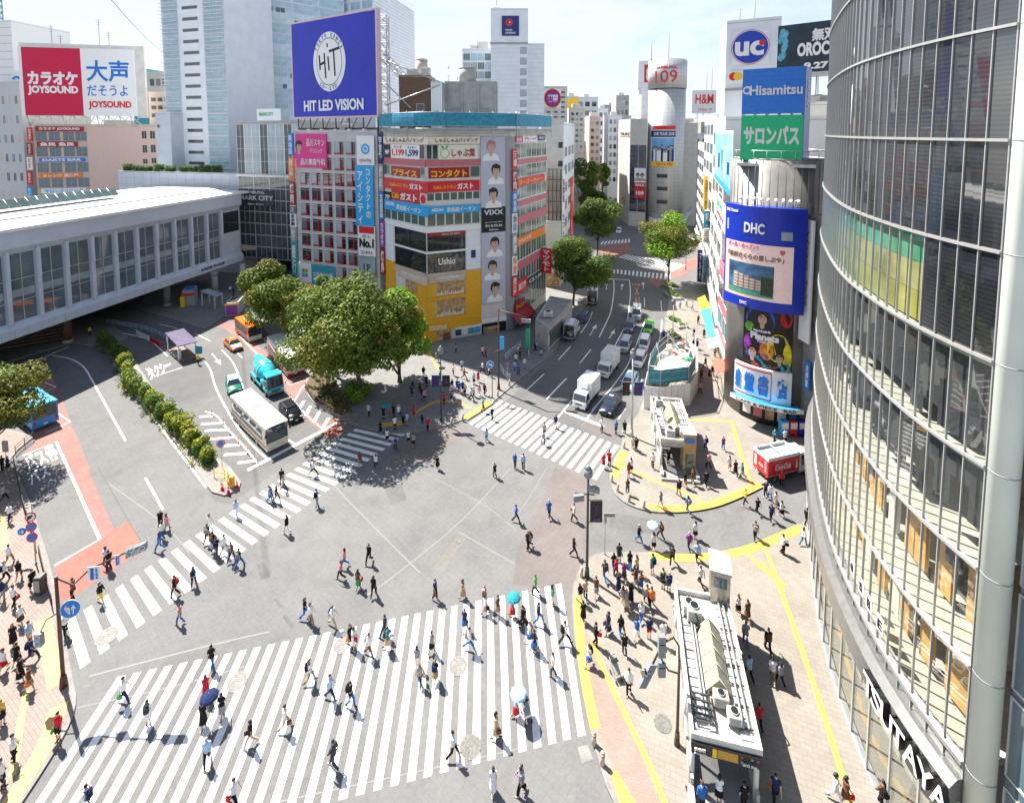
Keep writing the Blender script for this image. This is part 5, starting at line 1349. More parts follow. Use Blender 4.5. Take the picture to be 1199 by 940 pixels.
class Cyl:
 """text and panels wrapped on a vertical cylinder; u is arc length to the right of the point facing the camera, d outwards"""
 def __init__(s,c,r,a0=None):
  s.c,s.r=Vector(c),r
  s.a0=math.atan2(-s.c.y,-s.c.x)if a0 is None else a0
 def p(s,u,z,d=0.0):
  a=s.a0+u/s.r
  return Vector((s.c.x+(s.r+d)*math.cos(a),s.c.y+(s.r+d)*math.sin(a),z))
 def uz(s,x,y,d=0.0):
  r_=ray(x,y);R_=s.r+d
  o=Vector((r_.x,r_.y));A_,B_,C_=o.dot(o),-2*o.dot(s.c),s.c.dot(s.c)-R_*R_
  D=B_*B_-4*A_*C_
  k=(-B_-math.sqrt(max(D,0)))/(2*A_)
  q=o*k-s.c;a=math.atan2(q.y,q.x)-s.a0
  a=(a+math.pi)%(2*math.pi)-math.pi
  return a*s.r,CAM_H+r_.z*k
 def rect(s,x0,y0,x1,y1,d=0.0):
  xm,ym=(x0+x1)/2,(y0+y1)/2
  return s.uz(x0,ym,d)[0],s.uz(x1,ym,d)[0],s.uz(xm,y1,d)[1],s.uz(xm,y0,d)[1]
 def box(s,mb,u0,u1,z0,z1,d0,d1,m):
  n=max(2,int(abs(u1-u0)/s.r/.08))
  mb.loft([[s.p(u0+(u1-u0)*q/n,z0,d0),s.p(u0+(u1-u0)*q/n,z0,d1),s.p(u0+(u1-u0)*q/n,z1,d1),s.p(u0+(u1-u0)*q/n,z1,d0)]for q in range(n+1)],m,True)
 def quad(s,mb,u0,u1,z0,z1,d,m):
  n=max(2,int(abs(u1-u0)/s.r/.08))
  for q in range(n):
   a,c=u0+(u1-u0)*q/n,u0+(u1-u0)*(q+1)/n
   mb.face([s.p(a,z0,d),s.p(c,z0,d),s.p(c,z1,d),s.p(a,z1,d)],m)
 def wrap(s,me,u,z,d,off):
  for v in me.vertices:
   p_=s.p(u+v.co.x,z+v.co.y,d+v.co.z);v.co=p_-off
def csign(cy,rect,label,base,texts=(),name='shop_sign',cat='sign',d=.3,th=.3,extra=None):
 u0,u1,z0,z1=rect
 e=thing(name,label,cat,cy.p((u0+u1)/2,z0,d))
 if base is not None:
  b=MB();cy.box(b,u0,u1,z0,z1,d-th,d,base);part(b,'board',e)
 for nm,fn in(extra or()):
  b=MB();fn(b,cy,u0,u1,z0,z1,d);part(b,nm,e)
 for q,t in enumerate(texts):
  s_,m,cu,cz,tw_,th_,bold=t[:7]
  me=fit_text(s_,m,tw_*(u1-u0),th_*(z1-z0),bold,.03,len(t)>7 and t[7])
  cy.wrap(me,u0+cu*(u1-u0),z0+cz*(z1-z0),d+.03+.006*q,e.location)
  o=bpy.data.objects.new('lettering',me);COL.objects.link(o);o.parent=e
 return e
TC=Cyl(tc_,tr_)
r_=TC.rect(*zr('A3',614,288,720,368),.5);r_=(-4.9,3.9,r_[2],r_[3])
csign(TC,r_,'large red number on the crown of the round tower',None,[('109',M_REDS,.5,.4,.85,.68,.0),('SHIBUYA',M_REDS,.52,.9,.78,.15,.05)],d=.4)
def poster(b,cy,u0,u1,z0,z1,d):
 W,H=u1-u0,z1-z0
 cy.quad(b,u0+W*.03,u1-W*.03,z0+H*.12,z0+H*.7,d+.02,mat('poster_sky',(.16,.36,.62),.5,var=.25,scale=.6))
 for q in range(11):
  u=u0+W*(.1+.08*q);h_=H*rs_.uniform(.34,.46)
  cy.quad(b,u-W*.04,u+W*.04,z0+H*.13,z0+h_,d+.03+.003*(q%3),rs_.choice((M_NAVY,M_BLK,M_GRY,M_WHT)))
  cy.quad(b,u-W*.02,u+W*.02,z0+h_,z0+h_+H*.07,d+.04,M_SKIN);cy.quad(b,u-W*.028,u+W*.028,z0+h_+H*.05,z0+h_+H*.09,d+.05,HB[rs_.randrange(1,3)])
 cy.quad(b,u0,u1,z0,z0+H*.12,d+.03,M_YELS);cy.quad(b,u0,u1,z0+H*.72,z0+H*.88,d+.03,M_NAVY);cy.quad(b,u0+W*.08,u1,z0+H*.9,z1,d+.03,M_REDS)
csign(TC,TC.rect(*zr('A3',608,552,714,732),.3),'big group poster with red, navy and yellow bands wrapped on the round tower',M_WHT,[('LIVE TOUR 2018',W_,.55,.8,.8,.08,.02),('10.12 FRI',M_REDS,.6,.06,.6,.07,.03)],name='poster',cat='poster',extra=[('picture',poster)])
for y in(773,829,887):
 u0,u1,z0,z1=TC.rect(*zr('A3',633,y-8,680,y+8))
 b=MB();TC.box(b,u0,u1,z0,z1,-.1,.05,M_DSTEEL);TC.box(b,u0,u1,z1,z1+.2,-.1,.35,M_GRY);o=b.build('window',rt);o.data.transform(Matrix.Translation(-rt.location))
b=MB();TC.box(b,*TC.rect(*zr('A7',612,75,700,95)),-.1,.25,M_GRY);TC.box(b,*TC.rect(*zr('A7',600,97,690,140)),-.1,.2,M_WHT);part(b,'entrance_canopy',rt)
for q,x in enumerate((761,781)):
 p=pxY(x,182);b=MB();h_=(8,10)[q];b.tube([(0,0,0),(0,0,h_)],.12,M_GRY,5);b.box(-.3,.3,-.3,.3,0,.4,M_GRY)
 tag(b.build('antenna_mast',None,(p.x,p.y,tz+.14)),('shorter antenna near the left edge of the round tower top','taller antenna on the middle of the round tower top')[q],'antenna')
sb,fsb=block(750,776,100,205,8,M_WPAN,'plain lift tower behind the round tower')
e=sign(fsb,FR(fsb,'A3',551,268,640,385,.5),'blue and white box sign with a red panel behind the round tower',M_WPAN,[('8',M_WHT,.5,.5,.2,.5,.05)],d=.6,th=6,extra=[('red_panel',lambda b,f,u0,u1,z0,z1,d:f.quad(b,u0+(u1-u0)*.3,u1,z0+2,z1-1.5,d+.01,M_REDS))])
lwA,lwB,lwC=pxY(724,205),pxY(738,184),pxY(757.5,181)
FWa,FWb=Face(lwA,lwB),Face(lwB,lwC)
zwt=FWb.uz(748,141)[1]
lw2=house('stone_building','pale stone wing with a dark glass corner to the left of the round tower',[lwA,lwB,lwC,lwC+Vector((2,14)),lwA+Vector((6,8))],0,zwt,M_STONE)
b=MB()
for q in range(18):FWa.box(b,0,FWa.L,2+q*3,2.05+q*3,0,.03,M_GRY);FWb.box(b,0,FWb.L,2+q*3,2.05+q*3,0,.03,M_GRY)
part(b,'panel_joints',lw2)
z0,z1=FWb.uz(748,248)[1],FWb.uz(748,170)[1]
for q in range(6):
 for c in range(2):win(FWb,lw2,.15+c*FWb.L/2,(c+1)*FWb.L/2-.1,z0+(z1-z0)*q/6,z0+(z1-z0)*(q+1)/6-.06,M_GL,M_NAVY,2,2,fr=.1)
sign(FWb,FR(FWb,'A3',535,738,584,822,.3),'fashion poster with a red lower band on the dark glass corner',W_,[('SALE',W_,.5,.12,.8,.12,.04)],name='poster',cat='poster',d=.3,extra=[('picture',lambda b,f,u0,u1,z0,z1,d:[portrait(b,f,u0+(u1-u0)*a,z0+(z1-z0)*.6,(z1-z0)*.24,HB[2],d+.01,M_GRY)for a in(.3,.7)]+[f.quad(b,u0,u1,z0,z0+(z1-z0)*.25,d+.02,M_REDS)])])
sign(FWb,FR(FWb,'A3',535,826,584,870,.3),'red poster below the fashion poster on the dark glass corner',M_REDS,[('109',W_,.5,.5,.7,.4,.05)],name='poster',cat='poster',d=.3)
sign(FWa,FR(FWa,'A3',470,578,512,600,.3),'small dark letters on the pale stone wing',M_STONE,[('TSUKI',M_BLK,.5,.5,.9,.6,.05)],d=.2,th=.1)
sign(FWa,FR(FWa,'A3',480,860,490,890,.3),'small yellow blade sign on the foot of the pale stone wing',M_YELS,[('P',M_BLK,.5,.5,.6,.5,.05)],d=.4)
rw,frw=block(800,817,146,184,12,M_STONE,'pale stone upper volume projecting to the right of the round tower',name='stone_building')
b=MB()
for q in range(9):frw.box(b,0,frw.L,zat(171,184)-3+q*2.2,zat(171,184)-2.95+q*2.2,0,.03,M_GRY)
part(b,'panel_joints',rw)
gw,fgw=block(797,838,171,188,14,M_GRY,'dark glazed block right of the round tower under the stone volume',9,4,262,[M_GL,M_GLB],M_GRY,fw=.9,fh=.8,name='glass_building')
st_=thing('curved_staircase','pale green curved outdoor staircase beside the foot of the round tower','staircase',(*pxY(805,172),0))
b=MB();pth=[Vector((*pxY(812,178),7.0)),Vector((*pxY(806,174),5.6)),Vector((*pxY(802,172),3.6)),Vector((*pxY(797,170),1.6)),Vector((*pxY(793,169),.2))]
b.tube(smooth_path3(pth)if False else pth,.9,mat('pale_green_glass',(.33,.42,.40),.3),6);part(b,'balustrade',st_)
b=MB();b.cyl(pxY(806,175),.4,0,5,M_CONC,10);part(b,'support',st_)
hm,fhm=block(788,838,158,225,12,M_WPAN2,'pale block under the white fashion billboard',4,6,200,[M_GLB,M_GL],M_WHT)
e=sign(Face(pxY(809,205),pxY(835.5,203)),(0,9.3,zat(133,204),zat(106,204)),'white roof billboard with slanted red letters and a small arrow line',W_,[('H&M',M_REDS,.52,.62,.75,.42,.02),('150m ↗',M_REDS,.55,.17,.55,.12,.0)],name='billboard',cat='billboard',d=.4,th=.5)
b=MB();f_=Face(pxY(809,205),pxY(835.5,203))
for q in range(5):b.tube([f_.p(q*2.3,zat(158,225),-.5),f_.p(q*2.3,zat(133,204)+.1,.1)],.1,M_STEEL,5);b.tube([f_.p(q*2.3,zat(158,225),-2),f_.p(min(9,q*2.3+2),zat(133,204),.05)],.08,M_STEEL,5)
part(b,'support_frame',e)
for q,x in enumerate((826,832)):
 p=pxY(x,206);b=MB();b.tube([(0,0,0),(0,0,9+q*3)],.1,M_GRY,5);b.box(-.25,.25,-.25,.25,0,.4,M_GRY)
 tag(b.build('antenna_mast',None,(p.x,p.y,zat(106,204)-.3)),('short antenna on the white fashion billboard','tall antenna at the right end of the white fashion billboard')[q],'antenna')
def rowb(x0,Y0,x1,Y1,yt,m,label,rows,cols,gm,name='shop_building',deep=16):
 A,B=pxY(x0,Y0),pxY(x1,Y1);f=Face(A,B)
 zt_=f.uz((x0+x1)/2,yt)[1]
 e=house(name,label,[f.A,f.B,f.B-f.n*deep,f.A-f.n*deep],0,zt_,m)
 win_grid(f,e,.3,f.L-.3,4.2,zt_-.8,cols,rows,.8,.6,gm,M_WHT,2)
 b=MB();f.box(b,.3,f.L-.3,.2,3.2,0,.1,M_WARM);f.box(b,0,f.L,3.2,3.8,0,.5,M_GRY);part(b,'shopfront',e)
 return e,f
r1,fr1=rowb(818,160,826,132,170,M_STONE,'dark windowed shop building just right of the round tower forecourt',7,3,M_GL)
r2,fr2=rowb(825,131,836,104,138,M_WPAN,'white shop building with yellow and green blade signs along the right pavement',8,3,M_GLG)
r3,fr3=rowb(836,102,849,78,143,M_WHT,'white glazed shop building with a tall blue picture banner along the right pavement',7,3,M_GLG)
r4,fr4=rowb(847,77,861,66,330,M_PNKB,'low salmon shop next to the bookshop drum',2,2,M_GL)
for(f,k,x0,y0,x1,y1,m,s_,mt,lab)in((fr2,'A7',848,-90,866,60,M_YELS,'カラオケ',M_REDS,'tall yellow blade sign over the right pavement'),(fr2,'A7',852,65,878,140,M_TEAL,'薬',W_,'teal pharmacy blade sign below the yellow one'),(fr2,'A7',850,145,876,205,M_CRM,'占い',M_BROWN,'cream blade sign below the teal pharmacy sign'),(fr2,'A7',852,260,876,380,M_GLL,'案内所',M_TEAL,'pale green blade sign low over the right pavement'),(fr2,'A7',830,235,850,375,M_NAVY,'マルチ',W_,'navy blade sign hanging out over the right pavement')):
 Ys=108 if x0>840 else 114
 z0,z1=zat(px(k,0,y1)[1],Ys),zat(px(k,0,y0)[1],Ys)
 A=pxY(px(k,x0,0)[0],Ys);Bq=pxY(px(k,x1,0)[0],Ys)
 sign(Face(A,Bq),(0,(Bq-A).length,z0,z1),lab,m,[(s_,mt,.5,.5,.55,.8,.02,True)],d=0,th=.35)
def seapic(b,f,u0,u1,z0,z1,d):
 W,H=u1-u0,z1-z0
 f.quad(b,u0+.3,u1-.3,z0+H*.08,z0+H*.95,d+.01,mat('sea_print',(.20,.50,.72),.5,var=.5,scale=.5));f.quad(b,u0,u1,z0,z0+H*.1,d+.02,M_LBLU)
 for q in range(5):f.quad(b,u0+W*(.1+.17*q),u0+W*(.2+.17*q),z0+H*(.2+.1*(q%3)),z0+H*(.5+.08*(q%4)),d+.03,(M_WHT,M_NAVY,M_TEAL)[q%3])
sign(fr3,FR(fr3,'A3',888,575,965,830,.4),'tall blue and white picture banner on the glazed shop building',M_WHT,[],name='picture_banner',cat='banner',d=.4,extra=[('picture',seapic)])
sign(fr3,FR(fr3,'A7',886,10,935,120,.4),'white banner with green and red print below the blue picture banner',M_WHT,[('渋谷',M_GRNS,.5,.7,.5,.3,.02),('OPEN',M_REDS,.5,.3,.7,.2,.02)],name='picture_banner',cat='banner',d=.4)
# ================================================================== bookshop drum with its signs
M_DRUM=mat('brushed_metal_cladding',(0.25,0.24,0.225),.42,.35,var=.22,scale=.5)
dc=Vector((33.0,61.5));DR=Cyl(dc,5.3)
zd=zat(189,58)
dr=thing('drum_building','bookshop corner building with a round dark metal drum carrying a curved blue screen','building',(dc.x,dc.y,.13))
b=MB();n=44
b.cyl((0,0),5.3,0,zd,M_DRUM,n);o=b.build('wall',dr)
b=MB()
for q in range(40):a=2*math.pi*q/40;b.cyl((5.3*math.cos(a),5.3*math.sin(a)),.05,zd-6,zd-.02,M_GRY,5)
b.build('cladding_seam',dr)
b=MB();b.cyl((0,0),5.1,zd,zd+.2,M_ROOF,n)
for q in range(22):
 a=2*math.pi*q/22;b.cyl((5.2*math.cos(a),5.2*math.sin(a)),.04,zd,zd+1.1,M_STEEL,5)
b.tube([(5.2*math.cos(2*math.pi*q/22),5.2*math.sin(2*math.pi*q/22),zd+1.1)for q in range(23)],.05,M_STEEL,5);b.build('roof',dr)
sx0,sx1=DR.p(DR.uz(946,300)[0],0,-1.0).xy,G(962,523).xy
FST=Face(sx0,sx1)
b=MB();b.prism([sx0,sx1,sx1+Vector((14,12)),dc+Vector((2,5)),dc],0.13,zat(250,57),M_CONCD)
for q in range(14):FST.box(b,0,FST.L,2+q*1.9,2.04+q*1.9,0,.03,M_GRY)
part(b,'stone_wall',dr)
b=MB();b.prism([dc+Vector((-3.2,4)),dc+Vector((1.5,15)),dc+Vector((14,16)),dc+Vector((6,4))],.13,zd-1,M_CONC);part(b,'rear_block',dr)
M_DHC=mat('deep_blue_sign',(0.01,0.035,0.42),.35,var=.06)
M_SCR=mat('pink_screen',(0.62,0.46,0.44),.4,var=.08,emit=.12)
DS=Cyl(dc,6.4)
uq0,uq1=DS.uz(853,290)[0],DS.uz(941,300)[0]
zq1,zq0=zat(244,55.5),zat(366,55.5)
def scrn(b,cy,u0,u1,z0,z1,d):
 W,H=u1-u0,z1-z0
 cy.quad(b,u0+W*.03,u0+W*.86,z0+H*.1,z0+H*.64,d+.02,M_SCR)
 cy.quad(b,u0+W*.10,u0+W*.66,z0+H*.13,z0+H*.44,d+.03,mat('screen_photo_sky',(.05,.13,.24),.4,var=.6,scale=.8));cy.quad(b,u0+W*.10,u0+W*.66,z0+H*.13,z0+H*.18,d+.04,mat('screen_photo_lawn',(.08,.3,.2),.4))
 for q in range(5):cy.quad(b,u0+W*(.18+.07*q),u0+W*(.24+.07*q),z0+H*.19,z0+H*(.34-.012*q),d+.05,M_BEIGE)
 for q in range(4):cy.quad(b,u0+W*.19,u0+W*.50,z0+H*(.21+.03*q),z0+H*(.217+.03*q),d+.06,M_BROWN)
 cy.quad(b,u0+W*.52,u0+W*.65,z0+H*.15,z0+H*.33,d+.055,mat('screen_photo_tree',(.03,.05,.025),.5,var=.4))
 cy.quad(b,u0+W*.035,u0+W*.07,z0+H*.74,z0+H*.85,d+.02,M_GLL);cy.quad(b,u0+W*.72,u0+W*.84,z0+H*.70,z0+H*.78,d+.02,M_GLL)
M_PKT=mat('rose_letters',(.6,.12,.2),.5,var=0)
csign(DS,(uq0,uq1,zq0,zq1),'curved deep blue sign with white capitals above a pale pink screen showing a hotel',M_DHC,[('DHC',W_,.42,.79,.24,.1,.03),('DHC Channel',W_,.12,.94,.18,.03,.02),('オール・オープン!!',M_PKT,.28,.61,.40,.045,.02),('「赤沢さくらの里しぶや」',M_BROWN,.42,.51,.68,.055,.03),('♥',M_PKT,.74,.58,.06,.05,.03),('DHC',W_,.32,.045,.09,.03,.02)],name='curved_screen',cat='screen',d=.5,th=1.4,extra=[('picture',scrn)])
lr=thing('floodlight_row','row of small white floodlights along the top edge of the curved blue sign','floodlight',DS.p(0,zq1,0))
for q in range(9):
 u=uq0+(uq1-uq0)*(.3+.07*q)
 b=MB();b.tube([DS.p(u,zq1,.1),DS.p(u,zq1+.9,.3),DS.p(u,zq1+1.1,1.2)],.06,M_WHT,6);b.tube([DS.p(u,zq1+1.1,1.2),DS.p(u,zq1+.85,1.55)],.16,M_WHT,6);part(b,'floodlight',lr)
def planets(b,cy,u0,u1,z0,z1,d):
 W,H=u1-u0,z1-z0
 pal=[mat('print_%s'%n_,c_,.4,var=.4,scale=1.2)for n_,c_ in(('cobalt',(.02,.08,.45)),('lemon',(.75,.62,.02)),('scarlet',(.55,.02,.02)),('orange',(.75,.25,.02)),('violet',(.25,.03,.35)),('cyan',(.03,.40,.50)),('leaf',(.15,.42,.04)))]
 cy.quad(b,u0+.1,u1-.1,z0+.1,z1-.1,d+.01,M_BLK)
 def ell(cu,cz,ru,rz,m,dd):
  b.face([cy.p(u0+W*(cu+ru*math.cos(t)),z0+H*(cz+rz*math.sin(t)),d+dd)for t in[q*math.pi/10 for q in range(20)]],m)
 for q,(cu,cz,ru,rz,k)in enumerate(((.35,.78,.30,.19,0),(.86,.84,.12,.12,2),(.72,.42,.22,.2,1),(.90,.30,.09,.2,1),(.22,.42,.2,.16,4),(.5,.36,.14,.13,3),(.88,.12,.1,.1,5),(.14,.66,.1,.07,6),(.5,.2,.3,.08,5),(.45,.13,.25,.04,2),(.3,.27,.24,.05,0))):
  ell(cu,cz,ru,rz,pal[k],.015+.003*q)
 for cu,cz,sc in((.40,.80,.17),(.22,.3,.16),(.75,.28,.13)):
  portrait(b,cy,u0+W*cu,z0+H*cz,H*sc,HB[1],d+.06,M_BLK)
csign(DR,DR.rect(*zr('A7',1012,482,1230,790),.3),'bright multicoloured poster with lit shapes on black below the curved screen',M_BLK,[('Planets',W_,.45,.55,.56,.1,.05),('teamLab★',W_,.4,.635,.36,.05,.04),('TOKYO',W_,.45,.48,.3,.03,.04),('DMM.com',W_,.42,.07,.4,.05,.04)],name='poster',cat='poster',d=.3,extra=[('picture',planets)])
D2=Cyl(dc,5.6)
rbk=D2.rect(860,430,926.5,476,.4);zbk0,zbk1=zat(475,55.6),zat(437,55.6)
csign(D2,(rbk[0],rbk[1],zbk0,zbk1),'curved white bookshop sign with large blue characters and a red outline',W_,[('堂',M_BLUS,.30,.5,.17,.58,.05),('書',M_BLUS,.54,.5,.17,.62,.05),('店',M_BLUS,.84,.5,.18,.62,.05),('盛',M_BLUS,.08,.5,.10,.55,.05)],d=.5,extra=[('red_outline',lambda b,cy,u0,u1,z0,z1,d:[cy.quad(b,u0+(u1-u0)*a,u0+(u1-u0)*c,z0+(z1-z0)*e_,z0+(z1-z0)*g_,d+.012,M_REDS)for a,c,e_,g_ in((.02,.67,.9,.94),(.02,.67,.06,.1),(.66,.675,.1,.9))])])
e=thing('shop_awning','sky blue curved awning with a white lettered valance under the bookshop sign','awning',D2.p(0,3.4,1))
b=MB();n=20
ua,ub2=D2.uz(866,485)[0],D2.uz(929,490)[0]
for q in range(n):
 a,c=ua+(ub2-ua)*q/n,ua+(ub2-ua)*(q+1)/n
 b.face([D2.p(a,zbk0-.1,.1),D2.p(a,3.6,1.9),D2.p(c,3.6,1.9),D2.p(c,zbk0-.1,.1)],M_LBLU,True)
part(b,'canopy',e)
b=MB()
for q in range(n):
 a,c=ua+(ub2-ua)*q/n,ua+(ub2-ua)*(q+1)/n
 b.face([D2.p(a,3.6,1.9),D2.p(a,3.1,1.95),D2.p(c,3.1,1.95),D2.p(c,3.6,1.9)],M_WHT)
part(b,'valance',e)
me=fit_text('CAFE & PIECE   BAR',M_BLK,(ub2-ua)*.8,.3,.02,.01);D2.wrap(me,(ua+ub2)/2,3.35,2.02,e.location);o=bpy.data.objects.new('lettering',me);COL.objects.link(o);o.parent=e
e2=thing('bookshop_entrance','dim open shop front with posters beneath the sky blue awning','shop entrance',D2.p(0,0.13,0))
b=MB();DR.box(b,DR.uz(866,500)[0],DR.uz(928,500)[0],.15,3.0,0,.12,M_BLK);part(b,'opening',e2)
b=MB()
for q in range(6):
 u=DR.uz(870,500)[0]+q*1.25;DR.box(b,u,u+.9,.9,2.3,.13,.2,(M_WHT,M_PNKB,M_WARM,M_WHT,M_LBLU,M_WARM)[q])
part(b,'poster_board',e2)
uS=lambda x,y:FST.uz(x,y)[0]
sign(FST,(uS(946,320),uS(959,320),zat(392,57),zat(256,56)),'white vertical banner with olive letters on the stone strip beside the glass facade',W_,[('TAISEI NEON',mat('olive_letters',(.42,.40,.05),.5,var=0),.5,.6,.45,.6,.03,True)],name='vertical_banner',cat='banner',d=.9,th=.2)
sign(FST,(uS(947,430),uS(953,430),zat(445,57),zat(414,57)),'small blue vertical plate with white letters below the white banner',M_BLUS,[('大盛堂',W_,.5,.5,.6,.8,.03,True)],d=.5)
hA,hB,hC=pxY(868,60),pxY(940.5,56.5),pxY(947,60)
FHs=Face(hA,hB)
zS0,zS1,zSm=FHs.uz(905,188)[1],FHs.uz(905,80)[1],FHs.uz(905,135)[1]
M_HBL=mat('medicine_blue',(0.025,0.20,0.72),.4,var=.08);M_HGR=mat('medicine_green',(0.008,0.52,0.22),.4,var=.06)
e=sign(FHs,(0,FHs.L,zSm+.15,zS1),'blue upper half of the rooftop medicine billboard with white round letters',M_HBL,[('Hisamitsu',W_,.55,.52,.84,.22,.025)],name='billboard',cat='billboard',d=.3,th=.4,extra=[('emblem',lambda b,f,u0,u1,z0,z1,d:[b.face([f.p(u0+.55+math.cos(t)*r_+c_,z0+(z1-z0)*.53+math.sin(t)*r_,d+.05+dd)for t in[q*math.pi/8 for q in range(16)]],m)for r_,c_,m,dd in((.5,0,W_,0),(.28,-.05,M_HBL,.01))])])
b=MB()
for q in range(10):FHs.box(b,.1,FHs.L-.1,zSm+.5+q*.5,zSm+.53+q*.5,.305,.33,M_HBL)
part(b,'louvres',e)
e=sign(FHs,(0,FHs.L,zS0,zSm),'green lower half of the rooftop medicine billboard with white katakana',M_HGR,[('サロンパス',W_,.5,.55,.9,.42,.045)],name='billboard',cat='billboard',d=.3,th=.4)
FHr=Face(hB+FHs.n*.3,hC)
e=sign(FHr,(0,FHr.L,zS0+.01,zS1-.01),'narrow deep blue end panel of the rooftop medicine billboard',M_DHC,[('FEITAS',W_,.5,.72,.5,.3,.03,True)],name='billboard',cat='billboard',d=.05,th=.3)
b=MB()
for q in range(6):
 u=q*FHs.L/5
 for d_ in(-.3,-2.2):b.tube([FHs.p(u,zd,d_),FHs.p(u,zS1-.3,d_)],.08,M_STEEL,5)
 b.tube([FHs.p(u,zd+.3,-2.2),FHs.p(u,zS1-.5,-.3)],.06,M_STEEL,5)
FHs.box(b,-.2,FHs.L+1.4,zS0-.7,zS0-.35,-2.5,.9,M_STEEL);part(b,'support_frame',e)
uA2,uB2=pxY(847,96),pxY(910,92)
FU=Face(uA2,uB2)
ut=house('sign_tower','pale grey sign tower with a round blue badge behind the bookshop drum',[FU.A,FU.B,FU.B+Vector((4,9)),FU.A+Vector((3,10))],0,FU.uz(880,26)[1],M_WPAN)
b=MB();FU.box(b,0,FU.L,FU.uz(880,103)[1]-.4,FU.uz(880,103)[1],0,.3,M_GRY);part(b,'string_course',ut)
def ucb(b,f,u0,u1,z0,z1,d):
 cu,cz,r0=(u0+u1)/2,(z0+z1)/2,(u1-u0)/2
 for r_,m,dd in((1,M_REDS,.01),(.965,W_,.03),(.93,mat('badge_blue',(.015,.05,.42),.35,var=.05),.05)):
  b.face([f.p(cu+math.cos(t)*r0*r_,cz+math.sin(t)*r0*r_,d+dd)for t in[q*math.pi/24 for q in range(48)]],m)
 b.face([f.p(cu+r0*.62+math.cos(t)*r0*.17,cz+r0*.22+math.sin(t)*r0*.17,d+.12)for t in[q*math.pi/8 for q in range(16)]],M_REDS)
r_=FR(FU,'A3',960,122,1128,292,.3);s_h=(r_[1]-r_[0])/2;zc=(r_[2]+r_[3])/2
sign(FU,(r_[0],r_[1],zc-s_h,zc+s_h),'round blue badge with white letters and a small red dot on the grey sign tower',M_WPAN,[('uc',W_,.48,.46,.76,.42,.04)],name='round_badge',d=.2,th=.1,extra=[('disc',ucb)])
r_=FR(FU,'A3',938,312,1014,370,.3)
sign(FU,r_,'white plate with overlapping red and amber discs below the round blue badge',W_,[],name='card_plate',d=.3,extra=[('discs',lambda b,f,u0,u1,z0,z1,d:[b.face([f.p(u0+(u1-u0)*c+math.cos(t)*(z1-z0)*.32,z0+(z1-z0)*.58+math.sin(t)*(z1-z0)*.32,d+dd)for t in[q*math.pi/10 for q in range(20)]],m)for c,m,dd in((.42,M_REDS,.01),(.68,M_YELS,.02))])])
for q,x in enumerate((862,879)):
 p=pxY(x,96);b=MB();b.tube([(0,0,0),(0,0,3+q*2.5)],.07,M_GRY,5);b.box(-.3,.3,-.02,.02,2.6+q*2.2,2.66+q*2.2,M_GRY);b.box(-.2,.2,-.2,.2,0,.25,M_GRY)
 tag(b.build('antenna_mast',None,(p.x,p.y,FU.uz(880,26)[1]+.1)),('short antenna on the sign tower with the round blue badge','taller antenna on the sign tower with the round blue badge')[q],'antenna')
oA,oB=pxY(907,84),pxY(985,78)
FO=Face(oA,oB)
M_GAME=mat('dark_game_print',(0.012,0.03,0.05),.35,var=.5,scale=.4)
def blueface(b,f,u0,u1,z0,z1,d):
 W,H=u1-u0,z1-z0
 for q in range(9):
  a=rs_.uniform(.04,.13);z=rs_.uniform(.1,.9)
  b.face([f.p(u0+W*(a+.05*math.cos(t)),z0+H*(z+.09*math.sin(t)),d+.01+.003*q)for t in(0,1,2,3,4,5)],mat('ice_blue_print',(.10,.36,.50),.4,var=.5,scale=1.5))
e=sign(FO,(0,FO.L,FO.uz(940,85)[1],FO.uz(940,28)[1]),'dark rooftop billboard with white brush letters and a date partly behind the glass facade',M_GAME,[('無双',W_,.70,.74,.36,.26,.04),('OROCHI',W_,.62,.46,.62,.28,.05),('9.27',W_,.60,.12,.36,.14,.05)],name='billboard',cat='billboard',d=.3,th=.8,extra=[('picture',blueface)])
b=MB()
for q in range(6):
 b.tube([FO.p(q*FO.L/5,26,-.6),FO.p(q*FO.L/5,FO.uz(940,28)[1],-.6)],.1,M_STEEL,5);b.tube([FO.p(q*FO.L/5,40,-3),FO.p(q*FO.L/5,FO.uz(940,30)[1],-.6)],.08,M_STEEL,5)
FO.box(b,-.3,FO.L,FO.uz(940,86)[1]-.5,FO.uz(940,86)[1],-2.5,.8,M_STEEL);part(b,'support_frame',e)
ob=house('office_block','grey block under the dark rooftop billboard behind the drum',backed(oA,oB,12),0,FO.uz(940,124)[1],M_WPAN2)
roof_unit(ob,*pxY(957,82),FO.uz(940,124)[1]+.13,2.4,1.6,1.6);roof_unit(ob,*pxY(950,81),FO.uz(940,124)[1]+.13,1.6,1.2,1.3)
# ================================================================== large curved glass building on the right
QP=[Vector(p)for p in((38,56),(34.5,52.6),(31.4,49.2),(28.95,45.8),(26.85,42.3),(24.8,38.5),(22.65,34.2),(20.95,30.2),(19.95,26.7),(19.45,24.2),(19.25,22.0),(19.28,20.4),(19.38,19.3))]
qsm=smooth_path(QP,12)
def resample(path,step):
 out=[path[0].copy()];acc=0
 for i in range(len(path)-1):
  a,c=path[i],path[i+1];L_=(c-a).length;t=0
  while acc+(L_-t)>=step:
   t+=step-acc;acc=0
   out.append(a.lerp(c,t/L_))
  acc+=L_-t
 return out
NP=48
tot=sum((qsm[i+1]-qsm[i]).length for i in range(len(qsm)-1))
qp=resample(qsm,tot/NP-1e-4)
def qn(i):
 d=(qp[min(i+1,len(qp)-1)]-qp[max(i-1,0)]).normalized()
 return Vector((d.y,-d.x))
sgn=1 if qn(20).x<0 else-1
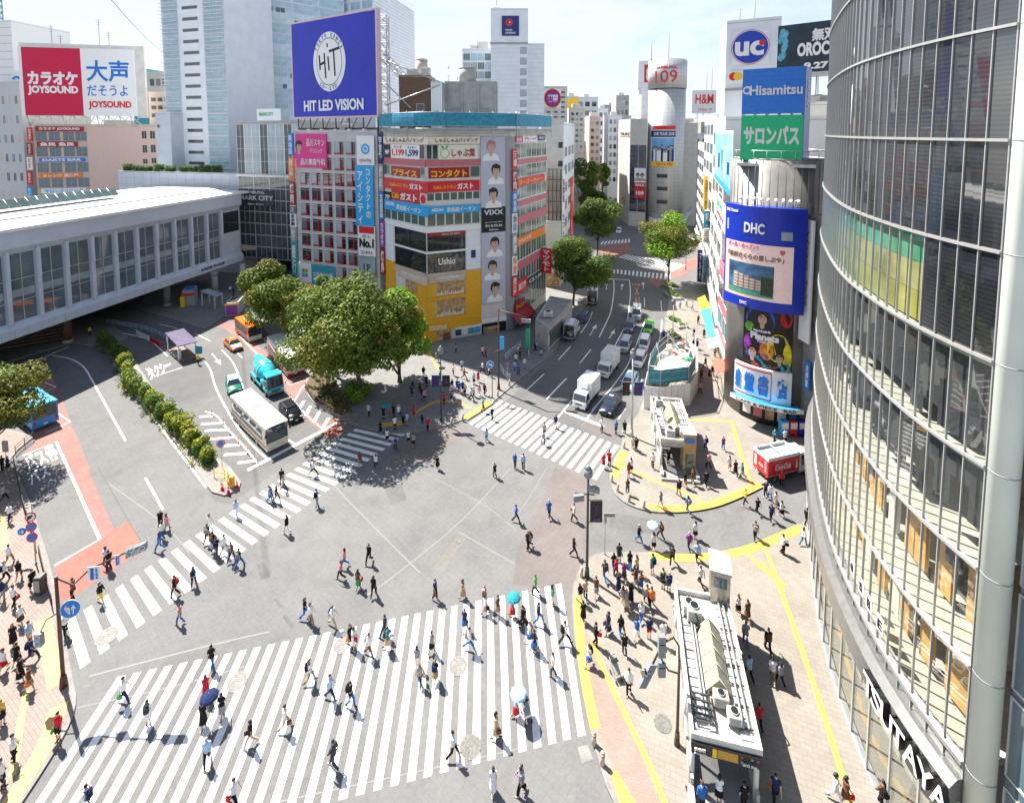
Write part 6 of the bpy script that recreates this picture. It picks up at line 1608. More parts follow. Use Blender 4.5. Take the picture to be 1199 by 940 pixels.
def QQ(i,z,d=0.0):
 q=qp[i]+qn(i)*sgn*d
 return Vector((q.x,q.y,z))
qf=thing('curved_glass_building','tall curved glass fronted store with thin white mullions filling the right edge','building',(30,30,.13))
RZ=[8.05+4.44*k for k in range(0,17)]
M_QGL=bpy.data.materials.new('reflective_facade_glass');M_QGL.use_nodes=True
n_,l_=M_QGL.node_tree.nodes,M_QGL.node_tree.links
bs=n_['Principled BSDF'];bs.inputs['Roughness'].default_value=.03;bs.inputs['IOR'].default_value=1.75;bs.inputs['Specular IOR Level'].default_value=.75
t_c=n_.new('ShaderNodeTexCoord');n1=n_.new('ShaderNodeTexNoise');n1.inputs['Scale'].default_value=.16;n1.inputs['Detail'].default_value=3;l_.new(t_c.outputs['Object'],n1.inputs['Vector'])
w1=n_.new('ShaderNodeTexWave');w1.bands_direction='Z';w1.inputs['Scale'].default_value=1.6;l_.new(t_c.outputs['Object'],w1.inputs['Vector'])
rp=n_.new('ShaderNodeValToRGB');rp.color_ramp.elements[0].position=.35;rp.color_ramp.elements[0].color=(.018,.02,.024,1);rp.color_ramp.elements[1].position=.7;rp.color_ramp.elements[1].color=(.06,.062,.068,1);l_.new(n1.outputs['Fac'],rp.inputs['Fac'])
mm_=n_.new('ShaderNodeMix');mm_.data_type='RGBA';mm_.blend_type='MULTIPLY';mm_.inputs['Factor'].default_value=.35;l_.new(rp.outputs['Color'],mm_.inputs['A']);l_.new(w1.outputs['Color'],mm_.inputs['B']);l_.new(mm_.outputs['Result'],bs.inputs['Base Color'])
def clear_glass(name,tint,al):
 m=bpy.data.materials.new(name);m.use_nodes=True
 n,l=m.node_tree.nodes,m.node_tree.links
 out=n['Material Output'];n.remove(n['Principled BSDF'])
 tr=n.new('ShaderNodeBsdfTransparent');tr.inputs['Color'].default_value=(*tint,1)
 gl_=n.new('ShaderNodeBsdfGlossy');gl_.inputs['Roughness'].default_value=.02
 lw=n.new('ShaderNodeLayerWeight');lw.inputs['Blend'].default_value=.5;pw=n.new('ShaderNodeMath');pw.operation='POWER';pw.inputs[1].default_value=2.2;l.new(lw.outputs['Facing'],pw.inputs[0]);fr=n.new('ShaderNodeMath');fr.operation='MULTIPLY_ADD';fr.inputs[1].default_value=al;fr.inputs[2].default_value=.07;l.new(pw.outputs['Value'],fr.inputs[0])
 mx=n.new('ShaderNodeMixShader');l.new(fr.outputs['Value'],mx.inputs['Fac']);l.new(tr.outputs['BSDF'],mx.inputs[1]);l.new(gl_.outputs['BSDF'],mx.inputs[2]);l.new(mx.outputs['Shader'],out.inputs['Surface'])
 return m
M_QCL=clear_glass('clear_shop_glass',(.86,.90,.89),.45)
n_p=len(qp)
for k in range(len(RZ)-1):
 z0,z1=RZ[k],RZ[k+1]
 b=MB()
 for i in range(n_p-1):
  m=M_QCL if k<4 or(k==4 and 21<=i<44)else M_QGL
  j_=(noise.noise(Vector((i*7.3,k*3.1,0)))*.012)
  b.face([QQ(i,z1,-.02-j_*.5),QQ(i+1,z1,-.02+j_*.5),QQ(i+1,z0,-.02-j_),QQ(i,z0,-.02+j_)],m)
 part(b,'glass_storey',qf)
M_MUL=mat('pale_mullion',(.46,.46,.45),.35,.45,var=.06)
for i in range(n_p):
 b=MB();d=(qp[min(i+1,n_p-1)]-qp[max(i-1,0)]).normalized()*.020
 a0,a1=qp[i]+qn(i)*sgn*.05,qp[i]-qn(i)*sgn*.06
 z0,z1=7.3,RZ[-1]
 b.hexa([(*(a0-d),z0),(*(a0+d),z0),(*(a1+d),z0),(*(a1-d),z0),(*(a0-d),z1),(*(a0+d),z1),(*(a1+d),z1),(*(a1-d),z1)],M_MUL)
 part(b,'mullion',qf)
for k,z in enumerate(RZ[1:]):
 b=MB();b.loft([[QQ(i,z-.06,-.1),QQ(i,z-.06,.13),QQ(i,z+.06,.13),QQ(i,z+.06,-.1)]for i in range(n_p)],M_MUL);part(b,'floor_ring',qf)
b=MB()
for i in range(n_p-1):
 b.face([QQ(i,25.9,-1.0),QQ(i+1,25.9,-1.0),QQ(i+1,RZ[-1],-1.0),QQ(i,RZ[-1],-1.0)],M_BLK)
part(b,'inner_lining',qf)
M_WOOD=mat('honey_wood_panel',(.62,.35,.12),.55,var=.18,scale=1.2)
for k in range(0,2):
 b=MB()
 for i in range(12,n_p-1):
  if(i*7+k*3)%5<3:
   b.hexa([QQ(i,RZ[k]+.3,-1.5),QQ(i+1,RZ[k]+.3,-1.5),QQ(i+1,RZ[k]+.3,-1.7),QQ(i,RZ[k]+.3,-1.7),QQ(i,RZ[k+1]-.5,-1.5),QQ(i+1,RZ[k+1]-.5,-1.5),QQ(i+1,RZ[k+1]-.5,-1.7),QQ(i,RZ[k+1]-.5,-1.7)],M_WOOD if(i+k)%4 else M_CRM)
 part(b,'interior_panel',qf)
for z in(3.9,8.0,12.45,16.9,21.35,25.8):
 b=MB();b.loft([[QQ(i,z-.35,-6),QQ(i,z-.35,-.2),QQ(i,z,-.2),QQ(i,z,-6)]for i in range(n_p)],mat('interior_floor',(.50,.47,.40),.6,var=.1));part(b,'floor_slab',qf)
b=MB()
for i in range(n_p-1):b.face([QQ(i,.13,-6),QQ(i+1,.13,-6),QQ(i+1,25.8,-6),QQ(i,25.8,-6)],mat('interior_wall',(.42,.32,.22),.7,var=.4,scale=.5))
part(b,'interior_wall',qf)
b=MB();b.loft([[QQ(i,5.6,-.3),QQ(i,5.6,.60),QQ(i,6.9,.62),QQ(i,7.25,.25),QQ(i,7.25,-.3)]for i in range(n_p)],mat('silver_beam',(.20,.20,.195),.35,.4));part(b,'sign_beam',qf)
b=MB()
for i in range(n_p-1):
 b.face([QQ(i,8.04,-.02),QQ(i+1,8.04,-.02),QQ(i+1,7.25,-.02),QQ(i,7.25,-.02)],M_QCL)
part(b,'glass_band',qf)
b=MB();b.loft([[QQ(i,7.9,-.3),QQ(i,7.9,.16),QQ(i,8.1,.16),QQ(i,8.1,-.3)]for i in range(n_p)],M_STEEL);part(b,'floor_ring',qf)
b=MB()
for i in range(n_p-1):
 b.face([QQ(i,6.2,.05),QQ(i+1,6.2,.05),QQ(i+1,.15,.1),QQ(i,.15,.1)],M_QCL)
part(b,'shop_glass',qf)
for i in range(0,n_p,2):
 b=MB();p=qp[i]+qn(i)*sgn*.14;b.box(p.x-.05,p.x+.05,p.y-.05,p.y+.05,.15,6.25,M_ALU);part(b,'glazing_post',qf)
b=MB();b.loft([[QQ(i,.14,-.2),QQ(i,.14,.22),QQ(i,.3,.22),QQ(i,.3,-.2)]for i in range(n_p)],M_GRY);part(b,'plinth',qf)
rbl=random.Random(4);M_BLD=mat('grey_louvre_blind',(.055,.056,.06),.6,var=.12,scale=5)
for k in(1,2,3):
 b=MB()
 for i in range(n_p-1):
  lo=RZ[k]+(4.44-rbl.choice(((.2,.5,1.2),(1.6,2.6,3.1,3.1),(3.4,4.0,4.2))[k-1]))
  b.face([QQ(i,lo,-.35),QQ(i+1,lo,-.35),QQ(i+1,RZ[k+1]-.1,-.35),QQ(i,RZ[k+1]-.1,-.35)],M_BLD)
 part(b,'blinds',qf)
b=MB()
for i in range(21,44):
 c_=(i-21)/23
 for a in range(3):b.face([QQ(i,RZ[4]+.1+a*1.42,-.3),QQ(i+1,RZ[4]+.1+a*1.42,-.3),QQ(i+1,RZ[4]+1.5+a*1.42,-.3),QQ(i,RZ[4]+1.5+a*1.42,-.3)],mat('led_picture_%d_%d'%(i//4,a),(.10+.32*c_*(a<2),.24+.12*c_,.26-.2*c_+.05*a)if a<2 or i>27 else(.04,.22,.5),.5,var=.35,scale=.6))
part(b,'led_screen',qf)
b=MB();cap=[QQ(i,0,-6.2).xy for i in range(n_p)]+[Vector((60,14)),Vector((62,60)),Vector((42,58))]
b.prism(cap,.13,RZ[-1]+.5,M_GRY);part(b,'core',qf)
M_SHAFT=mat('pale_green_white_cladding',(.62,.66,.60),.45,var=.05,scale=.4)
cs=Vector((19.80,18.98))
b=MB();b.cyl(cs,.50,.15,RZ[-1],M_SHAFT,28)
part(b,'corner_shaft',qf)
b=MB()
for k,z in enumerate(RZ):b.cyl(cs,.508,z-.03,z+.03,M_GRY,28)
part(b,'shaft_joint',qf)
FQ=Face(Vector((20.3,18.5)),Vector((21.0,8)))
b=MB();FQ.box(b,0,FQ.L,.15,RZ[-1],-4,-.05,mat('flat_wing_panel',(.20,.24,.28),.3,var=.08));part(b,'flat_wing',qf)
for k in range(-1,len(RZ)-1):
 z0=RZ[k]if k>=0 else 4.6
 for c in range(3):win(FQ,qf,c*3.4+.05,c*3.4+3.35,z0+.1,z0+4.2,M_GLL if k>1 else M_GLB,M_ALU,1,1,d=.03)
ql=thing('store_lettering','white capitals with black sides standing along the silver beam of the curved glass store','sign',QQ(24,6.2,.5))
arc=[0.0]
for i in range(n_p-1):arc.append(arc[-1]+(qp[i+1]-qp[i]).length)
def at_arc(s_):
 for i in range(n_p-1):
  if arc[i+1]>=s_:
   t=(s_-arc[i])/(arc[i+1]-arc[i]);return qp[i].lerp(qp[i+1],t),(qp[i+1]-qp[i]).normalized()
 return qp[-1],(qp[-1]-qp[-2]).normalized()
def arc_at_px(x,y,z):
 best=None
 for q in range(400):
  s_=arc[-1]*q/400;p,d=at_arc(s_);r_=ray(x,y)
  e_=abs(p.x/p.y-r_.x/r_.y)
  if p.y<46 and(best is None or e_<best[0]):best=(e_,s_)
 return best[1]
for word,xa,xb in(('TSUTAYA',1040,1128),):
 sa,sb_=arc_at_px(xa,788,6.8),arc_at_px(xb,920,6.8)
 for q,ch in enumerate(word):
  s_=sa+(sb_-sa)*q/(len(word)-1)
  p,d=at_arc(s_);nn=Vector((d.y,-d.x))*sgn
  t_=d
  for m_l,dd,nm in((M_WHT,.80,'letter'),):
   me=fit_text(ch,m_l,.82,1.1,.015,.15);me.materials.append(M_BLK);me.polygons.foreach_set('material_index',[0 if f_.normal.z>.8 else 1 for f_ in me.polygons])
   o_=Vector((*(p+nn*dd),6.35))
   mx_=Matrix(((t_.x,0,nn.x,o_.x),(t_.y,0,nn.y,o_.y),(0,1,0,o_.z),(0,0,0,1)))
   me.transform(Matrix.Translation(-ql.location)@mx_)
   o=bpy.data.objects.new(nm,me);COL.objects.link(o);o.parent=ql
for q,(x,y,ch)in enumerate(((1004,755,'●'),(1014,772,'S'),(1024,786,'B'),(1038,798,'E'))):
 s_=arc_at_px(x,y,10);p,d=at_arc(s_);nn=Vector((d.y,-d.x))*sgn;o_=Vector((*(p+nn*.45),10.2-.15*q))
 mx_=Matrix(((d.x,0,nn.x,o_.x),(d.y,0,nn.y,o_.y),(0,1,0,o_.z),(0,0,0,1)))
 e=thing('hanging_plate',('topmost','second','third','lowest')[q]+' of the small white plates with black marks hung inside the curved store front','sign',o_)
 b=MB();b.box(-.27,.27,-.42,.42,-.02,.02,M_WHT);o=b.build('plate',e);o.data.transform(Matrix.Translation(-o_)@mx_)
 me=fit_text(ch,M_BLK,.34,.5,.03,.02);me.transform(Matrix.Translation(-o_)@mx_@Matrix.Translation((0,0,.03)));o=bpy.data.objects.new('lettering',me);COL.objects.link(o);o.parent=e
# ================================================================== trees, hedges, planting
def leaf_mat(name,c,c2,trans=.25):
 m=bpy.data.materials.new(name);m.use_nodes=True
 n,l=m.node_tree.nodes,m.node_tree.links
 bs=n['Principled BSDF'];out=n['Material Output']
 g=n.new('ShaderNodeNewGeometry');r=n.new('ShaderNodeValToRGB')
 r.color_ramp.elements[0].color=(*c,1);r.color_ramp.elements[1].color=(*c2,1)
 l.new(g.outputs['Random Per Island'],r.inputs['Fac']);l.new(r.outputs['Color'],bs.inputs['Base Color'])
 bs.inputs['Roughness'].default_value=.55;bs.inputs['Specular IOR Level'].default_value=.25
 tl_=n.new('ShaderNodeBsdfTranslucent');l.new(r.outputs['Color'],tl_.inputs['Color'])
 mx=n.new('ShaderNodeMixShader');mx.inputs['Fac'].default_value=trans
 l.new(bs.outputs['BSDF'],mx.inputs[1]);l.new(tl_.outputs['BSDF'],mx.inputs[2]);l.new(mx.outputs['Shader'],out.inputs['Surface'])
 return m
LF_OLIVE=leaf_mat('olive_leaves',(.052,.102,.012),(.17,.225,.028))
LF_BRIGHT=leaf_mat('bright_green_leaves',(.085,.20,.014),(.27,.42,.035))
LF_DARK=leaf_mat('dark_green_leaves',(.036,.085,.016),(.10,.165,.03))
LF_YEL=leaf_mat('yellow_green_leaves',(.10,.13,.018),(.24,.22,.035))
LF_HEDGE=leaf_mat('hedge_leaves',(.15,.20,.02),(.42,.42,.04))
LF_HEDGE2=leaf_mat('low_hedge_leaves',(.05,.12,.02),(.14,.24,.04))
M_BARK=mat('grey_brown_bark',(.10,.075,.055),.9,var=.35,scale=3,bump=.5)
def crown_mesh(name,rs,blobs,nleaf,size,mats,flat=.75):
 """leaf-sized faces spread through clumps; each clump hollow-ish, gaps between"""
 V,F,MI=[],[],[]
 tot=sum(r**2 for _,r in blobs)
 for(c,r)in blobs:
  k=int(nleaf*r*r/tot)
  mi=rs.randrange(len(mats))if len(mats)>1 else 0
  for _ in range(k):
   while True:
    d=Vector((rs.uniform(-1,1),rs.uniform(-1,1),rs.uniform(-1,1)))
    if.05<d.length<1:break
   rad=d.length**.45
   d.normalize()
   wob=1+.28*noise.noise(d*2.1+c*.7)
   p=c+Vector((d.x,d.y,d.z*flat))*r*rad*wob
   s_=size*rs.uniform(.6,1.35)
   nrm=(d*.6+Vector((rs.gauss(0,.5),rs.gauss(0,.5),rs.gauss(.45,.5)))).normalized()
   u=nrm.cross(Vector((rs.uniform(-1,1),rs.uniform(-1,1),rs.uniform(-1,1)))).normalized();v_=nrm.cross(u)
   i=len(V)
   V+=[tuple(p-u*s_),tuple(p-v_*s_*.5+nrm*s_*.1),tuple(p+u*s_),tuple(p+v_*s_*.5+nrm*s_*.1)]
   F.append((i,i+1,i+2,i+3));MI.append(mi)
 me=bpy.data.meshes.new(name);me.from_pydata(V,[],F)
 for m in mats:me.materials.append(m)
 me.polygons.foreach_set('material_index',MI)
 return me
def tree(name,label,base,hgt,rad,th,mats,seed,nleaf=9000,size=.24,nblob=26,lean=(0,0),tr=.28,group=None,cat='tree',low=.35):
 """tapered trunk with limbs reaching into the leaf clumps"""
 rs=random.Random(seed)
 e=thing(name,label,cat,base,0,group)
 cz=th+(hgt-th)*.5
 blobs=[]
 for q in range(nblob):
  for _ in range(30):
   d=Vector((rs.uniform(-1,1),rs.uniform(-1,1),rs.uniform(-1,1)))
   if d.length<1 and d.z>-low*2:break
  c=Vector((lean[0]+d.x*rad*.86,lean[1]+d.y*rad*.86,cz+d.z*(hgt-th)*.42))
  blobs.append((c,rad*rs.choice((.20,.26,.32,.38,.42))))
 me=crown_mesh('crown',rs,blobs,nleaf,size,mats)
 o=bpy.data.objects.new('crown',me);COL.objects.link(o);o.parent=e
 b=MB()
 top=Vector((lean[0]*.7,lean[1]*.7,th+(hgt-th)*.35))
 b.tube([(0,0,-.1),(lean[0]*.1,lean[1]*.1,.5),(lean[0]*.3,lean[1]*.3,th*.7),top],[tr*1.35,tr,tr*.8,tr*.45],M_BARK,9)
 for q in range(min(9,nblob)):
  c,r=blobs[q];s0=Vector((lean[0]*.3,lean[1]*.3,th*(.65+.3*rs.random())))
  mid=s0.lerp(c,.5)+Vector((0,0,-.25))
  b.tube([s0,mid,c],[tr*.5,tr*.32,tr*.1],M_BARK,6)
 b.build('trunk',e)
 return e
g=lambda k,x,y:GZ(k,x,y,KERB)
tree('camphor_tree','bright green round crowned tree at the right end of the plaza tree group',G(468,447,KERB),14.0,4.4,1.4,[LF_BRIGHT,LF_BRIGHT,LF_BRIGHT,LF_OLIVE],11,20000,.21,40,(0.1,-0.6))
tree('zelkova_tree','largest olive green tree spreading over the middle of the plaza planter',G(424,459,KERB),17.2,7.0,4.0,[LF_OLIVE,LF_OLIVE,LF_OLIVE,LF_YEL],12,40000,.22,64,(-0.2,-4.2),.36)
tree('zelkova_tree','olive tree with a drooping left side behind the white and red bus',G(384,432,KERB),15.0,4.5,6.5,[LF_OLIVE,LF_YEL],13,15000,.22,30,(0.9,-3.0),.3)
tree('zelkova_tree','yellow tinged olive tree standing above the orange minibus',G(338,402,KERB),12.0,5.8,2.8,[LF_YEL,LF_OLIVE],14,17000,.23,30,(-.5,.3),.28)
tree('zelkova_tree','smaller olive tree in front of the red framed office building, leftmost of the plaza group',G(313,374,KERB),11.5,5.0,3.0,[LF_YEL,LF_OLIVE],15,12000,.24,26,(0,0),.25)
tree('zelkova_tree','sunlit olive green tree over the left pavement, cut by the picture edge',G(-14,556,KERB),11.0,5.0,3.6,[LF_OLIVE,LF_YEL],16,16000,.17,30,(0.0,.6),.26)
tree('street_tree','dark green street tree nearest on the left side of the avenue',g('A7',265,478),13.5,7.0,4.0,[LF_DARK,LF_DARK,LF_OLIVE],17,18000,.25,34,(.9,.3),.25,'trees along the avenue')
tree('street_tree','second dark green street tree on the left side of the avenue, beyond the nearest',g('A7',372,258),16.5,7.2,5.0,[LF_DARK,LF_OLIVE],18,15000,.3,30,(.4,0),.25,'trees along the avenue')
tree('street_tree','bright green street tree standing alone on the right kerb of the avenue',g('A7',685,388),16.5,6.6,5.6,[LF_BRIGHT,LF_OLIVE,LF_YEL],19,17000,.25,32,(0,0),.24,'trees along the avenue')
for q,(k,x,y,h,r,m,lab)in enumerate((('A3',300,985,26,7.5,LF_DARK,'tall dark street tree where the left branch of the avenue narrows'),('A3',395,900,21,5.0,LF_YEL,'yellow green street tree in the left branch of the avenue'),('A3',345,850,24,6.0,LF_DARK,'far dark street tree left of the yellow green one'),('A3',290,880,28,5.5,LF_OLIVE,'far olive street tree close to the white block on the left branch'),('A7',350,110,13,5.5,LF_OLIVE,'low spreading street tree above the parked cars of the left branch'))):
 b_=px(k,x,y);tree('street_tree',lab,G(b_[0],b_[1],0),h,r,h*.35,[m,LF_OLIVE],30+q,5000,.42,16,(0,0),.25,'trees along the avenue')
HL=[px('C6',620,130),px('C6',690,200),px('C6',740,250),px('B1',560,-20),px('B1',640,60),px('B1',700,110),px('B1',745,150),px('B1',790,195),px('B1',830,240),px('B1',870,290),px('B1',905,335)]
isl=[px('B1',*q)for q in((585,-30),(905,408),(930,440),(985,455),(1045,430),(1058,395),(1010,330),(960,290),(820,160),(700,30))]
islz=[px('C6',610,118),px('C6',700,235)]+isl[:1]+isl[1:]+[px('C6',836,240),px('C6',790,165),px('C6',690,70)]
b=MB();pts=[G(*q).xy for q in islz];b.prism(pts,-.2,.16,M_KERB,M_KERB)
o=struct(b,'traffic_island')
M_SOIL=mat('planting_soil',(.10,.075,.045),.95,var=.4,scale=2)
def bush(label,base,r,h,mats,seed,group=None,name='bush',n=1500,size=.13):
 rs=random.Random(seed);blobs=[(Vector((rs.uniform(-.45,.45)*r,rs.uniform(-.45,.45)*r,h*rs.uniform(.25,.8))),r*rs.uniform(.45,.7))for _ in range(9)]
 e=thing(name,label,'bush',base,0,group)
 me=crown_mesh('foliage',rs,blobs,n,size,mats,1.0);o=bpy.data.objects.new('foliage',me);COL.objects.link(o);o.parent=e
 b=MB()
 for q in range(4):b.tube([(0,0,0),(rs.uniform(-.3,.3)*r,rs.uniform(-.3,.3)*r,h*.6)],[.05,.02],M_BARK,5)
 b.build('stems',e)
 return e
rsH=random.Random(5)
path=smooth_path([G(*q).xy+Vector((.35,0.15))for q in HL],3)
pp=resample_path(path,1.55)if False else None
acc,last,spots=0,path[0],[path[0]]
for p in path[1:]:
 acc+=(p-last).length
 while acc>=1.9:
  acc-=1.9;d=(p-last).normalized();spots.append(p-d*acc)
 last=p
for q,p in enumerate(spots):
 far_=q<7  # bridge-end bushes take darker leaves, shade put into their colour
 bush('clipped yellow green bush in the row on the central traffic island' if not far_ else 'bush with leaves darkened as shade at the bridge end of the central traffic island',(p.x,p.y,.16),rsH.uniform(.85,1.1),rsH.uniform(2.0,2.7),[LF_HEDGE,LF_HEDGE2]if not far_ else[LF_DARK,LF_HEDGE2],60+q,'yellow green bushes of the traffic island' if not far_ else 'shaded bushes of the traffic island','hedge_bush')
b=MB()
rr_=random.Random(9)
E_=[]
for q in range(520):
 t=rr_.random();i=int(t*(len(path)-1));p=path[i].lerp(path[min(i+1,len(path)-1)],rr_.random())+Vector((rr_.uniform(-1.5,1.0),rr_.uniform(-.8,.8)))
 E_.append((Vector((p.x,p.y,.22)),.3))
me=crown_mesh('ground_cover',rr_,E_,8000,.10,[LF_HEDGE2,LF_HEDGE]);o=bpy.data.objects.new('ground_cover',me);COL.objects.link(o);tag(o,'low green ground cover under the bushes of the traffic island','ground cover',kind='stuff')
pl=[px('C2',*q)for q in((585,432),(552,500),(605,580),(700,638),(748,660),(800,640),(770,560),(720,470),(680,425),(620,395))]
b=MB();b.prism([G(*q).xy for q in pl],-.1,.45,M_KERB,M_KERB);b.face([(*(G(*q).xy*1.0),.456)for q in pl],M_SOIL);o=struct(b,'tree_planter')
E_=[]
cx_=sum((G(*q).xy for q in pl),Vector((0,0)))/len(pl)
for q in range(260):
 i=rr_.randrange(len(pl));p=cx_.lerp(G(*pl[i]).xy,rr_.random()**.6*.92);E_.append((Vector((p.x,p.y,.55)),.3))
me=crown_mesh('ground_cover',rr_,E_,3500,.13,[LF_DARK,LF_OLIVE,mat('dry_brown_leaves',(.14,.08,.04),.8)]);o=bpy.data.objects.new('ground_cover',me);COL.objects.link(o);tag(o,'brownish low ground cover in the plaza planter under the trees','ground cover',kind='stuff')
for q,(k,x,y)in enumerate((('B2',440,35),('B2',470,10),('B2',410,5),('A6',420,880))):
 bush(('rounded bright bush at the tip of the plaza planter','bright bush behind the tip of the plaza planter','small green bush inside the plaza planter','leafy bush at the foot of the largest plaza tree')[q],GZ(k,x,y,.13),1.2,1.3,[LF_HEDGE2,LF_BRIGHT],90+q,None,'bush',1200,.16)
for q,(k,x,y)in enumerate((('A7',720,560),('A7',710,625),('A7',705,440),('A7',700,400))):
 p=GZ(k,x,y,KERB);b=MB();b.cbox(-1.0,1.0,-2.4,2.4,0,.5,M_CONC,.08)
 e=thing('flower_bed',('stone edged bed of grass on the right kerb behind the green car','stone edged bed of grass on the right kerb nearest the scaffold','stone edged shrub bed under the lone tree on the right kerb','shrub bed just beyond the lone tree on the right kerb')[q],'flower bed',p,.25)
 b.build('kerb_ring',e);me=crown_mesh('planting',rr_,[(Vector((rr_.uniform(-.7,.7),rr_.uniform(-2,2),.6)),.45)for _ in range(20)],900,.15,[LF_BRIGHT,LF_HEDGE2]);o=bpy.data.objects.new('planting',me);COL.objects.link(o);o.parent=e
for q,(x0,x1)in enumerate(((0.5,3.2),(3.5,9.5),(10,13),(13.3,16.5),(17.5,23),(23.4,27),(27.3,30))):
 if x1>FP.L:x1=FP.L-.2
 if x0>=x1:continue
 p=FP.p((x0+x1)/2,PODZ,-1.3);e=thing('clipped_hedge','clipped box hedge in the row along the podium roof edge','hedge',p,math.atan2(FP.t.y,FP.t.x),'box hedges on the podium roof')
 rs=random.Random(q);L_=x1-x0;hh=rs.uniform(1.5,2.2)
 V=[(Vector((rs.uniform(-L_/2+.3,L_/2-.3),rs.uniform(-.5,.5),rs.uniform(.3,hh-.3))),.42)for _ in range(int(26*L_))]
 me=crown_mesh('foliage',rs,V,int(700*L_),.14,[LF_HEDGE2,LF_DARK],1.0);o=bpy.data.objects.new('foliage',me);COL.objects.link(o);o.parent=e
 b=MB();b.box(-L_/2,L_/2,-.7,.7,0,.25,M_CONC);b.build('trough',e)
# ================================================================== vehicles
M_TYRE=mat('tyre_rubber',(.018,.018,.018),.8,var=.2)
M_RIM=mat('wheel_rim',(.42,.43,.44),.35,.7,var=.08)
M_CGL=glass('car_glass',(.03,.045,.055),.04)
M_HL=mat('headlamp_lens',(.75,.76,.78),.15,.1,var=.03)
M_TL=mat('tail_lamp_lens',(.50,.01,.01),.2,var=.05)
M_AMB=mat('amber_lens',(.70,.25,.01),.3,var=.05)
M_PLW=mat('number_plate_white',(.72,.73,.70),.5,var=.03);M_PLG=mat('number_plate_green',(.02,.22,.08),.5,var=.03);M_PLY=mat('number_plate_yellow',(.70,.50,.02),.5,var=.03)
PAINT={}
def paint(n,c,rough=.28,metal=0.0):
 return mat('paint_'+n,c,rough,metal,var=.03,scale=1.5,spec=.5)
P_WHITE=paint('white',(.74,.74,.73));P_SILV=paint('silver',(.52,.56,.60),.3,.5);P_NAVY=paint('dark_navy',(.018,.026,.05));P_LBLU=paint('pale_blue_silver',(.48,.60,.72),.3,.4)
P_GRN=paint('bright_green',(.08,.52,.03));P_BLK=paint('black',(.012,.012,.014),.2);P_ORG=paint('orange',(.78,.17,.015));P_AQUA=paint('aqua',(.03,.50,.58));P_CREAM=paint('cream',(.66,.60,.46))
P_RED=paint('red',(.55,.02,.03));P_BLUE=paint('bright_blue',(.02,.26,.68));P_DGRN=paint('dark_green',(.01,.19,.12));P_GREY=paint('grey',(.30,.31,.33),.35,.3);P_SLATE=paint('slate_blue',(.10,.15,.22),.3,.3);P_COKE=paint('cola_red',(.62,.015,.02))
def wheel(e,x,y,r,wd=.2):
 b=MB();n=18
 side=1 if y>0 else-1
 b.tube([(x,y-wd/2,r),(x,y+wd/2,r)],r,M_TYRE,n,False);o=b.build('wheel',e)
 b=MB();b.tube([(x,y+side*(wd/2-.02),r),(x,y+side*(wd/2+.015),r)],r*.62,M_RIM,14,False)
 for q in range(5):
  a=q*2*math.pi/5;c=(x+math.cos(a)*r*.36,y+side*(wd/2+.02),r+math.sin(a)*r*.36);b.tube([Vector(c)-Vector((0,.008,0)),Vector(c)+Vector((0,.008,0))],r*.1,M_BLK,6,False)
 b.build('rim',o)
def small(e,name,x0,x1,y0,y1,z0,z1,m,c=.02):
 b=MB();b.cbox(x0,x1,y0,y1,z0,z1,m,min(c,(x1-x0)*.3,(y1-y0)*.3,(z1-z0)*.3));return b.build(name,e)
def ring_body(b,st,m):
 """loft along x; st: (x, half width, z bottom, z top, shoulder)"""
 rings=[]
 for x,hw,z0,z1,sh in st:
  rings.append([(x,-hw*.94,z0),(x,-hw,z0+(z1-z0)*.3),(x,-hw,z1-sh),(x,-hw+sh*.8,z1),(x,hw-sh*.8,z1),(x,hw,z1-sh),(x,hw,z0+(z1-z0)*.3),(x,hw*.94,z0)])
 b.loft(rings,m,True,True)
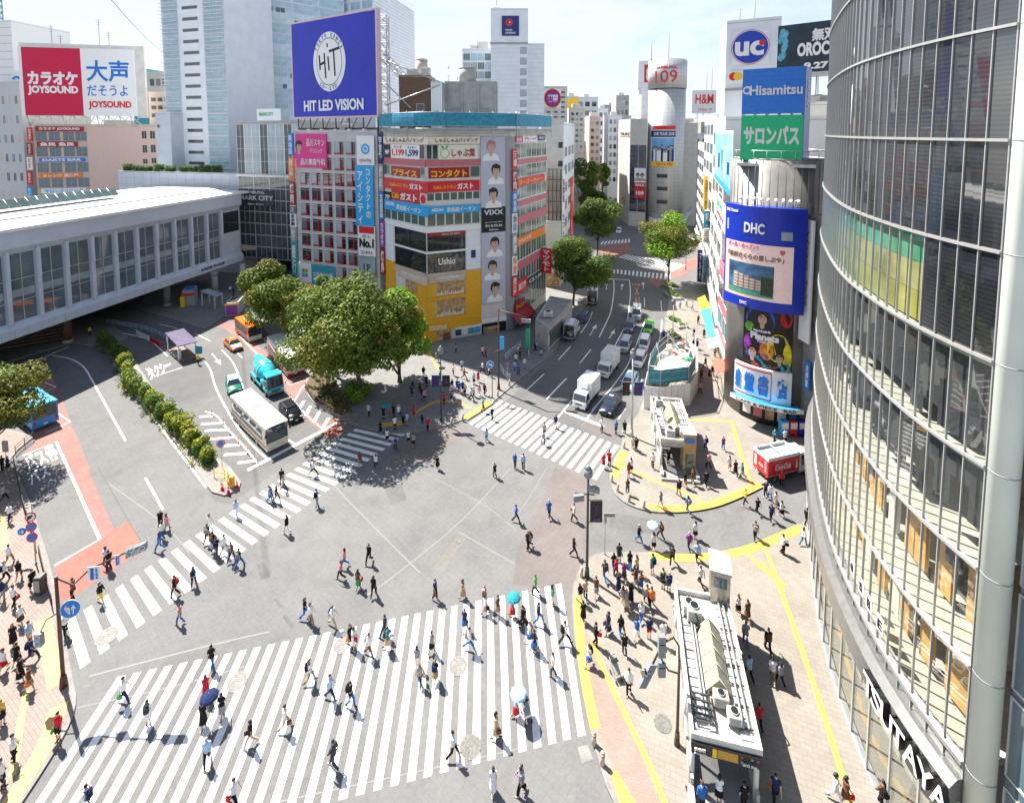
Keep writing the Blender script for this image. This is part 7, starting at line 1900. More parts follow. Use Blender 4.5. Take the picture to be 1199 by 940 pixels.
def car(label,cat,loc,rz,L,W,H,pm,kind='sedan',roofm=None,hoodm=None,plate=None,sign_=None,name='car',group=None,rack=False):
 e=thing(name,label,cat,loc,rz,group)
 roofm=roofm or pm;hoodm=hoodm or pm
 f,r=L/2,-L/2;hw=W/2;bz=H*(.60 if kind in('sedan','hatch')else.55);gz=.2
 cab={'sedan':(f-L*.27,f-L*.40,r+L*.26,r+L*.16),'hatch':(f-L*.20,f-L*.36,r+L*.10,r+.08),'van':(f-L*.10,f-L*.235,r+.10,r+.03)}[kind]
 b=MB()
 st=[(r,hw*.86,gz+.12,bz-.08,.05),(r+.12,hw*.97,gz,bz,.06),(r+L*.2,hw,gz,bz+.02,.06),(0,hw,gz,bz+.02,.05),(cab[0]-.1,hw,gz,bz,.06)]
 if kind=='sedan':st+=[(f-.5,hw*.97,gz,bz-.10,.1),(f-.1,hw*.9,gz+.02,bz-.18,.1),(f,hw*.8,gz+.1,bz-.32,.06)]
 elif kind=='hatch':st+=[(f-.42,hw*.95,gz,bz-.12,.1),(f-.1,hw*.88,gz+.02,bz-.22,.1),(f,hw*.76,gz+.1,bz-.36,.06)]
 else:st+=[(f-.28,hw*.97,gz,bz-.05,.08),(f-.06,hw*.93,gz+.02,bz-.12,.08),(f,hw*.88,gz+.1,bz-.3,.06)]
 ring_body(b,st,pm);b.build('body',e)
 if hoodm is not pm:
  b=MB();b.hexa([(cab[0]+.05,-hw*.86,bz+.005),(f-.16,-hw*.78,bz-.17),(f-.16,hw*.78,bz-.17),(cab[0]+.05,hw*.86,bz+.005),(cab[0]+.05,-hw*.86,bz+.04),(f-.16,-hw*.78,bz-.13),(f-.16,hw*.78,bz-.13),(cab[0]+.05,hw*.86,bz+.04)],hoodm);b.build('bonnet',e)
 a0,a1,a2,a3=cab;wb,wt=hw*.93,hw*.76 if kind!='van' else hw*.86;z0,z1=bz+.015,H-.06
 q0,q1,q2,q3=(a0,wb,z0),(a1,wt,z1),(a2,wt,z1),(a3,wb,z0)
 mir=lambda p:(p[0],-p[1],p[2])
 b=MB();b.face([mir(q0),q0,q1,mir(q1)],M_CGL);b.build('windscreen',e)
 b=MB();b.face([q3,mir(q3),mir(q2),q2],M_CGL);b.build('rear_window',e)
 for s_ in(1,-1):
  b=MB();pts=[q0,q3,q2,q1]if s_>0 else[mir(q0),mir(q1),mir(q2),mir(q3)]
  b.face(pts,M_CGL);o=b.build('side_window',e)
  b=MB()
  mxm=lambda t:(a0+(a3-a0)*t,s_*(wb+.006),z0,a1+(a2-a1)*t,s_*(wt+.006),z1)
  for t in((.48,)if kind=='sedan' else(.42,.78)):
   x0,y0,zz0,x1,y1,zz1=mxm(t);b.tube([(x0,y0,zz0),(x1,y1,zz1)],.035,pm,5)
  for A_,B_ in((q0,q1),(q3,q2)):
   A_,B_=(A_,B_)if s_>0 else(mir(A_),mir(B_));b.tube([A_,B_],.045,roofm if kind=='sedan' else pm,5)
  b.build('pillar',e)
 b=MB();b.loft([[(a1+.06,-wt,z1-.01),(a2-.06,-wt,z1-.01),(a2-.06,wt,z1-.01),(a1+.06,wt,z1-.01)],[(a1+.02,-wt*.98,H-.03),(a2,-wt*.98,H-.03),(a2,wt*.98,H-.03),(a1+.02,wt*.98,H-.03)],[(a1-.2,-wt*.82,H),(a2+.15,-wt*.82,H),(a2+.15,wt*.82,H),(a1-.2,wt*.82,H)]],roofm,True)
 b.build('roof',e)
 if rack:
  b=MB()
  for s_ in(-1,1):b.tube([(a1-.3,s_*wt*.8,H+.07),(a2+.2,s_*wt*.8,H+.07)],.025,M_STEEL,5)
  for q in range(5):b.tube([(a1-.3+(a2-a1+.5)*q/4,-wt*.8,H+.07),(a1-.3+(a2-a1+.5)*q/4,wt*.8,H+.07)],.02,M_STEEL,5)
  b.build('roof_rack',e)
 wr=.29 if kind!='van' else.28
 for x in(f-L*.18,r+L*.19):
  for s_ in(1,-1):wheel(e,x,s_*(hw-.09),wr)
 for s_ in(1,-1):
  small(e,'headlight',f-.19,f-.015,s_*hw*.68-.17,s_*hw*.68+.17,bz-.36,bz-.22,M_HL)
  small(e,'tail_light',r-.005,r+.1,s_*hw*.72-.12,s_*hw*.72+.12,bz-.22,bz-.05,M_TL)
  small(e,'wing_mirror',a0-.12,a0+.02,s_*(hw+.09)-.09,s_*(hw+.09)+.09,bz+.02,bz+.15,pm)
 small(e,'front_bumper',f-.06,f+.045,-hw*.84,hw*.84,.22,.42,pm if kind!='sedan' else M_BLK)
 small(e,'rear_bumper',r-.05,r+.06,-hw*.84,hw*.84,.22,.42,pm)
 small(e,'grille',f-.03,f+.02,-hw*.45,hw*.45,bz-.35,bz-.24,M_BLK)
 small(e,'number_plate',f+.046,f+.06,-.165,.165,.3,.46,plate or M_PLW,.004);small(e,'number_plate',r-.064,r-.051,-.165,.165,.3,.46,plate or M_PLW,.004)
 if sign_:
  small(e,'roof_sign',-.12+(a1+a2)/2+.2,.12+(a1+a2)/2+.2,-.26,.26,H+.002,H+.15,sign_)
 return e
def bus(label,loc,rz,L,W,H,roofm,upper,lower,stripe=None,cat='bus',name='bus',units=1,front_low=False,rear_view=False):
 e=thing(name,label,cat,loc,rz)
 f,r,hw=L/2,-L/2,W/2;zb=.35;zwin0,zwin1=H*.42,H*.80
 def sec(x,z0,z1,s_=1.0):return[(x,-hw*s_,z0),(x,hw*s_,z0),(x,hw*s_,z1),(x,-hw*s_,z1)]
 b=MB();b.loft([sec(r,zb,zwin0),sec(f-.06,zb,zwin0),sec(f,zb+.05,zwin0-.02,.97)],lower,True);b.build('lower_body',e)
 b=MB();b.loft([sec(r+.02,zwin0+.002,H-.16,.985),sec(f-.05,zwin0+.002,H-.16,.985)],upper,True);b.build('upper_body',e)
 b=MB();b.loft([[(r,-hw,H-.16),(f-.03,-hw,H-.16),(f-.03,hw,H-.16),(r,hw,H-.16)],[(r,-hw,H-.08),(f-.03,-hw,H-.08),(f-.03,hw,H-.08),(r,hw,H-.08)],[(r+.12,-hw*.88,H),(f-.2,-hw*.88,H),(f-.2,hw*.88,H),(r+.12,hw*.88,H)]],roofm,True);b.build('roof',e)
 if stripe:
  b=MB()
  for s_ in(1,-1):b.box(r+.01,f-.1,s_*hw-.012,s_*hw+.012,zb+.25,zb+.62,stripe)
  b.build('stripe',e)
 nwin=max(3,int((L-1.8)/1.35))
 for s_ in(1,-1):
  for q in range(nwin):
   x0=r+.5+q*(L-1.5)/nwin;x1=x0+(L-1.5)/nwin-.1
   b=MB();b.cbox(x0,x1,s_*hw*.985-.03,s_*hw*.985+.025,zwin0+.06,zwin1,M_CGL,.012);b.build('window',e)
 b=MB();b.hexa([(f-.08,-hw*.93,zwin0-.15),(f+.02,-hw*.93,zwin0-.15),(f+.02,hw*.93,zwin0-.15),(f-.08,hw*.93,zwin0-.15),(f-.1,-hw*.93,H-.3),(f-.02,-hw*.93,H-.3),(f-.02,hw*.93,H-.3),(f-.1,hw*.93,H-.3)],M_CGL);b.build('windscreen',e)
 b=MB()
 for s_ in(1,-1):b.tube([(f+.03,s_*.15,zwin0-.1),(f+.02,s_*.75,zwin0+.35)],.015,M_BLK,5)
 b.build('wiper',e)
 b=MB()
 for s_ in(1,-1):
  b.box(r+.02,f-.1,s_*hw-.008,s_*hw+.014,zwin0-.05,zwin0+.02,M_GRY);b.box(r+.02,f-.1,s_*hw-.008,s_*hw+.010,zb+.02,zb+.1,M_DSTEEL)
 b.build('side_trim',e)
 small(e,'destination_board',f-.1,f+.0,-hw*.7,hw*.7,H-.29,H-.12,M_BLK)
 b=MB();b.box(r-.02,r+.02,-hw*.85,hw*.85,zwin0+.1,H-.35,M_CGL);b.build('rear_window',e)
 for x in(f-1.25,-L*.08):
  b=MB();b.cbox(x-.5,x+.5,hw-.03,hw+.03,zb+.02,zwin1+.04,M_CGL,.015);o=b.build('door',e)
  b=MB()
  for c in(-.5,0,.47):b.box(x+c,x+c+.05,hw-.02,hw+.045,zb+.02,zwin1+.04,lower)
  b.build('frame',o)
 for x in(f-L*.24,r+L*.25):
  for s_ in(1,-1):wheel(e,x,s_*(hw-.13),.47 if L>8 else.38,.27)
 small(e,'front_bumper',f-.05,f+.07,-hw*.98,hw*.98,.28,.6,lower if front_low is False else front_low)
 for s_ in(1,-1):
  small(e,'headlight',f-.02,f+.085,s_*hw*.74-.2,s_*hw*.74+.2,.62,.78,M_HL);small(e,'tail_light',r-.05,r+.02,s_*hw*.8-.1,s_*hw*.8+.1,.7,1.15,M_TL)
  b=MB();b.tube([(f-.1,s_*hw*.95,H-.35),(f+.28,s_*hw*1.08,H-.45),(f+.3,s_*hw*1.08,H-.6)],.02,M_BLK,5);b.cbox(f+.24,f+.34,s_*hw*1.08-.1,s_*hw*1.08+.1,H-.95,H-.6,M_BLK,.02);b.build('wing_mirror',e)
 small(e,'number_plate',f+.071,f+.085,-.2,.2,.36,.54,M_PLW,.004);small(e,'number_plate',r-.03,r-.005,-.2,.2,.55,.73,M_PLW,.004)
 if units>=1:
  small(e,'roof_vent',-L*.08-.7,-L*.08+.7,-hw*.5,hw*.5,H+.002,H+.14,roofm,.05)
  b=MB()
  for q in range(2):b.box(-L*.08-.5+q*.55,-L*.08-.05+q*.55,-hw*.38,hw*.38,H+.1405,H+.155,M_GRY)
  b.build('vent_grille',e)
 if units>=2:small(e,'air_conditioner',f-L*.42,f-L*.20,-hw*.55,hw*.55,H+.002,H+.2,roofm,.08)
 return e
def truck(label,loc,rz,L,W,H,cabm,boxm,name='delivery_truck',cabH=2.1,cabL=1.65,open_rear=False,cat='truck',boxlow=None,extra=None,cooler=False,roofgear=False):
 e=thing(name,label,cat,loc,rz)
 f,r,hw=L/2,-L/2,W/2;cw=hw*.92
 b=MB();b.box(r+.1,f-.4,-.42,.42,.5,.72,M_DSTEEL);b.box(r+.3,f-cabL,-hw*.9,hw*.9,.6,.78,M_DSTEEL);b.build('chassis',e)
 b=MB()
 xs_=[(f-cabL,cw,.45,1.12,.03),(f-.12,cw,.42,1.12,.04),(f,cw*.95,.46,1.05,.05)]
 ring_body(b,xs_,cabm)
 b.loft([[(f-cabL,-cw,1.1),(f-.1,-cw,1.1),(f-.1,cw,1.1),(f-cabL,cw,1.1)],[(f-cabL,-cw*.93,cabH-.12),(f-.42,-cw*.93,cabH-.12),(f-.42,cw*.93,cabH-.12),(f-cabL,cw*.93,cabH-.12)],[(f-cabL,-cw*.85,cabH),(f-.6,-cw*.85,cabH),(f-.6,cw*.85,cabH),(f-cabL,cw*.85,cabH)]],cabm,True)
 b.build('cab',e)
 b=MB();A_,B_,C_,D_=(f-.11+.02,-cw*.93,1.16),(f-.11+.02,cw*.93,1.16),(f-.38,cw*.87,cabH-.2),(f-.38,-cw*.87,cabH-.2)
 b.face([A_,B_,C_,D_],M_CGL);b.build('windscreen',e)
 for s_ in(1,-1):
  b=MB();b.face([(f-.25,s_*(cw+.004),1.18),(f-cabL+.25,s_*(cw+.004),1.18),(f-cabL+.3,s_*(cw*.945+.004),cabH-.22),(f-.5,s_*(cw*.945+.004),cabH-.22)][::s_],M_CGL);b.build('side_window',e)
  small(e,'headlight',f-.05,f+.035,s_*cw*.72-.15,s_*cw*.72+.15,.66,.82,M_HL)
  b=MB();b.tube([(f-.2,s_*cw,1.5),(f+.1,s_*(cw+.2),1.6)],.015,M_BLK,5);b.cbox(f+.05,f+.14,s_*(cw+.2)-.08,s_*(cw+.2)+.08,1.35,1.65,M_BLK,.02);b.build('wing_mirror',e)
  small(e,'tail_light',r-.03,r+.04,s_*hw*.75-.14,s_*hw*.75+.14,.62,.74,M_TL)
 b=MB()
 for s_ in(1,-1):
  for x in(f-cabL+.12,f-.42):b.box(x,x+.02,s_*cw-.01,s_*cw+.006,.55,1.12,M_GRY)
  b.box(f-cabL+.2,f-cabL+.36,s_*cw,s_*cw+.03,1.0,1.05,M_BLK)
 b.build('door_line',e)
 small(e,'front_bumper',f-.03,f+.07,-cw*.97,cw*.97,.32,.56,M_GRY if cabm is not P_WHITE else P_WHITE)
 small(e,'grille',f-.01,f+.03,-cw*.5,cw*.5,.7,.85,M_BLK);small(e,'number_plate',f+.071,f+.084,-.16,.16,.36,.52,M_PLG,.004)
 x0,x1=r,f-cabL-.08
 if not open_rear:
  b=MB();b.cbox(x0,x1,-hw,hw,.8,H,boxm,.04);b.build('cargo_box',e)
  b=MB()
  for s_ in(-1,1):b.box(x0-.015,x0-.001,s_*hw*.5-.012,s_*hw*.5+.012,.9,H-.1,M_STEEL);b.box(x0,x1,s_*hw-.01,s_*hw+.012,.8,.9,M_STEEL)
  b.box(x0-.018,x0-.001,-.01,.01,.85,H-.05,M_GRY);b.build('door_seal',e)
  if cooler:small(e,'cooling_unit',x1+.001,x1+.32,-hw*.6,hw*.6,H-.75,H-.2,P_WHITE,.06)
 else:
  b=MB()
  b.box(x0,x1,-hw,-hw+.06,.8,H,boxm);b.box(x0,x1,hw-.06,hw,.8,H,boxm);b.box(x1-.06,x1,-hw+.06,hw-.06,.8,H,boxm);b.box(x0,x1,-hw,hw,H+.001,H+.06,boxm);b.box(x0,x1,-hw,hw,.72,.799,M_DSTEEL)
  b.build('cargo_box',e)
  for q in range(5):small(e,'parcel',x0+.3+q*.35,x0+.62+q*.35,-hw*.6+(q%3)*.3,-hw*.6+(q%3)*.3+.5,.802,1.25+.1*(q%2),M_BEIGE)
  small(e,'tail_lift',x0-.5,x0-.01,-hw*.9,hw*.9,.62,.70,M_STEEL)
 if roofgear:
  for q in range(5):small(e,'roof_bundle',x0+.2+q*.55,x0+.6+q*.55,-hw*.6+.2*(q%2),hw*.5-.15*(q%3),H+.062,H+.3,M_WPAN,.05)
 wr=.36
 for x in(f-.75,r+.85):
  for s_ in(1,-1):wheel(e,x,s_*(hw-.14),wr,.22)
 if extra:extra(e,x0,x1,hw,H)
 return e
def posed(k,front,A,B,L,z=0.0,rear=False):
 """location and heading for a vehicle whose front (or rear) bottom middle is at a crop point; A->B gives its heading"""
 a,b_=GZ(k,*A),GZ(k,*B);d=(b_-a).xy.normalized()
 p=GZ(k,*front).xy;c=p+d*L/2 if rear else p-d*L/2
 return(c.x,c.y,z),math.atan2(d.y,d.x)
LN=((620,420),(470,630));LN2=((800,500),(735,625))
truck('white box truck waiting nearest the stop line of the avenue',*posed('C1',(216,788),(470,630),(290,862),5.0),5.0,1.95,3.0,P_WHITE,P_WHITE,cooler=True)
truck('second white box truck, behind the one nearest the stop line',*posed('C1',(436,500),(620,420),(470,630),5.0),5.0,1.95,3.05,P_WHITE,mat('truck_box_offwhite',(.62,.61,.59),.5))
car('dark navy taxi saloon at the stop line beside the subway entrance','taxi',*posed('C1',(455,848),(560,690),(455,848),4.7),4.7,1.70,1.50,P_NAVY,'sedan',plate=M_PLG,sign_=M_WHT)
car('pale blue silver hatchback just behind the dark taxi saloon','car',*posed('C1',(650,622),(745,450),(650,622),4.1),4.1,1.70,1.47,P_LBLU,'hatch')
car('white hatchback between the silver hatchback and the small white van','car',*posed('C1',(745,404),(810,270),(745,404),4.1),4.1,1.70,1.48,P_WHITE,'hatch')
car('small white van behind the green car in the right lane','van',*posed('C1',(805,252),(850,110),(805,252),3.5),3.5,1.50,1.85,P_WHITE,'van',plate=M_PLY,name='van')
car('bright green hatchback in the right lane','car',*posed('C1',(845,98),(875,0),(845,98),3.7),3.7,1.62,1.55,P_GRN,'hatch')
car('silver van with a roof rack and yellow number plate in the middle lane','van',*posed('C1',(622,268),(690,130),(622,268),3.6),3.6,1.52,1.88,P_SILV,'van',plate=M_PLY,name='van',rack=True)
car('slate blue car right behind the silver van with the roof rack','car',*posed('C1',(668,85),(712,-10),(668,85),4.2),4.2,1.7,1.55,P_SLATE,'hatch',rack=True)
car('silver minivan approaching alone, farthest of the queue','van',*posed('C8',(936,418),(950,300),(936,418),4.6),4.6,1.7,1.95,P_SILV,'van',name='van')
truck('grey truck with an open back and bundles on its roof at the left kerb',*posed('C8',(343,596),(430,470),(500,360),4.7,rear=True),4.7,1.9,2.7,P_WHITE,mat('truck_box_grey',(.38,.44,.46),.5),open_rear=True,roofgear=True)
car('dark estate car parked in front of the grey open truck','car',*posed('C8',(462,440),(480,420),(520,345),4.4,rear=True),4.4,1.7,1.5,P_SLATE,'hatch')
truck('white truck with an open back parked under the nearest street tree',*posed('C8',(548,285),(560,280),(575,200),5.2,rear=True),5.2,2.0,3.1,P_WHITE,P_WHITE,open_rear=True)
for q,(k,x,y,m,kd,lab)in enumerate((('A7',368,42,P_WHITE,'van','small white van far up the left branch of the avenue'),('A7',415,60,P_BLUE,'van','blue van far up the left branch beside the crowd'),('A7',467,158,P_WHITE,'hatch','white car turning at the far crossing'),('A3',395,885,P_SILV,'hatch','silver car in the distant queue of the left branch'),('A3',375,905,P_WHITE,'hatch','white car in the distant queue of the left branch'),('A3',430,880,P_WHITE,'van','white van in the distant queue of the left branch'),('A3',405,915,P_BLK,'sedan','black car in the distant queue of the left branch'),('A7',800,212,P_WHITE,'van','white van at the right end of the far crossing'))):
 p=GZ(k,x,y);car(lab,'van' if kd=='van' else 'car',(p.x,p.y,0),R(-105 if q!=7 else-150),4.4,1.75,1.9 if kd=='van' else 1.5,m,kd,name='van' if kd=='van' else 'car')
bus('cream city bus waiting at the stop line of the left road',*posed('C2',(400,828),(150,650),(345,850),10.4),10.4,2.45,2.95,mat('bus_roof_white',(.74,.74,.70),.5),P_CREAM,P_CREAM,mat('bus_brown_stripe',(.30,.2,.12),.5),units=1,front_low=P_CREAM)
bus('white city bus with red lower panels beside the plaza trees',*posed('C2',(500,424),(330,290),(450,440),10.2),10.2,2.4,2.95,mat('bus_roof_white',(.74,.74,.70),.5),P_WHITE,P_WHITE,P_RED,units=1,front_low=P_RED)
bus('orange minibus with pale lower panels at the head of the bus bay',*posed('C2',(278,234),(178,198),(240,247),6.6),6.6,2.1,2.75,P_ORG,P_ORG,mat('minibus_pale',(.66,.62,.58),.4),P_ORG,cat='minibus',name='minibus',units=2)
bus('bright blue city bus seen from behind at the left bus stop',*posed('C6',(282,632),(355,605),(235,525),10.2,rear=True),10.2,2.45,3.0,mat('bus_roof_blue',(.05,.50,.85),.4),P_BLUE,P_BLUE,units=2,front_low=P_WHITE)
car('orange taxi saloon with a white bonnet beside the minibus','taxi',*posed('C2',(183,291),(100,258),(150,301),4.6),4.6,1.7,1.48,P_ORG,'sedan',hoodm=P_WHITE,plate=M_PLG,sign_=M_WHT,name='taxi')
car('green taxi saloon with a white roof partly hidden by the cream bus','taxi',*posed('C2',(166,530),(146,432),(166,530),4.6),4.6,1.7,1.5,P_DGRN,'sedan',roofm=P_WHITE,plate=M_PLG,sign_=M_WHT,name='taxi')
car('black hatchback between the cream bus and the planter','car',*posed('C2',(505,682),(408,625),(465,690),3.9),3.9,1.7,1.52,P_BLK,'hatch')
loc,rz=posed('C2',(392,533),(250,440),(338,542),7.8)
mx=truck('aqua concrete mixer truck between the white and the cream bus',loc,rz,7.8,2.3,2.6,P_AQUA,P_AQUA,name='concrete_mixer',cabH=2.75,cabL=1.9,open_rear=False,cat='mixer truck')
for c in list(mx.children):
 if c.name.split('.')[0]in('cargo_box','door_seal'):bpy.data.objects.remove(c,do_unlink=True)
b=MB();ax0,ax1=Vector((-3.4,0,2.5)),Vector((1.6,0,1.75));rr=[.45,.8,1.08,1.18,1.18,1.0,.6,.4];tt=[0,.12,.32,.45,.6,.78,.92,1]
b.tube([ax0.lerp(ax1,t)for t in tt],rr,P_AQUA,24);b.build('drum',mx)
b=MB()
for t,r_ in((.45,1.2),(.62,1.2)):b.tube([ax0.lerp(ax1,t),ax0.lerp(ax1,t+.025)],r_,mat('paint_pale_aqua',(.35,.66,.68),.3),24)
b.build('drum_band',mx)
b=MB();b.tube([(-3.5,0,3.0),(-3.7,0,2.4),(-4.0,0,1.3)],[.5,.35,.2],P_AQUA,10);b.tube([(-3.2,.5,1.0),(-3.3,.45,2.4)],.07,P_AQUA,6);b.tube([(-3.2,-.5,1.0),(-3.3,-.45,2.4)],.07,P_AQUA,6);b.build('hopper',mx)
for s_ in(1,-1):
 wheel(mx,-1.7,s_*1.0,.46,.25);small(mx,'side_guard',-2.9,1.2,s_*1.1-.04,s_*1.1+.04,.62,.95,P_AQUA)
 small(mx,'water_tank',.9,1.7,s_*.85-.22,s_*.85+.22,1.0,1.6,P_AQUA,.08)
 small(mx,'fender',-3.3,-1.1,s_*1.0-.15,s_*1.0+.15,.98,1.06,P_AQUA)
loc,rz=posed('C3',(312,628),(395,680),(740,598),5.6,rear=True)
def drinks(e,x0,x1,hw,H):
 for c in list(e.children):
  if c.name.split('.')[0]=='cargo_box':bpy.data.objects.remove(c,do_unlink=True)
 b=MB();b.box(x0,x1,-hw,hw,.8,H-.35,P_COKE);b.build('cargo_box',e)
 b=MB();t=.1
 b.box(x0,x1,-hw,-hw+t,H-.349,H,P_WHITE);b.box(x0,x1,hw-t,hw,H-.349,H,P_WHITE);b.box(x0,x0+t,-hw+t,hw-t,H-.349,H,P_WHITE);b.box(x1-t,x1,-hw+t,hw-t,H-.349,H,P_WHITE);b.box((x0+x1)/2-.04,(x0+x1)/2+.04,-hw+t,hw-t,H-.1,H-.03,P_WHITE)
 b.build('roof_rim',e)
 small(e,'roof_tray',x0+t,x1-t,-hw+t,hw-t,H-.348,H-.3,M_GLL,.01)
 for nm,s_,w_,h_,c_,rot,yy in(('Coca-Cola','Coca-Cola',1.9,.62,(x0+x1)/2-.1,0,-hw-.008),('Coca-Cola','Coca-Cola',1.9,.62,(x0+x1)/2,math.pi,hw+.008)):
  me=fit_text(s_,M_WHT,w_,h_,.015,.01,shear=.35)
  me.transform(Matrix.Translation((c_,yy,1.62))@Matrix.Rotation(rot,4,'Z')@Matrix.Rotation(math.pi/2,4,'X'));o=bpy.data.objects.new('lettering',me);COL.objects.link(o);o.parent=e
 b=MB();bx=x1-.35
 b.loft([[(bx+r_*math.cos(a),-hw-.004-.006*(j%2)*0,z)for a in(0,2.1,4.2)]for j,(z,r_)in enumerate(((1.15,.09),(1.5,.09),(1.7,.1),(1.9,.04),(2.1,.04)))],M_WHT,False)if False else b.face([(bx+x,-hw-.006,z)for x,z in((-.1,1.1),(.1,1.1),(.1,1.6),(.04,1.85),(.04,2.1),(-.04,2.1),(-.04,1.85),(-.1,1.6))],M_WHT);b.build('bottle_emblem',e)
 b=MB();b.box(x0-.012,x0-.001,-hw+.15,hw-.15,1.0,H-.4,P_COKE);b.box(x0-.02,x0-.0125,-.5,.35,1.25,1.85,mat('paint_bright_red',(.75,.03,.03),.3));b.box(x0-.02,x0-.0125,hw-.45,hw-.2,1.1,H-.5,M_WHT);b.box(x0-.02,x0-.0125,-hw+.2,-hw+.45,1.1,H-.5,M_GLL);b.build('rear_door',e)
 me=fit_text('Cola',M_WHT,.6,.26,.02,.01);me.transform(Matrix.Translation((x0-.024,-.07,1.55))@Matrix.Rotation(-math.pi/2,4,'Z')@Matrix.Rotation(math.pi/2,4,'X'));o=bpy.data.objects.new('lettering',me);COL.objects.link(o);o.parent=e
ck=truck('red drinks truck with a white cab and white script beside the curved glass store',loc,rz,5.6,2.0,2.75,P_WHITE,P_COKE,name='drinks_truck',cabH=2.45,extra=drinks)
# ================================================================== street furniture
ZO.update({'D1':(480,400,9.4),'D2':(370,460,6.71),'D3':(560,380,7.83),'D4':(770,330,6.26),'D6':(180,330,8.546)})
M_BRNP=mat('brown_pole_paint',(.09,.05,.035),.5,.2,var=.15);M_GRNP=mat('dark_green_pole_paint',(.03,.06,.05),.5,.2,var=.15);M_SGRN=mat('signal_casing_grey',(.20,.22,.235),.5,var=.08)
def K(p,z=None):return(p.x,p.y,KERB if z is None else z)
def entrance(label,LFT,RGT,depth,h,e_lab_sign,back_tower=False,big=True):
 """LFT, RGT: plan corners of the front edge of the roof"""
 f=Face(LFT,RGT);W=f.L;o_=f.p(W/2,KERB,-depth/2)
 e=thing('subway_entrance',label,'subway entrance',o_)
 zr=KERB+h
 M_WR=mat('weathered_roof',(.42,.41,.375),.8,var=.4,scale=1.3);M_WR2=mat('weathered_white_rim',(.60,.59,.55),.7,var=.22,scale=1.6)
 b=MB();f.box(b,0,W,zr-.5,zr,-depth,0,M_WR);part(b,'roof_deck',e)
 b=MB()
 for a in((0,.16,-depth,0),(W-.16,W,-depth,0)):f.box(b,a[0],a[1],zr+.003,zr+.32,a[2],a[3],M_WR2)
 f.box(b,.163,W-.163,zr+.003,zr+.32,-.16,0,M_WR2);f.box(b,.163,W-.163,zr+.003,zr+.32,-depth,-depth+.16,M_WR2);part(b,'roof_rim',e)
 n=int(depth/.55)
 for q in range(n):
  d=-.5-q*(depth-.8)/n
  for a,c in((.3,W*.30),(W*.74,W-.3)):b=MB();f.box(b,a,c,zr+.002,zr+.07,d-.42,d,(M_WR2,M_WR,M_STEEL)[(q*5+int(a))%3]);part(b,'roof_panel',e)
 b=MB()
 for u in(.22*W,.27*W,.78*W,.86*W):f.box(b,u,u+.09,zr+.2,zr+.29,-depth+.5,-.9,M_STEEL)
 for q in range(6):f.box(b,W*.74,W*.95,zr+.12,zr+.18,-1-q*depth/8,-.94-q*depth/8,M_DSTEEL)
 for q in range(5):f.box(b,W*.08,W*.36,zr+.3,zr+.36,-.7-q*.34,-.62-q*.34,M_DSTEEL)
 f.box(b,W*.08,W*.1,zr+.24,zr+.36,-2.3,-.6,M_DSTEEL);f.box(b,W*.34,W*.36,zr+.24,zr+.36,-2.3,-.6,M_DSTEEL);part(b,'cable_rack',e)
 d0,d1=(-depth*.70,-depth*.28)if big else(-depth*.75,-depth*.15)
 uL_,uM,uR=W*.32,W*.52,W*.72
 M_SKY=mat('cream_skylight',(.31,.305,.21),.35,var=.08)
 b=MB()
 for q in range(4):
  a,c=d0+(d1-d0)*q/4+.03,d0+(d1-d0)*(q+1)/4-.03
  b.face([f.p(uL_,zr+.15,c),f.p(uM,zr+1.0,c),f.p(uM,zr+1.0,a),f.p(uL_,zr+.15,a)],M_SKY);b.face([f.p(uM,zr+1.0,c),f.p(uR,zr+.15,c),f.p(uR,zr+.15,a),f.p(uM,zr+1.0,a)],M_SKY)
 b.face([f.p(uL_,zr+.15,d1),f.p(uR,zr+.15,d1),f.p(uM,zr+1.0,d1)],M_SKY);b.face([f.p(uL_,zr+.15,d0),f.p(uM,zr+1.0,d0),f.p(uR,zr+.15,d0)],M_SKY);part(b,'skylight',e)
 b=MB()
 for q in range(5):
  d=d0+(d1-d0)*q/4;b.tube([f.p(uL_,zr+.17,d),f.p(uM,zr+1.03,d),f.p(uR,zr+.17,d)],.035,M_CRM,5)
 part(b,'skylight_rib',e)
 for u,d,sx,sy,sz in((.30,.10 if not big else.78,.9,.8,.9),(.52,.22,.8,.55,.7),(.68,.14,.7,.6,.6),(.22,.82,.8,.7,.8)):
  p=f.p(W*u,zr,-depth*d);roof_unit(e,p.x,p.y,zr+.08,sx,sy,sz,M_WPAN2 if u!=.52 else M_BEIGE,math.atan2(f.t.y,f.t.x))
 b=MB();p=f.p(W*.24,zr,-depth*.72);b.tube([f.p(W*.22,zr+.6,-depth*.8),f.p(W*.3,zr+.9,-depth*.74),f.p(W*.36,zr+.5,-depth*.7),f.p(W*.3,zr+.1,-depth*.66)],.06,M_BLK,6);b.tube([f.p(W*.9,zr+.3,-depth*.5),f.p(W*1.0,zr+.55,-depth*.54),f.p(W*.97,zr+.3,-depth*.6)],.05,M_WHT,6);part(b,'pipe',e)
 b=MB()
 for u in(.15,W-.15):
  for q in range(4):p=f.p(u,0,-.4-q*(depth-.8)/3);b.cyl((p.x,p.y),.14,KERB,zr-.5,M_WPAN2,12)
 part(b,'column',e)
 for u in(.1,W-.14):
  b=MB();f.box(b,u,u+.04,KERB+.9,zr-.55,-depth+.4,-.5,mat('clear_side_glass',(.30,.36,.34),.08,spec=.8,alpha=.35));f.box(b,u-.06,u+.1,KERB,KERB+.9,-depth+.3,.0 if big else-.3,M_CONC);part(b,'side_wall',e)
 b=MB();f.box(b,.2,W-.2,KERB,KERB+.02,-depth+.5,.9,M_CONCD)
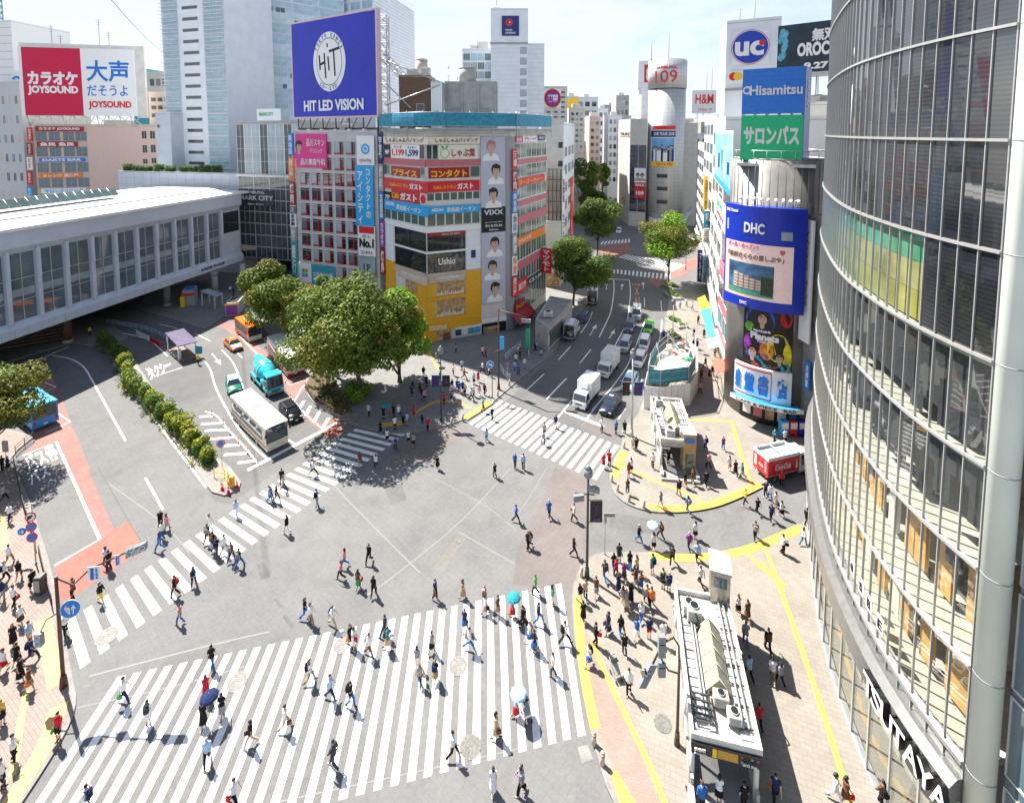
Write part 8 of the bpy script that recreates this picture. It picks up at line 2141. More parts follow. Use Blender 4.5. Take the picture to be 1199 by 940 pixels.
 f.box(b,.2,W-.2,KERB,zr-.55,-depth+.3,-depth+.5,M_GRY);f.box(b,.3,W-.3,zr-.8,zr-.52,-depth+.6,-.3,M_DSTEEL);part(b,'stairwell',e)
 b=MB();f.box(b,-.1,.2,KERB,KERB+.55,.0,1.3,M_CONC);f.box(b,W-.2,W+.1,KERB,KERB+.55,.0,1.3,M_CONC);f.box(b,-.1,W+.1,KERB,KERB+.25,1.3,1.55,M_CONC);part(b,'upstand',e)
 if e_lab_sign:
  s=sign(f,(.02,W-.02,zr-.62,zr-.02),e_lab_sign,M_BLK,[('渋谷駅',W_,.12,.62,.16,.3,.02),('Shibuya Sta.',W_,.13,.25,.18,.16,.01),('出口 Exit',W_,.82,.3,.2,.2,.01)],d=.14,th=.12,extra=[('map_panel',lambda b,f,u0,u1,z0,z1,d,a=a,c=c,m=m:f.quad(b,u0+(u1-u0)*a,u0+(u1-u0)*c,z0+.06,z1-.06,d+.01,m))for a,c,m in((.30,.36,M_YELS),(.37,.66,mat('amber_map_panel',(.45,.25,.03),.4)))]+[('line_symbol',lambda b,f,u0,u1,z0,z1,d,a=a,z_=z_,m=m:f.quad(b,u0+(u1-u0)*a,u0+(u1-u0)*(a+.03),z0+z_,z0+z_+.12,d+.012,m))for a,z_,m in((.70,.38,M_REDS),(.70,.12,M_TEAL),(.84,.38,M_GRNS),(.92,.38,M_PURS))])
 return f,e,zr
zt3=3.3
f1,e1,zr1=entrance('long flat roofed subway entrance with a cream ridged skylight on the right plaza',G(809,864,zt3).xy,G(893,885,zt3).xy,8.6,3.17,'black station sign board with amber panel on the front of the long subway entrance',True)
f2,e2_,zr2=entrance('short subway entrance with a cluttered roof beside the building site hoarding',GZ('C4',252,735,zt3).xy,GZ('C4',450,752,zt3).xy,8.2,3.17,None,False,False)
LT=Face(GZ('C5',206,150,3.3).xy,GZ('C5',283,172,3.3).xy);zl=zat(672,LT.p(LT.L/2,0).y,840)
e=thing('lift_tower','brushed steel lift tower at the back end of the long subway entrance','lift tower',LT.p(LT.L/2,KERB,-.9))
b=MB();LT.box(b,0,LT.L,KERB,zl,-1.7,0,mat('brushed_steel_panel',(.36,.33,.28),.3,.7,var=.2));part(b,'shaft',e)
b=MB();LT.box(b,-.08,LT.L+.08,zl+.002,zl+.16,-1.8,.08,M_CONC);part(b,'cap',e)
b=MB();LT.box(b,.2,LT.L-.2,zl-1.0,zl-.3,.002,.03,M_GLB);part(b,'window',e)
sm=Face(GZ('C4',372,738,zt3).xy,GZ('C4',440,742,zt3).xy)
e=thing('lift_tower','bronze lift box with a blue plate standing in front of the short subway entrance','lift tower',sm.p(sm.L/2,KERB,.2))
b=MB();sm.box(b,0,sm.L,KERB,4.3,-.9,.5,mat('bronze_panel',(.36,.27,.15),.35,.5,var=.2));part(b,'shaft',e)
b=MB();sm.box(b,.15,sm.L-.15,3.5,4.0,.501,.52,M_BLUS);sm.box(b,.2,sm.L-.2,KERB,2.3,.501,.53,M_GLG);part(b,'doors',e)
b=MB();sm.box(b,-.06,sm.L+.06,4.302,4.42,-.96,.56,M_CONC);part(b,'cap',e)
h=[GZ('C4',*q).xy for q in((160,562),(232,590),(252,640),(415,560),(462,470),(455,300),(395,235),(290,255),(225,310),(178,420))]
hb_=[h[0],GZ('C4',238,572).xy,GZ('C4',415,545).xy,GZ('C4',455,470).xy,GZ('C4',452,330).xy,GZ('C4',400,290).xy,GZ('C4',285,330).xy,GZ('C4',215,400).xy,GZ('C4',175,480).xy]
e=thing('site_hoarding','tall white hoarding panels around the building site behind the short subway entrance','hoarding',K(hb_[0]))
n=len(hb_)
for q in range(n):
 a,c=hb_[q],hb_[(q+1)%n];ff=Face(a,c);b=MB();ff.box(b,.01,ff.L-.01,KERB,3.1,-.05,0,M_WHT)
 for u in range(int(ff.L/.9)+1):ff.box(b,u*.9,u*.9+.03,KERB,3.1,.001,.02,M_GRY)
 part(b,'panel',e)
e=thing('netted_scaffold','scaffold wrapped in blue green netting with clutter on top inside the hoarding','scaffold',K(hb_[0].lerp(hb_[3],.5)))
M_NET=mat('blue_green_net',(.05,.26,.32),.7,var=.25,scale=1.5)
cxy=sum(hb_,Vector((0,0)))/n;inn=[p.lerp(cxy,.12)for p in hb_]
b=MB()
for q in(0,1,2,7,8):
 a,c=inn[q],inn[(q+1)%n];ff=Face(a,c);ff.box(b,0,ff.L,3.15,5.0,-.03,0,M_NET)
part(b,'netting',e)
b=MB();b.prism([p.lerp(cxy,.15)for p in inn[:4]]+[cxy.lerp(inn[4],.5),cxy.lerp(inn[8],.6)],3.2,4.2,mat('cream_tarpaulin',(.60,.58,.5),.7,var=.15));part(b,'deck',e)
b=MB()
for p in inn:
 b.tube([(p.x,p.y,KERB),(p.x,p.y,5.6)],.05,M_STEEL,5)
for z in(3.6,4.6,5.4):b.tube([(*p,z)for p in inn+inn[:1]],.04,M_STEEL,5)
for q in range(0,4):p=inn[q].lerp(inn[6],.5);b.tube([(*inn[q],5.4),(*inn[8-q],5.4)],.04,M_STEEL,5)
part(b,'poles',e)
rq=random.Random(2)
for q,(m,nm)in enumerate(((M_GRNS,'green_crate'),(M_REDS,'red_barrel'),(M_REDS,'red_barrel'),(M_CRM,'sack'),(M_WPAN,'pipe_bundle'),(M_ORGS,'safety_helmet_box'),(M_BEIGE,'timber_stack'),(M_GRY,'generator'),(M_WPAN2,'sack'))):
 p=cxy.lerp(inn[3+q%5],rq.uniform(.1,.7));r_=rq.uniform(.25,.5)
 b=MB();b.prism([cxy.lerp(inn[3],.6),cxy.lerp(inn[4],.8),cxy.lerp(inn[5],.8),cxy.lerp(inn[6],.7)],3.4,3.5,M_CONC)if q==0 else None
 b.cbox(p.x-r_,p.x+r_,p.y-r_*.7,p.y+r_*.7,3.52 if q else 3.51,4.3+r_*.6,m,.12);part(b,nm,e)
def lathe_lamp(b,p,z,m):b.cyl(p,.18,z,z+.25,m,12,.34);b.cyl(p,.36,z+.25,z+.75,m,14,.30);b.cyl(p,.30,z+.75,z+1.05,m,14,.06)
def pole(label,base,h,r,m,cat='lamp post',name='lamp_post',base_h=.8):
 e=thing(name,label,cat,base);b=MB();b.tube([(0,0,0),(0,0,h*.5),(0,0,h)],[r,r*.9,r*.75],m,10);b.build('pole',e)
 b=MB();b.cyl((0,0),r*1.9,0,base_h,m,12,r*1.4);b.build('base',e);return e
def sigbox(e,c,d,n=3,back=False):
 """signal head: casing with lamps along d (horizontal) or vertical"""
 b=MB();c=Vector(c);d=Vector(d).normalized();nn=Vector((d.y,-d.x,0))if abs(d.z)<.5 else Vector((0,-1,0))
 if back:nn=-nn
 L_=.42*n
 u=d;b.hexa([c+u*(a*L_/2)+nn*s_+Vector((0,0,w_))if abs(d.z)<.5 else c+u*(w_/.24*L_/2)+nn*s_+Vector((a*.2,0,0))for w_ in(-.24,.24)for a,s_ in((-1,.14),(1,.14),(1,-.14),(-1,-.14))],M_SGRN)
 o=b.build('signal_head',e)
 for q in range(n):
  cc=c+u*((q-(n-1)/2)*.4);b=MB();b.tube([cc+nn*.142,cc+nn*.17],.15,(M_TEAL,M_GRY,M_GRY)[q%3],12,False);b.tube([cc+nn*.141,cc+nn*.155],.185,M_WPAN,14,False)
  b.tube([cc+nn*.15+Vector((0,0,.02)),cc+nn*.34+Vector((0,0,.02))],.165,M_DSTEEL,10,False)if False else b.box(cc.x-.17,cc.x+.17,cc.y-.17,cc.y+.17,c.z+.17,c.z+.185,M_DSTEEL);b.build('lens',o)
p=GZ('B3',327,808,KERB)
e=pole('dark green lamp post with a dome lantern and black banner at the plaza corner',p,8.2,.11,M_GRNP)
b=MB();lathe_lamp(b,(0,0),8.2,M_SGRN);b.build('lantern',e)
b=MB();b.tube([(0,0,6.4),(1.1,0,6.4)],.03,M_GRNP,6);b.tube([(0,0,4.6),(1.1,0,4.6)],.03,M_GRNP,6);b.tube([(-1,.1,6.9),(.5,-.1,6.9)],.05,M_GRNP,6);b.build('bracket',e)
sigbox(e,(-.75,-.15,6.7),(1,.2,0),2,True);sigbox(e,(.45,-.15,7.4),(1,-.3,0),2,True)
pb=Vector((p.x+.18,p.y-.02,0));sign(Face((pb.x,pb.y),(pb.x+.95,pb.y)),(0,.95,p.z+4.65,p.z+6.35),'black banner with violet lettering hanging from the dark green lamp post',M_BLK,[('SHIBUYA',M_PURS,.5,.6,.3,.5,.0,True),('2018',M_PURS,.5,.12,.6,.1,.02)],name='street_banner',cat='banner',d=.03,th=.04)
p=GZ('B3',405,708,KERB);e=pole('slim pole with a small direction plate behind the dark green lamp post',p,3.6,.035,M_STEEL,'sign pole','sign_pole',.2);b=MB();b.box(-.12,.8,-.03,.03,3.3,3.6,M_CONCD);b.box(-.1,.12,-.05,.05,2.8,3.25,M_GRY);b.build('plate',e)
p=GZ('B3',523,192,KERB);e=pole('tall grey lamp post with two dark banners in front of the short subway entrance',p,9.4,.13,M_STEEL)
b=MB();lathe_lamp(b,(0,0),9.4,M_SGRN);b.build('lantern',e)
for q,(dx,m,w_)in enumerate(((-1.15,M_BLK,.85),(.2,M_NAVY,.95))):
 b=MB();b.box(min(dx,0),max(dx+w_,.0),-.02,.02,6.5,6.54,M_STEEL);b.build('bracket',e)
 sign(Face((p.x+dx,p.y),(p.x+dx+w_,p.y)),(0,w_,p.z+4.9,p.z+6.5),('black','navy and red')[q]+' street banner on the tall grey lamp post by the short subway entrance',m,[('渋谷',(M_DRED,M_DRED)[q],.5,.5,.34,.4,.0,True)],name='street_banner',cat='banner',d=.02,th=.03)
p=GZ('D4',110,470,KERB);e=pole('slim grey lamp post beside the grass beds on the right kerb',p,7,.08,M_STEEL);b=MB();lathe_lamp(b,(0,0),7,M_SGRN);b.build('lantern',e)
p=GZ('F',803,316,KERB);pole('thin dark pole near the lone bright street tree',p,10,.07,M_DSTEEL,'pole','pole')
p=G(74.7,803,KERB);e=pole('rust brown signal pole leaning its long arm over the left crossing',p,7.4,.12,M_BRNP,'signal pole','signal_pole')
c_=lambda k,x,y:P(*px(k,x,y),p.y+0.0)-p
arm=[Vector((0,0,7.3)),c_('C7',330,655),c_('C7',400,590),c_('C7',520,545),c_('C7',640,500)]
arm=[arm[0]]+[Vector((a.x,.5+.25*q,a.z))for q,a in enumerate(arm[1:])]
b=MB();b.tube(arm,.06,M_BRNP,8);b.tube([(0,0,5),(-.6,-.2,4.7),(-.9,-.3,4.0)],.04,M_BRNP,6);b.build('arm',e)
sigbox(e,arm[4]+Vector((-.35,-.1,-.25)),arm[4]-arm[3],3);sigbox(e,(-.95,-.35,3.6),(0,0,1),2)
for q,(a,w_,h_,t_)in enumerate(((arm[2],.72,.95,'渋谷駅前'),(arm[3],.3,.75,'歩車'))):
 pp_=p+a;sign(Face((pp_.x-.1,pp_.y),(pp_.x-.1+w_,pp_.y+.1)),(0,w_,pp_.z-h_*.8,pp_.z+h_*.2),('pale plate with blue characters hanging from the left signal arm','narrow pale plate beside the signal head on the left signal arm')[q],M_WPAN,[(t_,M_BLUS,.35,.5,.3,.8,.02,True),('Shibuya',M_BLUS,.72,.5,.18,.7,.0,True)],d=.1,th=.03)
def rsign(label,c,r,cols,glyph=None,axis=(.25,-1,.1),cat='road sign',name='road_sign',gm=None):
 e=thing(name,label,cat,c);a=Vector(axis).normalized();b=MB()
 b.disc((0,0,0),a,r,.03,cols[0],24);b.build('disc',e)
 for q,(m,f_)in enumerate(cols[1:]):
  b=MB();b.disc(a*(.02+.008*q),a,r*f_,.01,m,24);b.build('ring',e)
 if glyph:
  u=Vector((-a.y,a.x,0)).normalized();v_=a.cross(u)*-1
  if v_.z<0:v_=-v_
  o_=a*.05;me=fit_text(glyph,gm or M_WHT,r*1.1,r*1.1,.03,.006);me.transform(Matrix(((u.x,v_.x,a.x,o_.x),(u.y,v_.y,a.y,o_.y),(u.z,v_.z,a.z,o_.z),(0,0,0,1))));o=bpy.data.objects.new('symbol',me);COL.objects.link(o);o.parent=e
 return e
q_=P(*px('C7',352,737),p.y-.2);rsign('round blue sign with a white double arrow on the left signal pole',q_,.55,(M_WHT,(M_BLUS,.94)),'↰↑')
p=GZ('C7',180,512,KERB);e=pole('grey post carrying three round prohibition signs on the left pavement',p,5.2,.05,M_STEEL,'sign post','sign_post',.2)
b=MB();b.box(-.3,.3,-.02,.02,5.1,5.2,M_WHT);b.build('plate',e)
for q,(x,y,in_,g_)in enumerate(((152,278,M_WHT,'↱'),(156,328,M_BLUS,None),(160,380,M_BLUS,None))):
 rsign(('topmost, white faced of the three round signs on the left post','middle, blue faced of the three round signs on the left post','lowest, blue faced of the three round signs on the left post')[q],P(*px('C7',x,y),p.y-.12),.38,(M_REDS,(in_,.78)),g_ or '／',gm=M_BLK if g_ else M_REDS)
rsign('small light blue round sign left of the three prohibition signs',P(*px('C7',110,350),p.y+.5),.32,(M_WHT,(M_BLUS,.9)),'→')
p=GZ('B7',722,680,KERB);e=pole('rust brown bent pole with two grey signal heads beside the long subway entrance',p,5.2,.09,M_BRNP,'signal pole','signal_pole')
b=MB();b.tube([(0,0,5.1),(-.05,0,6.1),(-.35,0,6.6),(-.8,.05,6.3),(-1.2,.1,5.5),(-1.45,.1,4.9)],.06,M_BRNP,8);b.tube([(0,0,4.4),(-.6,0,4.6),(-1.1,.1,5.4)],.045,M_BRNP,6);b.build('arm',e)
sigbox(e,(-.98,.1,6.0),(0,0,1),3,True);sigbox(e,(-1.75,.05,4.3),(.55,.3,.7),3,True);sigbox(e,(-.95,.1,4.6),(0,0,1),2,True)
p=GZ('D3',187,595,KERB);e=pole('tall rust brown pole with a side arm at the station plaza corner',p,11.2,.12,M_BRNP,'signal pole','signal_pole');b=MB();b.tube([(0,0,11),(2.6,-.4,10.6),(4.2,-.6,9.9)],.07,M_BRNP,6);b.box(.15,.75,-.05,.05,5.6,7.4,M_LBLU);b.build('arm',e);sigbox(e,(3.7,-.6,9.8),(1,-.15,0),3,True)
p=GZ('D3',128,672,KERB);e=pole('curved brown pole with a blue direction disc beside the far crossing',p,5.0,.06,M_BRNP,'sign post','sign_post',.2);b=MB();b.tube([(0,0,5),(.15,0,5.9),(.6,0,6.4),(1.2,0,6.5)],.055,M_BRNP,6);b.build('arm',e);rsign('blue disc with a white arrow on the curved brown pole',p+Vector((-.25,-.15,4.6)),.48,(M_WHT,(M_BLUS,.93)),'↰')
p=GZ('D3',268,520,KERB);pole('short post of the small no parking disc by the queue railing',p,2.6,.04,M_STEEL,'sign post','sign_post',.15);rsign('small red rimmed blue disc by the queue railing',p+Vector((0,-.08,2.5)),.3,(M_REDS,(M_BLUS,.75)),'／',gm=M_REDS)
p=GZ('D1',345,880,KERB);e=pole('slim dark lamp post with two coloured banners among the plaza crowd',p,8.4,.08,M_GRNP);b=MB();lathe_lamp(b,(0,0),8.4,M_SGRN);b.build('lantern',e)
for q,(dx,m)in enumerate(((-1.1,M_NAVY),(.15,M_BLK))):sign(Face((p.x+dx,p.y),(p.x+dx+.95,p.y)),(0,.95,p.z+4.4,p.z+5.8),('navy and red','black and violet')[q]+' street banner above the plaza crowd',m,[('渋谷',(M_DRED,M_PURS)[q],.5,.5,.34,.4,.0,True)],name='street_banner',cat='banner',d=.02,th=.03)
p=GZ('D3',470,280,KERB);e=pole('tall green feather flag standing in the queue on the avenue pavement',p,4.4,.03,M_STEEL,'flag','feather_flag',.2);b=MB();b.loft([[(x*s_,.02*t_,z)for x,t_ in((-.75,-1),(.1,-1),(.1,1),(-.75,1))]for z,s_ in((.9,.8),(2.6,.9),(4.3,.75))],M_GRNS);b.build('cloth',e)
def bollard(k,x,y,lab,z=KERB):
 p=GZ(k,x,y,z);b=MB();b.cyl((0,0),.13,0,.72,M_BEIGE,12,.12);b.cyl((0,0),.12,.72,.8,M_BEIGE,12,.07);o=b.build('bollard',None,p);b=MB();b.cyl((0,0),.135,.56,.62,M_BROWN,12);b.build('band',o);tag(o,lab,'bollard','stone bollards along the kerbs')
for a in(('B3',490,242,'stone bollard at the near end of the far crossing, by the tall grey lamp post'),('B3',437,390,'stone bollard on the bookshop corner kerb, beside the yellow pad'),('B3',462,432,'second stone bollard on the bookshop corner kerb'),('B3',512,476,'third stone bollard on the bookshop corner kerb, where it curves'),('B3',577,505,'last stone bollard on the bookshop corner kerb, at the yellow strip'),('B3',303,805,'stone bollard at the foot of the dark green lamp post'),('B7',358,678,'stone bollard at the lower end of the thick yellow strip'),('B7',395,768,'stone bollard nearest the camera on the plaza kerb'),('D1',460,905,'stone bollard with a chain in front of the station plaza crowd'),('D1',582,862,'stone bollard at the right end of the chain on the station plaza'),('D3',285,560,'stone bollard by the queue railing'),('D3',180,655,'stone bollard between the two brown poles at the far crossing')):
 bollard(*a)
a,c=GZ('D1',460,905,KERB),GZ('D1',582,862,KERB);b=MB();b.tube([a.lerp(c,t)+Vector((0,0,.66-.28*4*t*(1-t)))for t in[q/8 for q in range(9)]],.025,M_STEEL,6);tag(b.build('chain'),'sagging steel chain between the two plaza bollards','chain')
for q,(x,y)in enumerate(((38,640),(100,688),(138,748),(185,798),(233,852),(290,906))):
 p=GZ('C2',x,y);b=MB();b.cyl((0,0),.1,0,.06,M_DSTEEL,12);b.cyl((0,0),.045,.06,.85,M_ORGS,10);o=b.build('delineator_post',None,p);b=MB()
 for z in(.55,.7):b.cyl((0,0),.049,z,z+.06,M_WHT,10)
 b.build('reflective_band',o);tag(o,'flexible orange post in the row along the hatched road markings','delineator post','orange posts along the hatching')
def railing(label,pts,h,m,name='railing',rails=(.25,.6,.95),z=KERB,fill=None):
 pts=[Vector((p[0],p[1]))for p in pts];e=thing(name,label,'railing',(*pts[0],z));b=MB();r2=resample(pts,1.5)+[pts[-1]]
 for p in r2:b.tube([(*p,z),(*p,z+h)],.035,m,6)
 part(b,'post',e);b=MB()
 for t in rails:b.tube([(*p,z+h*t)for p in r2],.03,m,6)
 part(b,'rail',e)
 if fill:
  b=MB()
  for i in range(len(r2)-1):b.face([(*r2[i],z+.15),(*r2[i+1],z+.15),(*r2[i+1],z+h*.9),(*r2[i],z+h*.9)],fill)
  part(b,'infill',e)
railing('curved pale blue guard rail under the bridge beside the turning lane',smooth_path([GZ('A5',*q)for q in((470,560),(560,575),(650,595),(728,630))],4),1.0,mat('pale_blue_rail',(.35,.45,.58),.4,.3,var=.05),z=0,fill=mat('pale_blue_mesh',(.30,.38,.48),.6,alpha=.5))
railing('row of white construction barriers under the bridge',[GZ('A5',*q)for q in((600,610),(655,638))],1.0,M_WHT,'barrier',z=0,fill=M_WPAN);railing('row of red construction barriers beside the taxi shelter',[GZ('A5',*q)for q in((658,640),(705,665))],1.0,M_REDS,'barrier',z=0,fill=M_REDS)
railing('dark guard rail along the left pavement beside the bus stop',smooth_path([GZ('C7',*q,KERB)for q in((70,20),(95,140),(120,250),(150,340),(178,440))],3),.9,M_DSTEEL);railing('second dark guard rail along the left pavement near the signal pole',[GZ('C7',*q,KERB)for q in((195,470),(230,620),(262,740))],.9,M_DSTEEL)
railing('pale railing behind the waiting queue on the avenue pavement',[GZ('D3',*q,KERB)for q in((250,330),(320,270),(385,215))],1.1,M_WPAN,fill=M_GLL);railing('white queue railing at the station plaza corner',[GZ('D3',*q,KERB)for q in((205,420),(250,500),(290,515))],1.0,M_WPAN)
railing('short dark fence around the bus stop post on the left pavement',[GZ('C6',*q,KERB)for q in((95,790),(150,740),(205,700))],.9,M_DSTEEL);railing('low steel fence around the plaza planter',smooth_path([G(*q).xy for q in pl[1:7]],2),.7,M_BRNP,z=.45)
p=GZ('B1',980,395,.16);railing('yellow barrier frame at the tip of the traffic island',[GZ('B1',*q,.16)for q in((940,372),(975,355),(1005,400),(970,420))],1.0,M_YELS,'barrier',z=.16)
for q,(x,y)in enumerate(((975,425),(1002,440),(1040,415))):
 b=MB();b.cyl((0,0),.2,0,.05,M_REDS,8);b.cyl((0,0),.15,.05,.7,M_REDS,12,.03);o=b.build('traffic_cone',None,GZ('B1',x,y,.16));b=MB();b.cyl((0,0),.108,.35,.47,M_WHT,12,.082);b.build('band',o);tag(o,('left of the three red cones at the island tip','front one of the three red cones at the island tip','right of the three red cones at the island tip')[q],'traffic cone')
b=MB();b.cbox(-.22,.22,-.18,.18,0,1.1,M_YELS,.05);o=b.build('signal_cabinet',None,GZ('B1',1018,410,.16));tag(o,'yellow cabinet at the tip of the traffic island','cabinet');b=MB();b.box(-.15,.15,-.2,-.181,.3,.9,M_ORGS);b.build('door',o)
p=GZ('B1',975,330,.16);pole('thin post of the red rimmed disc over the island tip',p,2.9,.03,M_STEEL,'sign post','sign_post',.1);rsign('red rimmed blue no parking disc over the island tip',p+Vector((0,-.06,2.7)),.42,(M_REDS,(M_WHT,.8),(M_BLUS,.72)),'／',gm=M_REDS)
def shelter(label,cs,h,roofm,postm,name='shelter',cat='shelter',floor=None):
 e=thing(name,label,cat,(*cs[0],0));b=MB();i=[(*p,h+(.35 if q in(0,1)else 0))for q,p in enumerate(cs)]
 b.hexa(i+[(p[0],p[1],p[2]+.12)for p in i],roofm);part(b,'roof',e);cc=sum(cs,Vector((0,0)))/4;b=MB()
 for p in cs:q=p.lerp(cc,.14);b.tube([(*q,0),(*q,h+.1)],.09,postm,8)
 part(b,'post',e)
 if floor:b=MB();b.prism([p.lerp(cc,.08)for p in cs],-.05,.14,floor);part(b,'platform',e)
 return e,cc
def solar():
 m=paver_mat('solar_cells',(.10,.09,.15),(.12,.10,.17),(.40,.36,.40),.5,.35,.25,1.0);return m
cs=[GZ('D6',*q,2.7).xy for q in((112,528),(300,480),(438,590),(240,640))]
e,cc=shelter('taxi rank shelter with a sloping violet solar roof on its own small platform',cs,2.5,solar(),M_WPAN,'taxi_shelter','shelter',M_BRK)
b=MB()
for q in range(3):p=cs[0].lerp(cs[3],.25+.25*q).lerp(cc,.35);b.cbox(p.x-.5,p.x+.5,p.y-.25,p.y+.25,.142,.6,M_CONC,.04)
part(b,'bench',e);b=MB();p=cs[3].lerp(cc,.35);b.box(p.x-.2,p.x+.2,p.y-.12,p.y+.12,.143,1.7,M_WPAN);p=cs[2].lerp(cc,.1);b.box(p.x-.1,p.x+.9,p.y-.05,p.y+.05,.6,1.8,M_TEAL);part(b,'notice_board',e)
cs=[GZ('D6',*q,2.9).xy for q in((465,108),(550,84),(700,118),(612,148))];shelter('pale flat roofed glass shelter in the shade beyond the taxi rank',cs,2.8,M_GLL,M_WPAN)
p0=GZ('D6',290,245,KERB);e=house('kiosk','news kiosk with a blue roof and red band in the shade of the bridge',backed(p0.xy,GZ('D6',410,232,KERB).xy,3),KERB,3.1,M_GRY,M_BLUS,'kiosk',.2);ff=Face(p0.xy,GZ('D6',410,232,KERB).xy);b=MB();ff.box(b,-.1,ff.L+.1,2.3,2.7,0,.3,M_REDS);part(b,'sign_band',e);b=MB();ff.box(b,-.3,.5,KERB,2.2,.3,.5,M_YELS);part(b,'vending_front',e)
p0,p1=GZ('D6',718,350,KERB).xy,GZ('D6',850,340,KERB).xy;e=house('site_hut','dark roofed hut with a yellow edge at the mouth of the bridge',backed(p0,p1,4),KERB,2.6,M_GRY,M_BLK,'hut',.1);ff=Face(p0,p1);b=MB();ff.box(b,-.1,ff.L+.1,2.35,2.6,0,.15,M_YELS);part(b,'yellow_edge',e);b=MB();ff.box(b,.2,ff.L-.2,.4,2.2,.001,.05,M_PURS);part(b,'shutter',e)
q0,q1,q2,q3=GZ('A7',155,680,KERB).xy,GZ('A7',222,612,KERB).xy,GZ('A7',262,545,KERB).xy,GZ('A7',100,640,KERB).xy
e=house('pavement_building','low grey flat roofed building on the left pavement of the avenue',[q0,q1,q2,q2+Vector((-4.0,2)),q3],KERB,3.9,M_CONC,M_CONCD,'building',.25);ff=Face(q0,q1);b=MB();ff.box(b,.6,ff.L-.3,.6,3.2,0,.05,M_GLG);part(b,'window',e);b=MB();ff.box(b,.2,.5,1.0,2.6,0,.06,M_WHT);part(b,'door',e);p=q3.lerp(q1,.45);roof_unit(e,p.x,p.y,4.05,1.5,1.2,.9)
def awn(label,pts,drop,m,zf=3.2):
 """pts: four zoom points (back a, back b, front b, front a)"""
 e=thing('shop_awning',label,'awning',GZ('D4',*pts[0]));B_=[GZ('D4',*pts[q],zf+(drop if q<2 else 0))for q in range(4)];b=MB();b.hexa([v-Vector((0,0,.06))for v in B_]+B_,m);part(b,'canopy',e);b=MB()
 for v in B_[2:]:b.tube([v,v+(B_[1]-B_[2]).normalized()*1.4-Vector((0,0,.7))],.03,M_STEEL,5)
 part(b,'bracket',e)
awn('yellow end of the long sloping awning on the right pavement',((345,97),(385,188),(318,203),(293,122)),.5,M_YELS);awn('teal middle of the long sloping awning on the right pavement',((386,189),(430,402),(372,412),(316,205)),.5,mat('teal_canvas',(.04,.30,.38),.6));awn('cream near end of the long sloping awning on the right pavement',((430,404),(470,470),(375,490),(352,420)),.5,M_CRM);awn('coral red awning beside the bookshop drum',((530,558),(552,640),(425,668),(393,568)),.4,mat('coral_canvas',(.62,.12,.08),.6,var=.1))
p=GZ('D4',545,850,KERB);e=thing('flower_stall','stand of coloured goods at the foot of the bookshop drum','stall',p)
for q in range(8):small(e,('goods_box','flower_bunch')[q%2],-.8+.3*(q%3),-.5+.3*(q%3),-.9+.7*(q//3),-.4+.7*(q//3),0,.7+.15*(q%4),(M_PNKS,M_GRNS,M_PURS,M_YELS,M_REDS)[q%5],.06)
for q,(dx,m)in enumerate(((-1.2,M_LBLU),(-.2,M_REDS),(.8,M_DHC))):
 p=GZ('B4',215,215,KERB)+Vector((dx,1.2,0));b=MB();b.cbox(-.45,.45,-.35,.35,0,1.85,m,.04);o=b.build('vending_machine',None,p);b=MB();b.box(-.36,.36,-.37,-.351,1.0,1.7,M_WHT);b.box(-.36,.1,-.37,-.351,.2,.4,M_BLK);b.build('display',o);tag(o,('light blue','red','deep blue')[q]+' vending machine against the stone strip beside the bookshop entrance','vending machine')
b=MB();a,c=P(*px('A1',470,-20),60),P(*px('A1',735,240),150);b.tube([a.lerp(c,t)-Vector((0,0,3*4*t*(1-t)*.3))for t in[q/10 for q in range(11)]],.05,M_GRY,5);tag(b.build('overhead_cable'),'thin overhead cable crossing the sky at the upper left','cable')
p=GZ('C6',40,850,KERB);e=pole('bus stop post with a dark timetable on the left pavement',p,2.6,.04,M_STEEL,'bus stop','bus_stop_post',.2);b=MB();b.cbox(-.3,.3,-.06,.06,1.3,2.5,M_GRY,.02);b.build('timetable',e)
p=GZ('C7',205,655,KERB);b=MB();b.cbox(-.3,.3,-.3,.3,0,1.4,M_DSTEEL,.05);o=b.build('control_box',None,p);tag(o,'dark street control box on the left pavement beside the guard rail','control box');b=MB();b.box(-.22,.22,-.32,-.301,.3,1.2,M_GRY);b.build('door',o)
# ================================================================== people
ZOV=0.017
def remeshed(name,b,vox):
 o=bpy.data.objects.new('tmp',b.mesh('tmp'));COL.objects.link(o);m=o.modifiers.new('r','REMESH');m.mode='VOXEL';m.voxel_size=vox
 s_=o.modifiers.new('s','SMOOTH');s_.factor=.5;s_.iterations=2
 bpy.context.view_layer.update();me=bpy.data.meshes.new_from_object(o.evaluated_get(bpy.context.evaluated_depsgraph_get()))
 old=o.data;bpy.data.objects.remove(o);bpy.data.meshes.remove(old);me.name=name
 me.polygons.foreach_set('use_smooth',[True]*len(me.polygons));return me
SK=[mat('skin_%d'%q,c,.55,var=.06,scale=9)for q,c in enumerate(((.52,.33,.24),(.46,.28,.20),(.56,.37,.28)))]
HR={'k':mat('hair_blackish',(.012,.010,.010),.45,var=.2),'B':mat('hair_brown',(.075,.035,.018),.45,var=.2),'e':mat('hair_light_brown',(.18,.095,.045),.45,var=.2),'g':mat('hair_grey',(.32,.31,.30),.5,var=.2)}
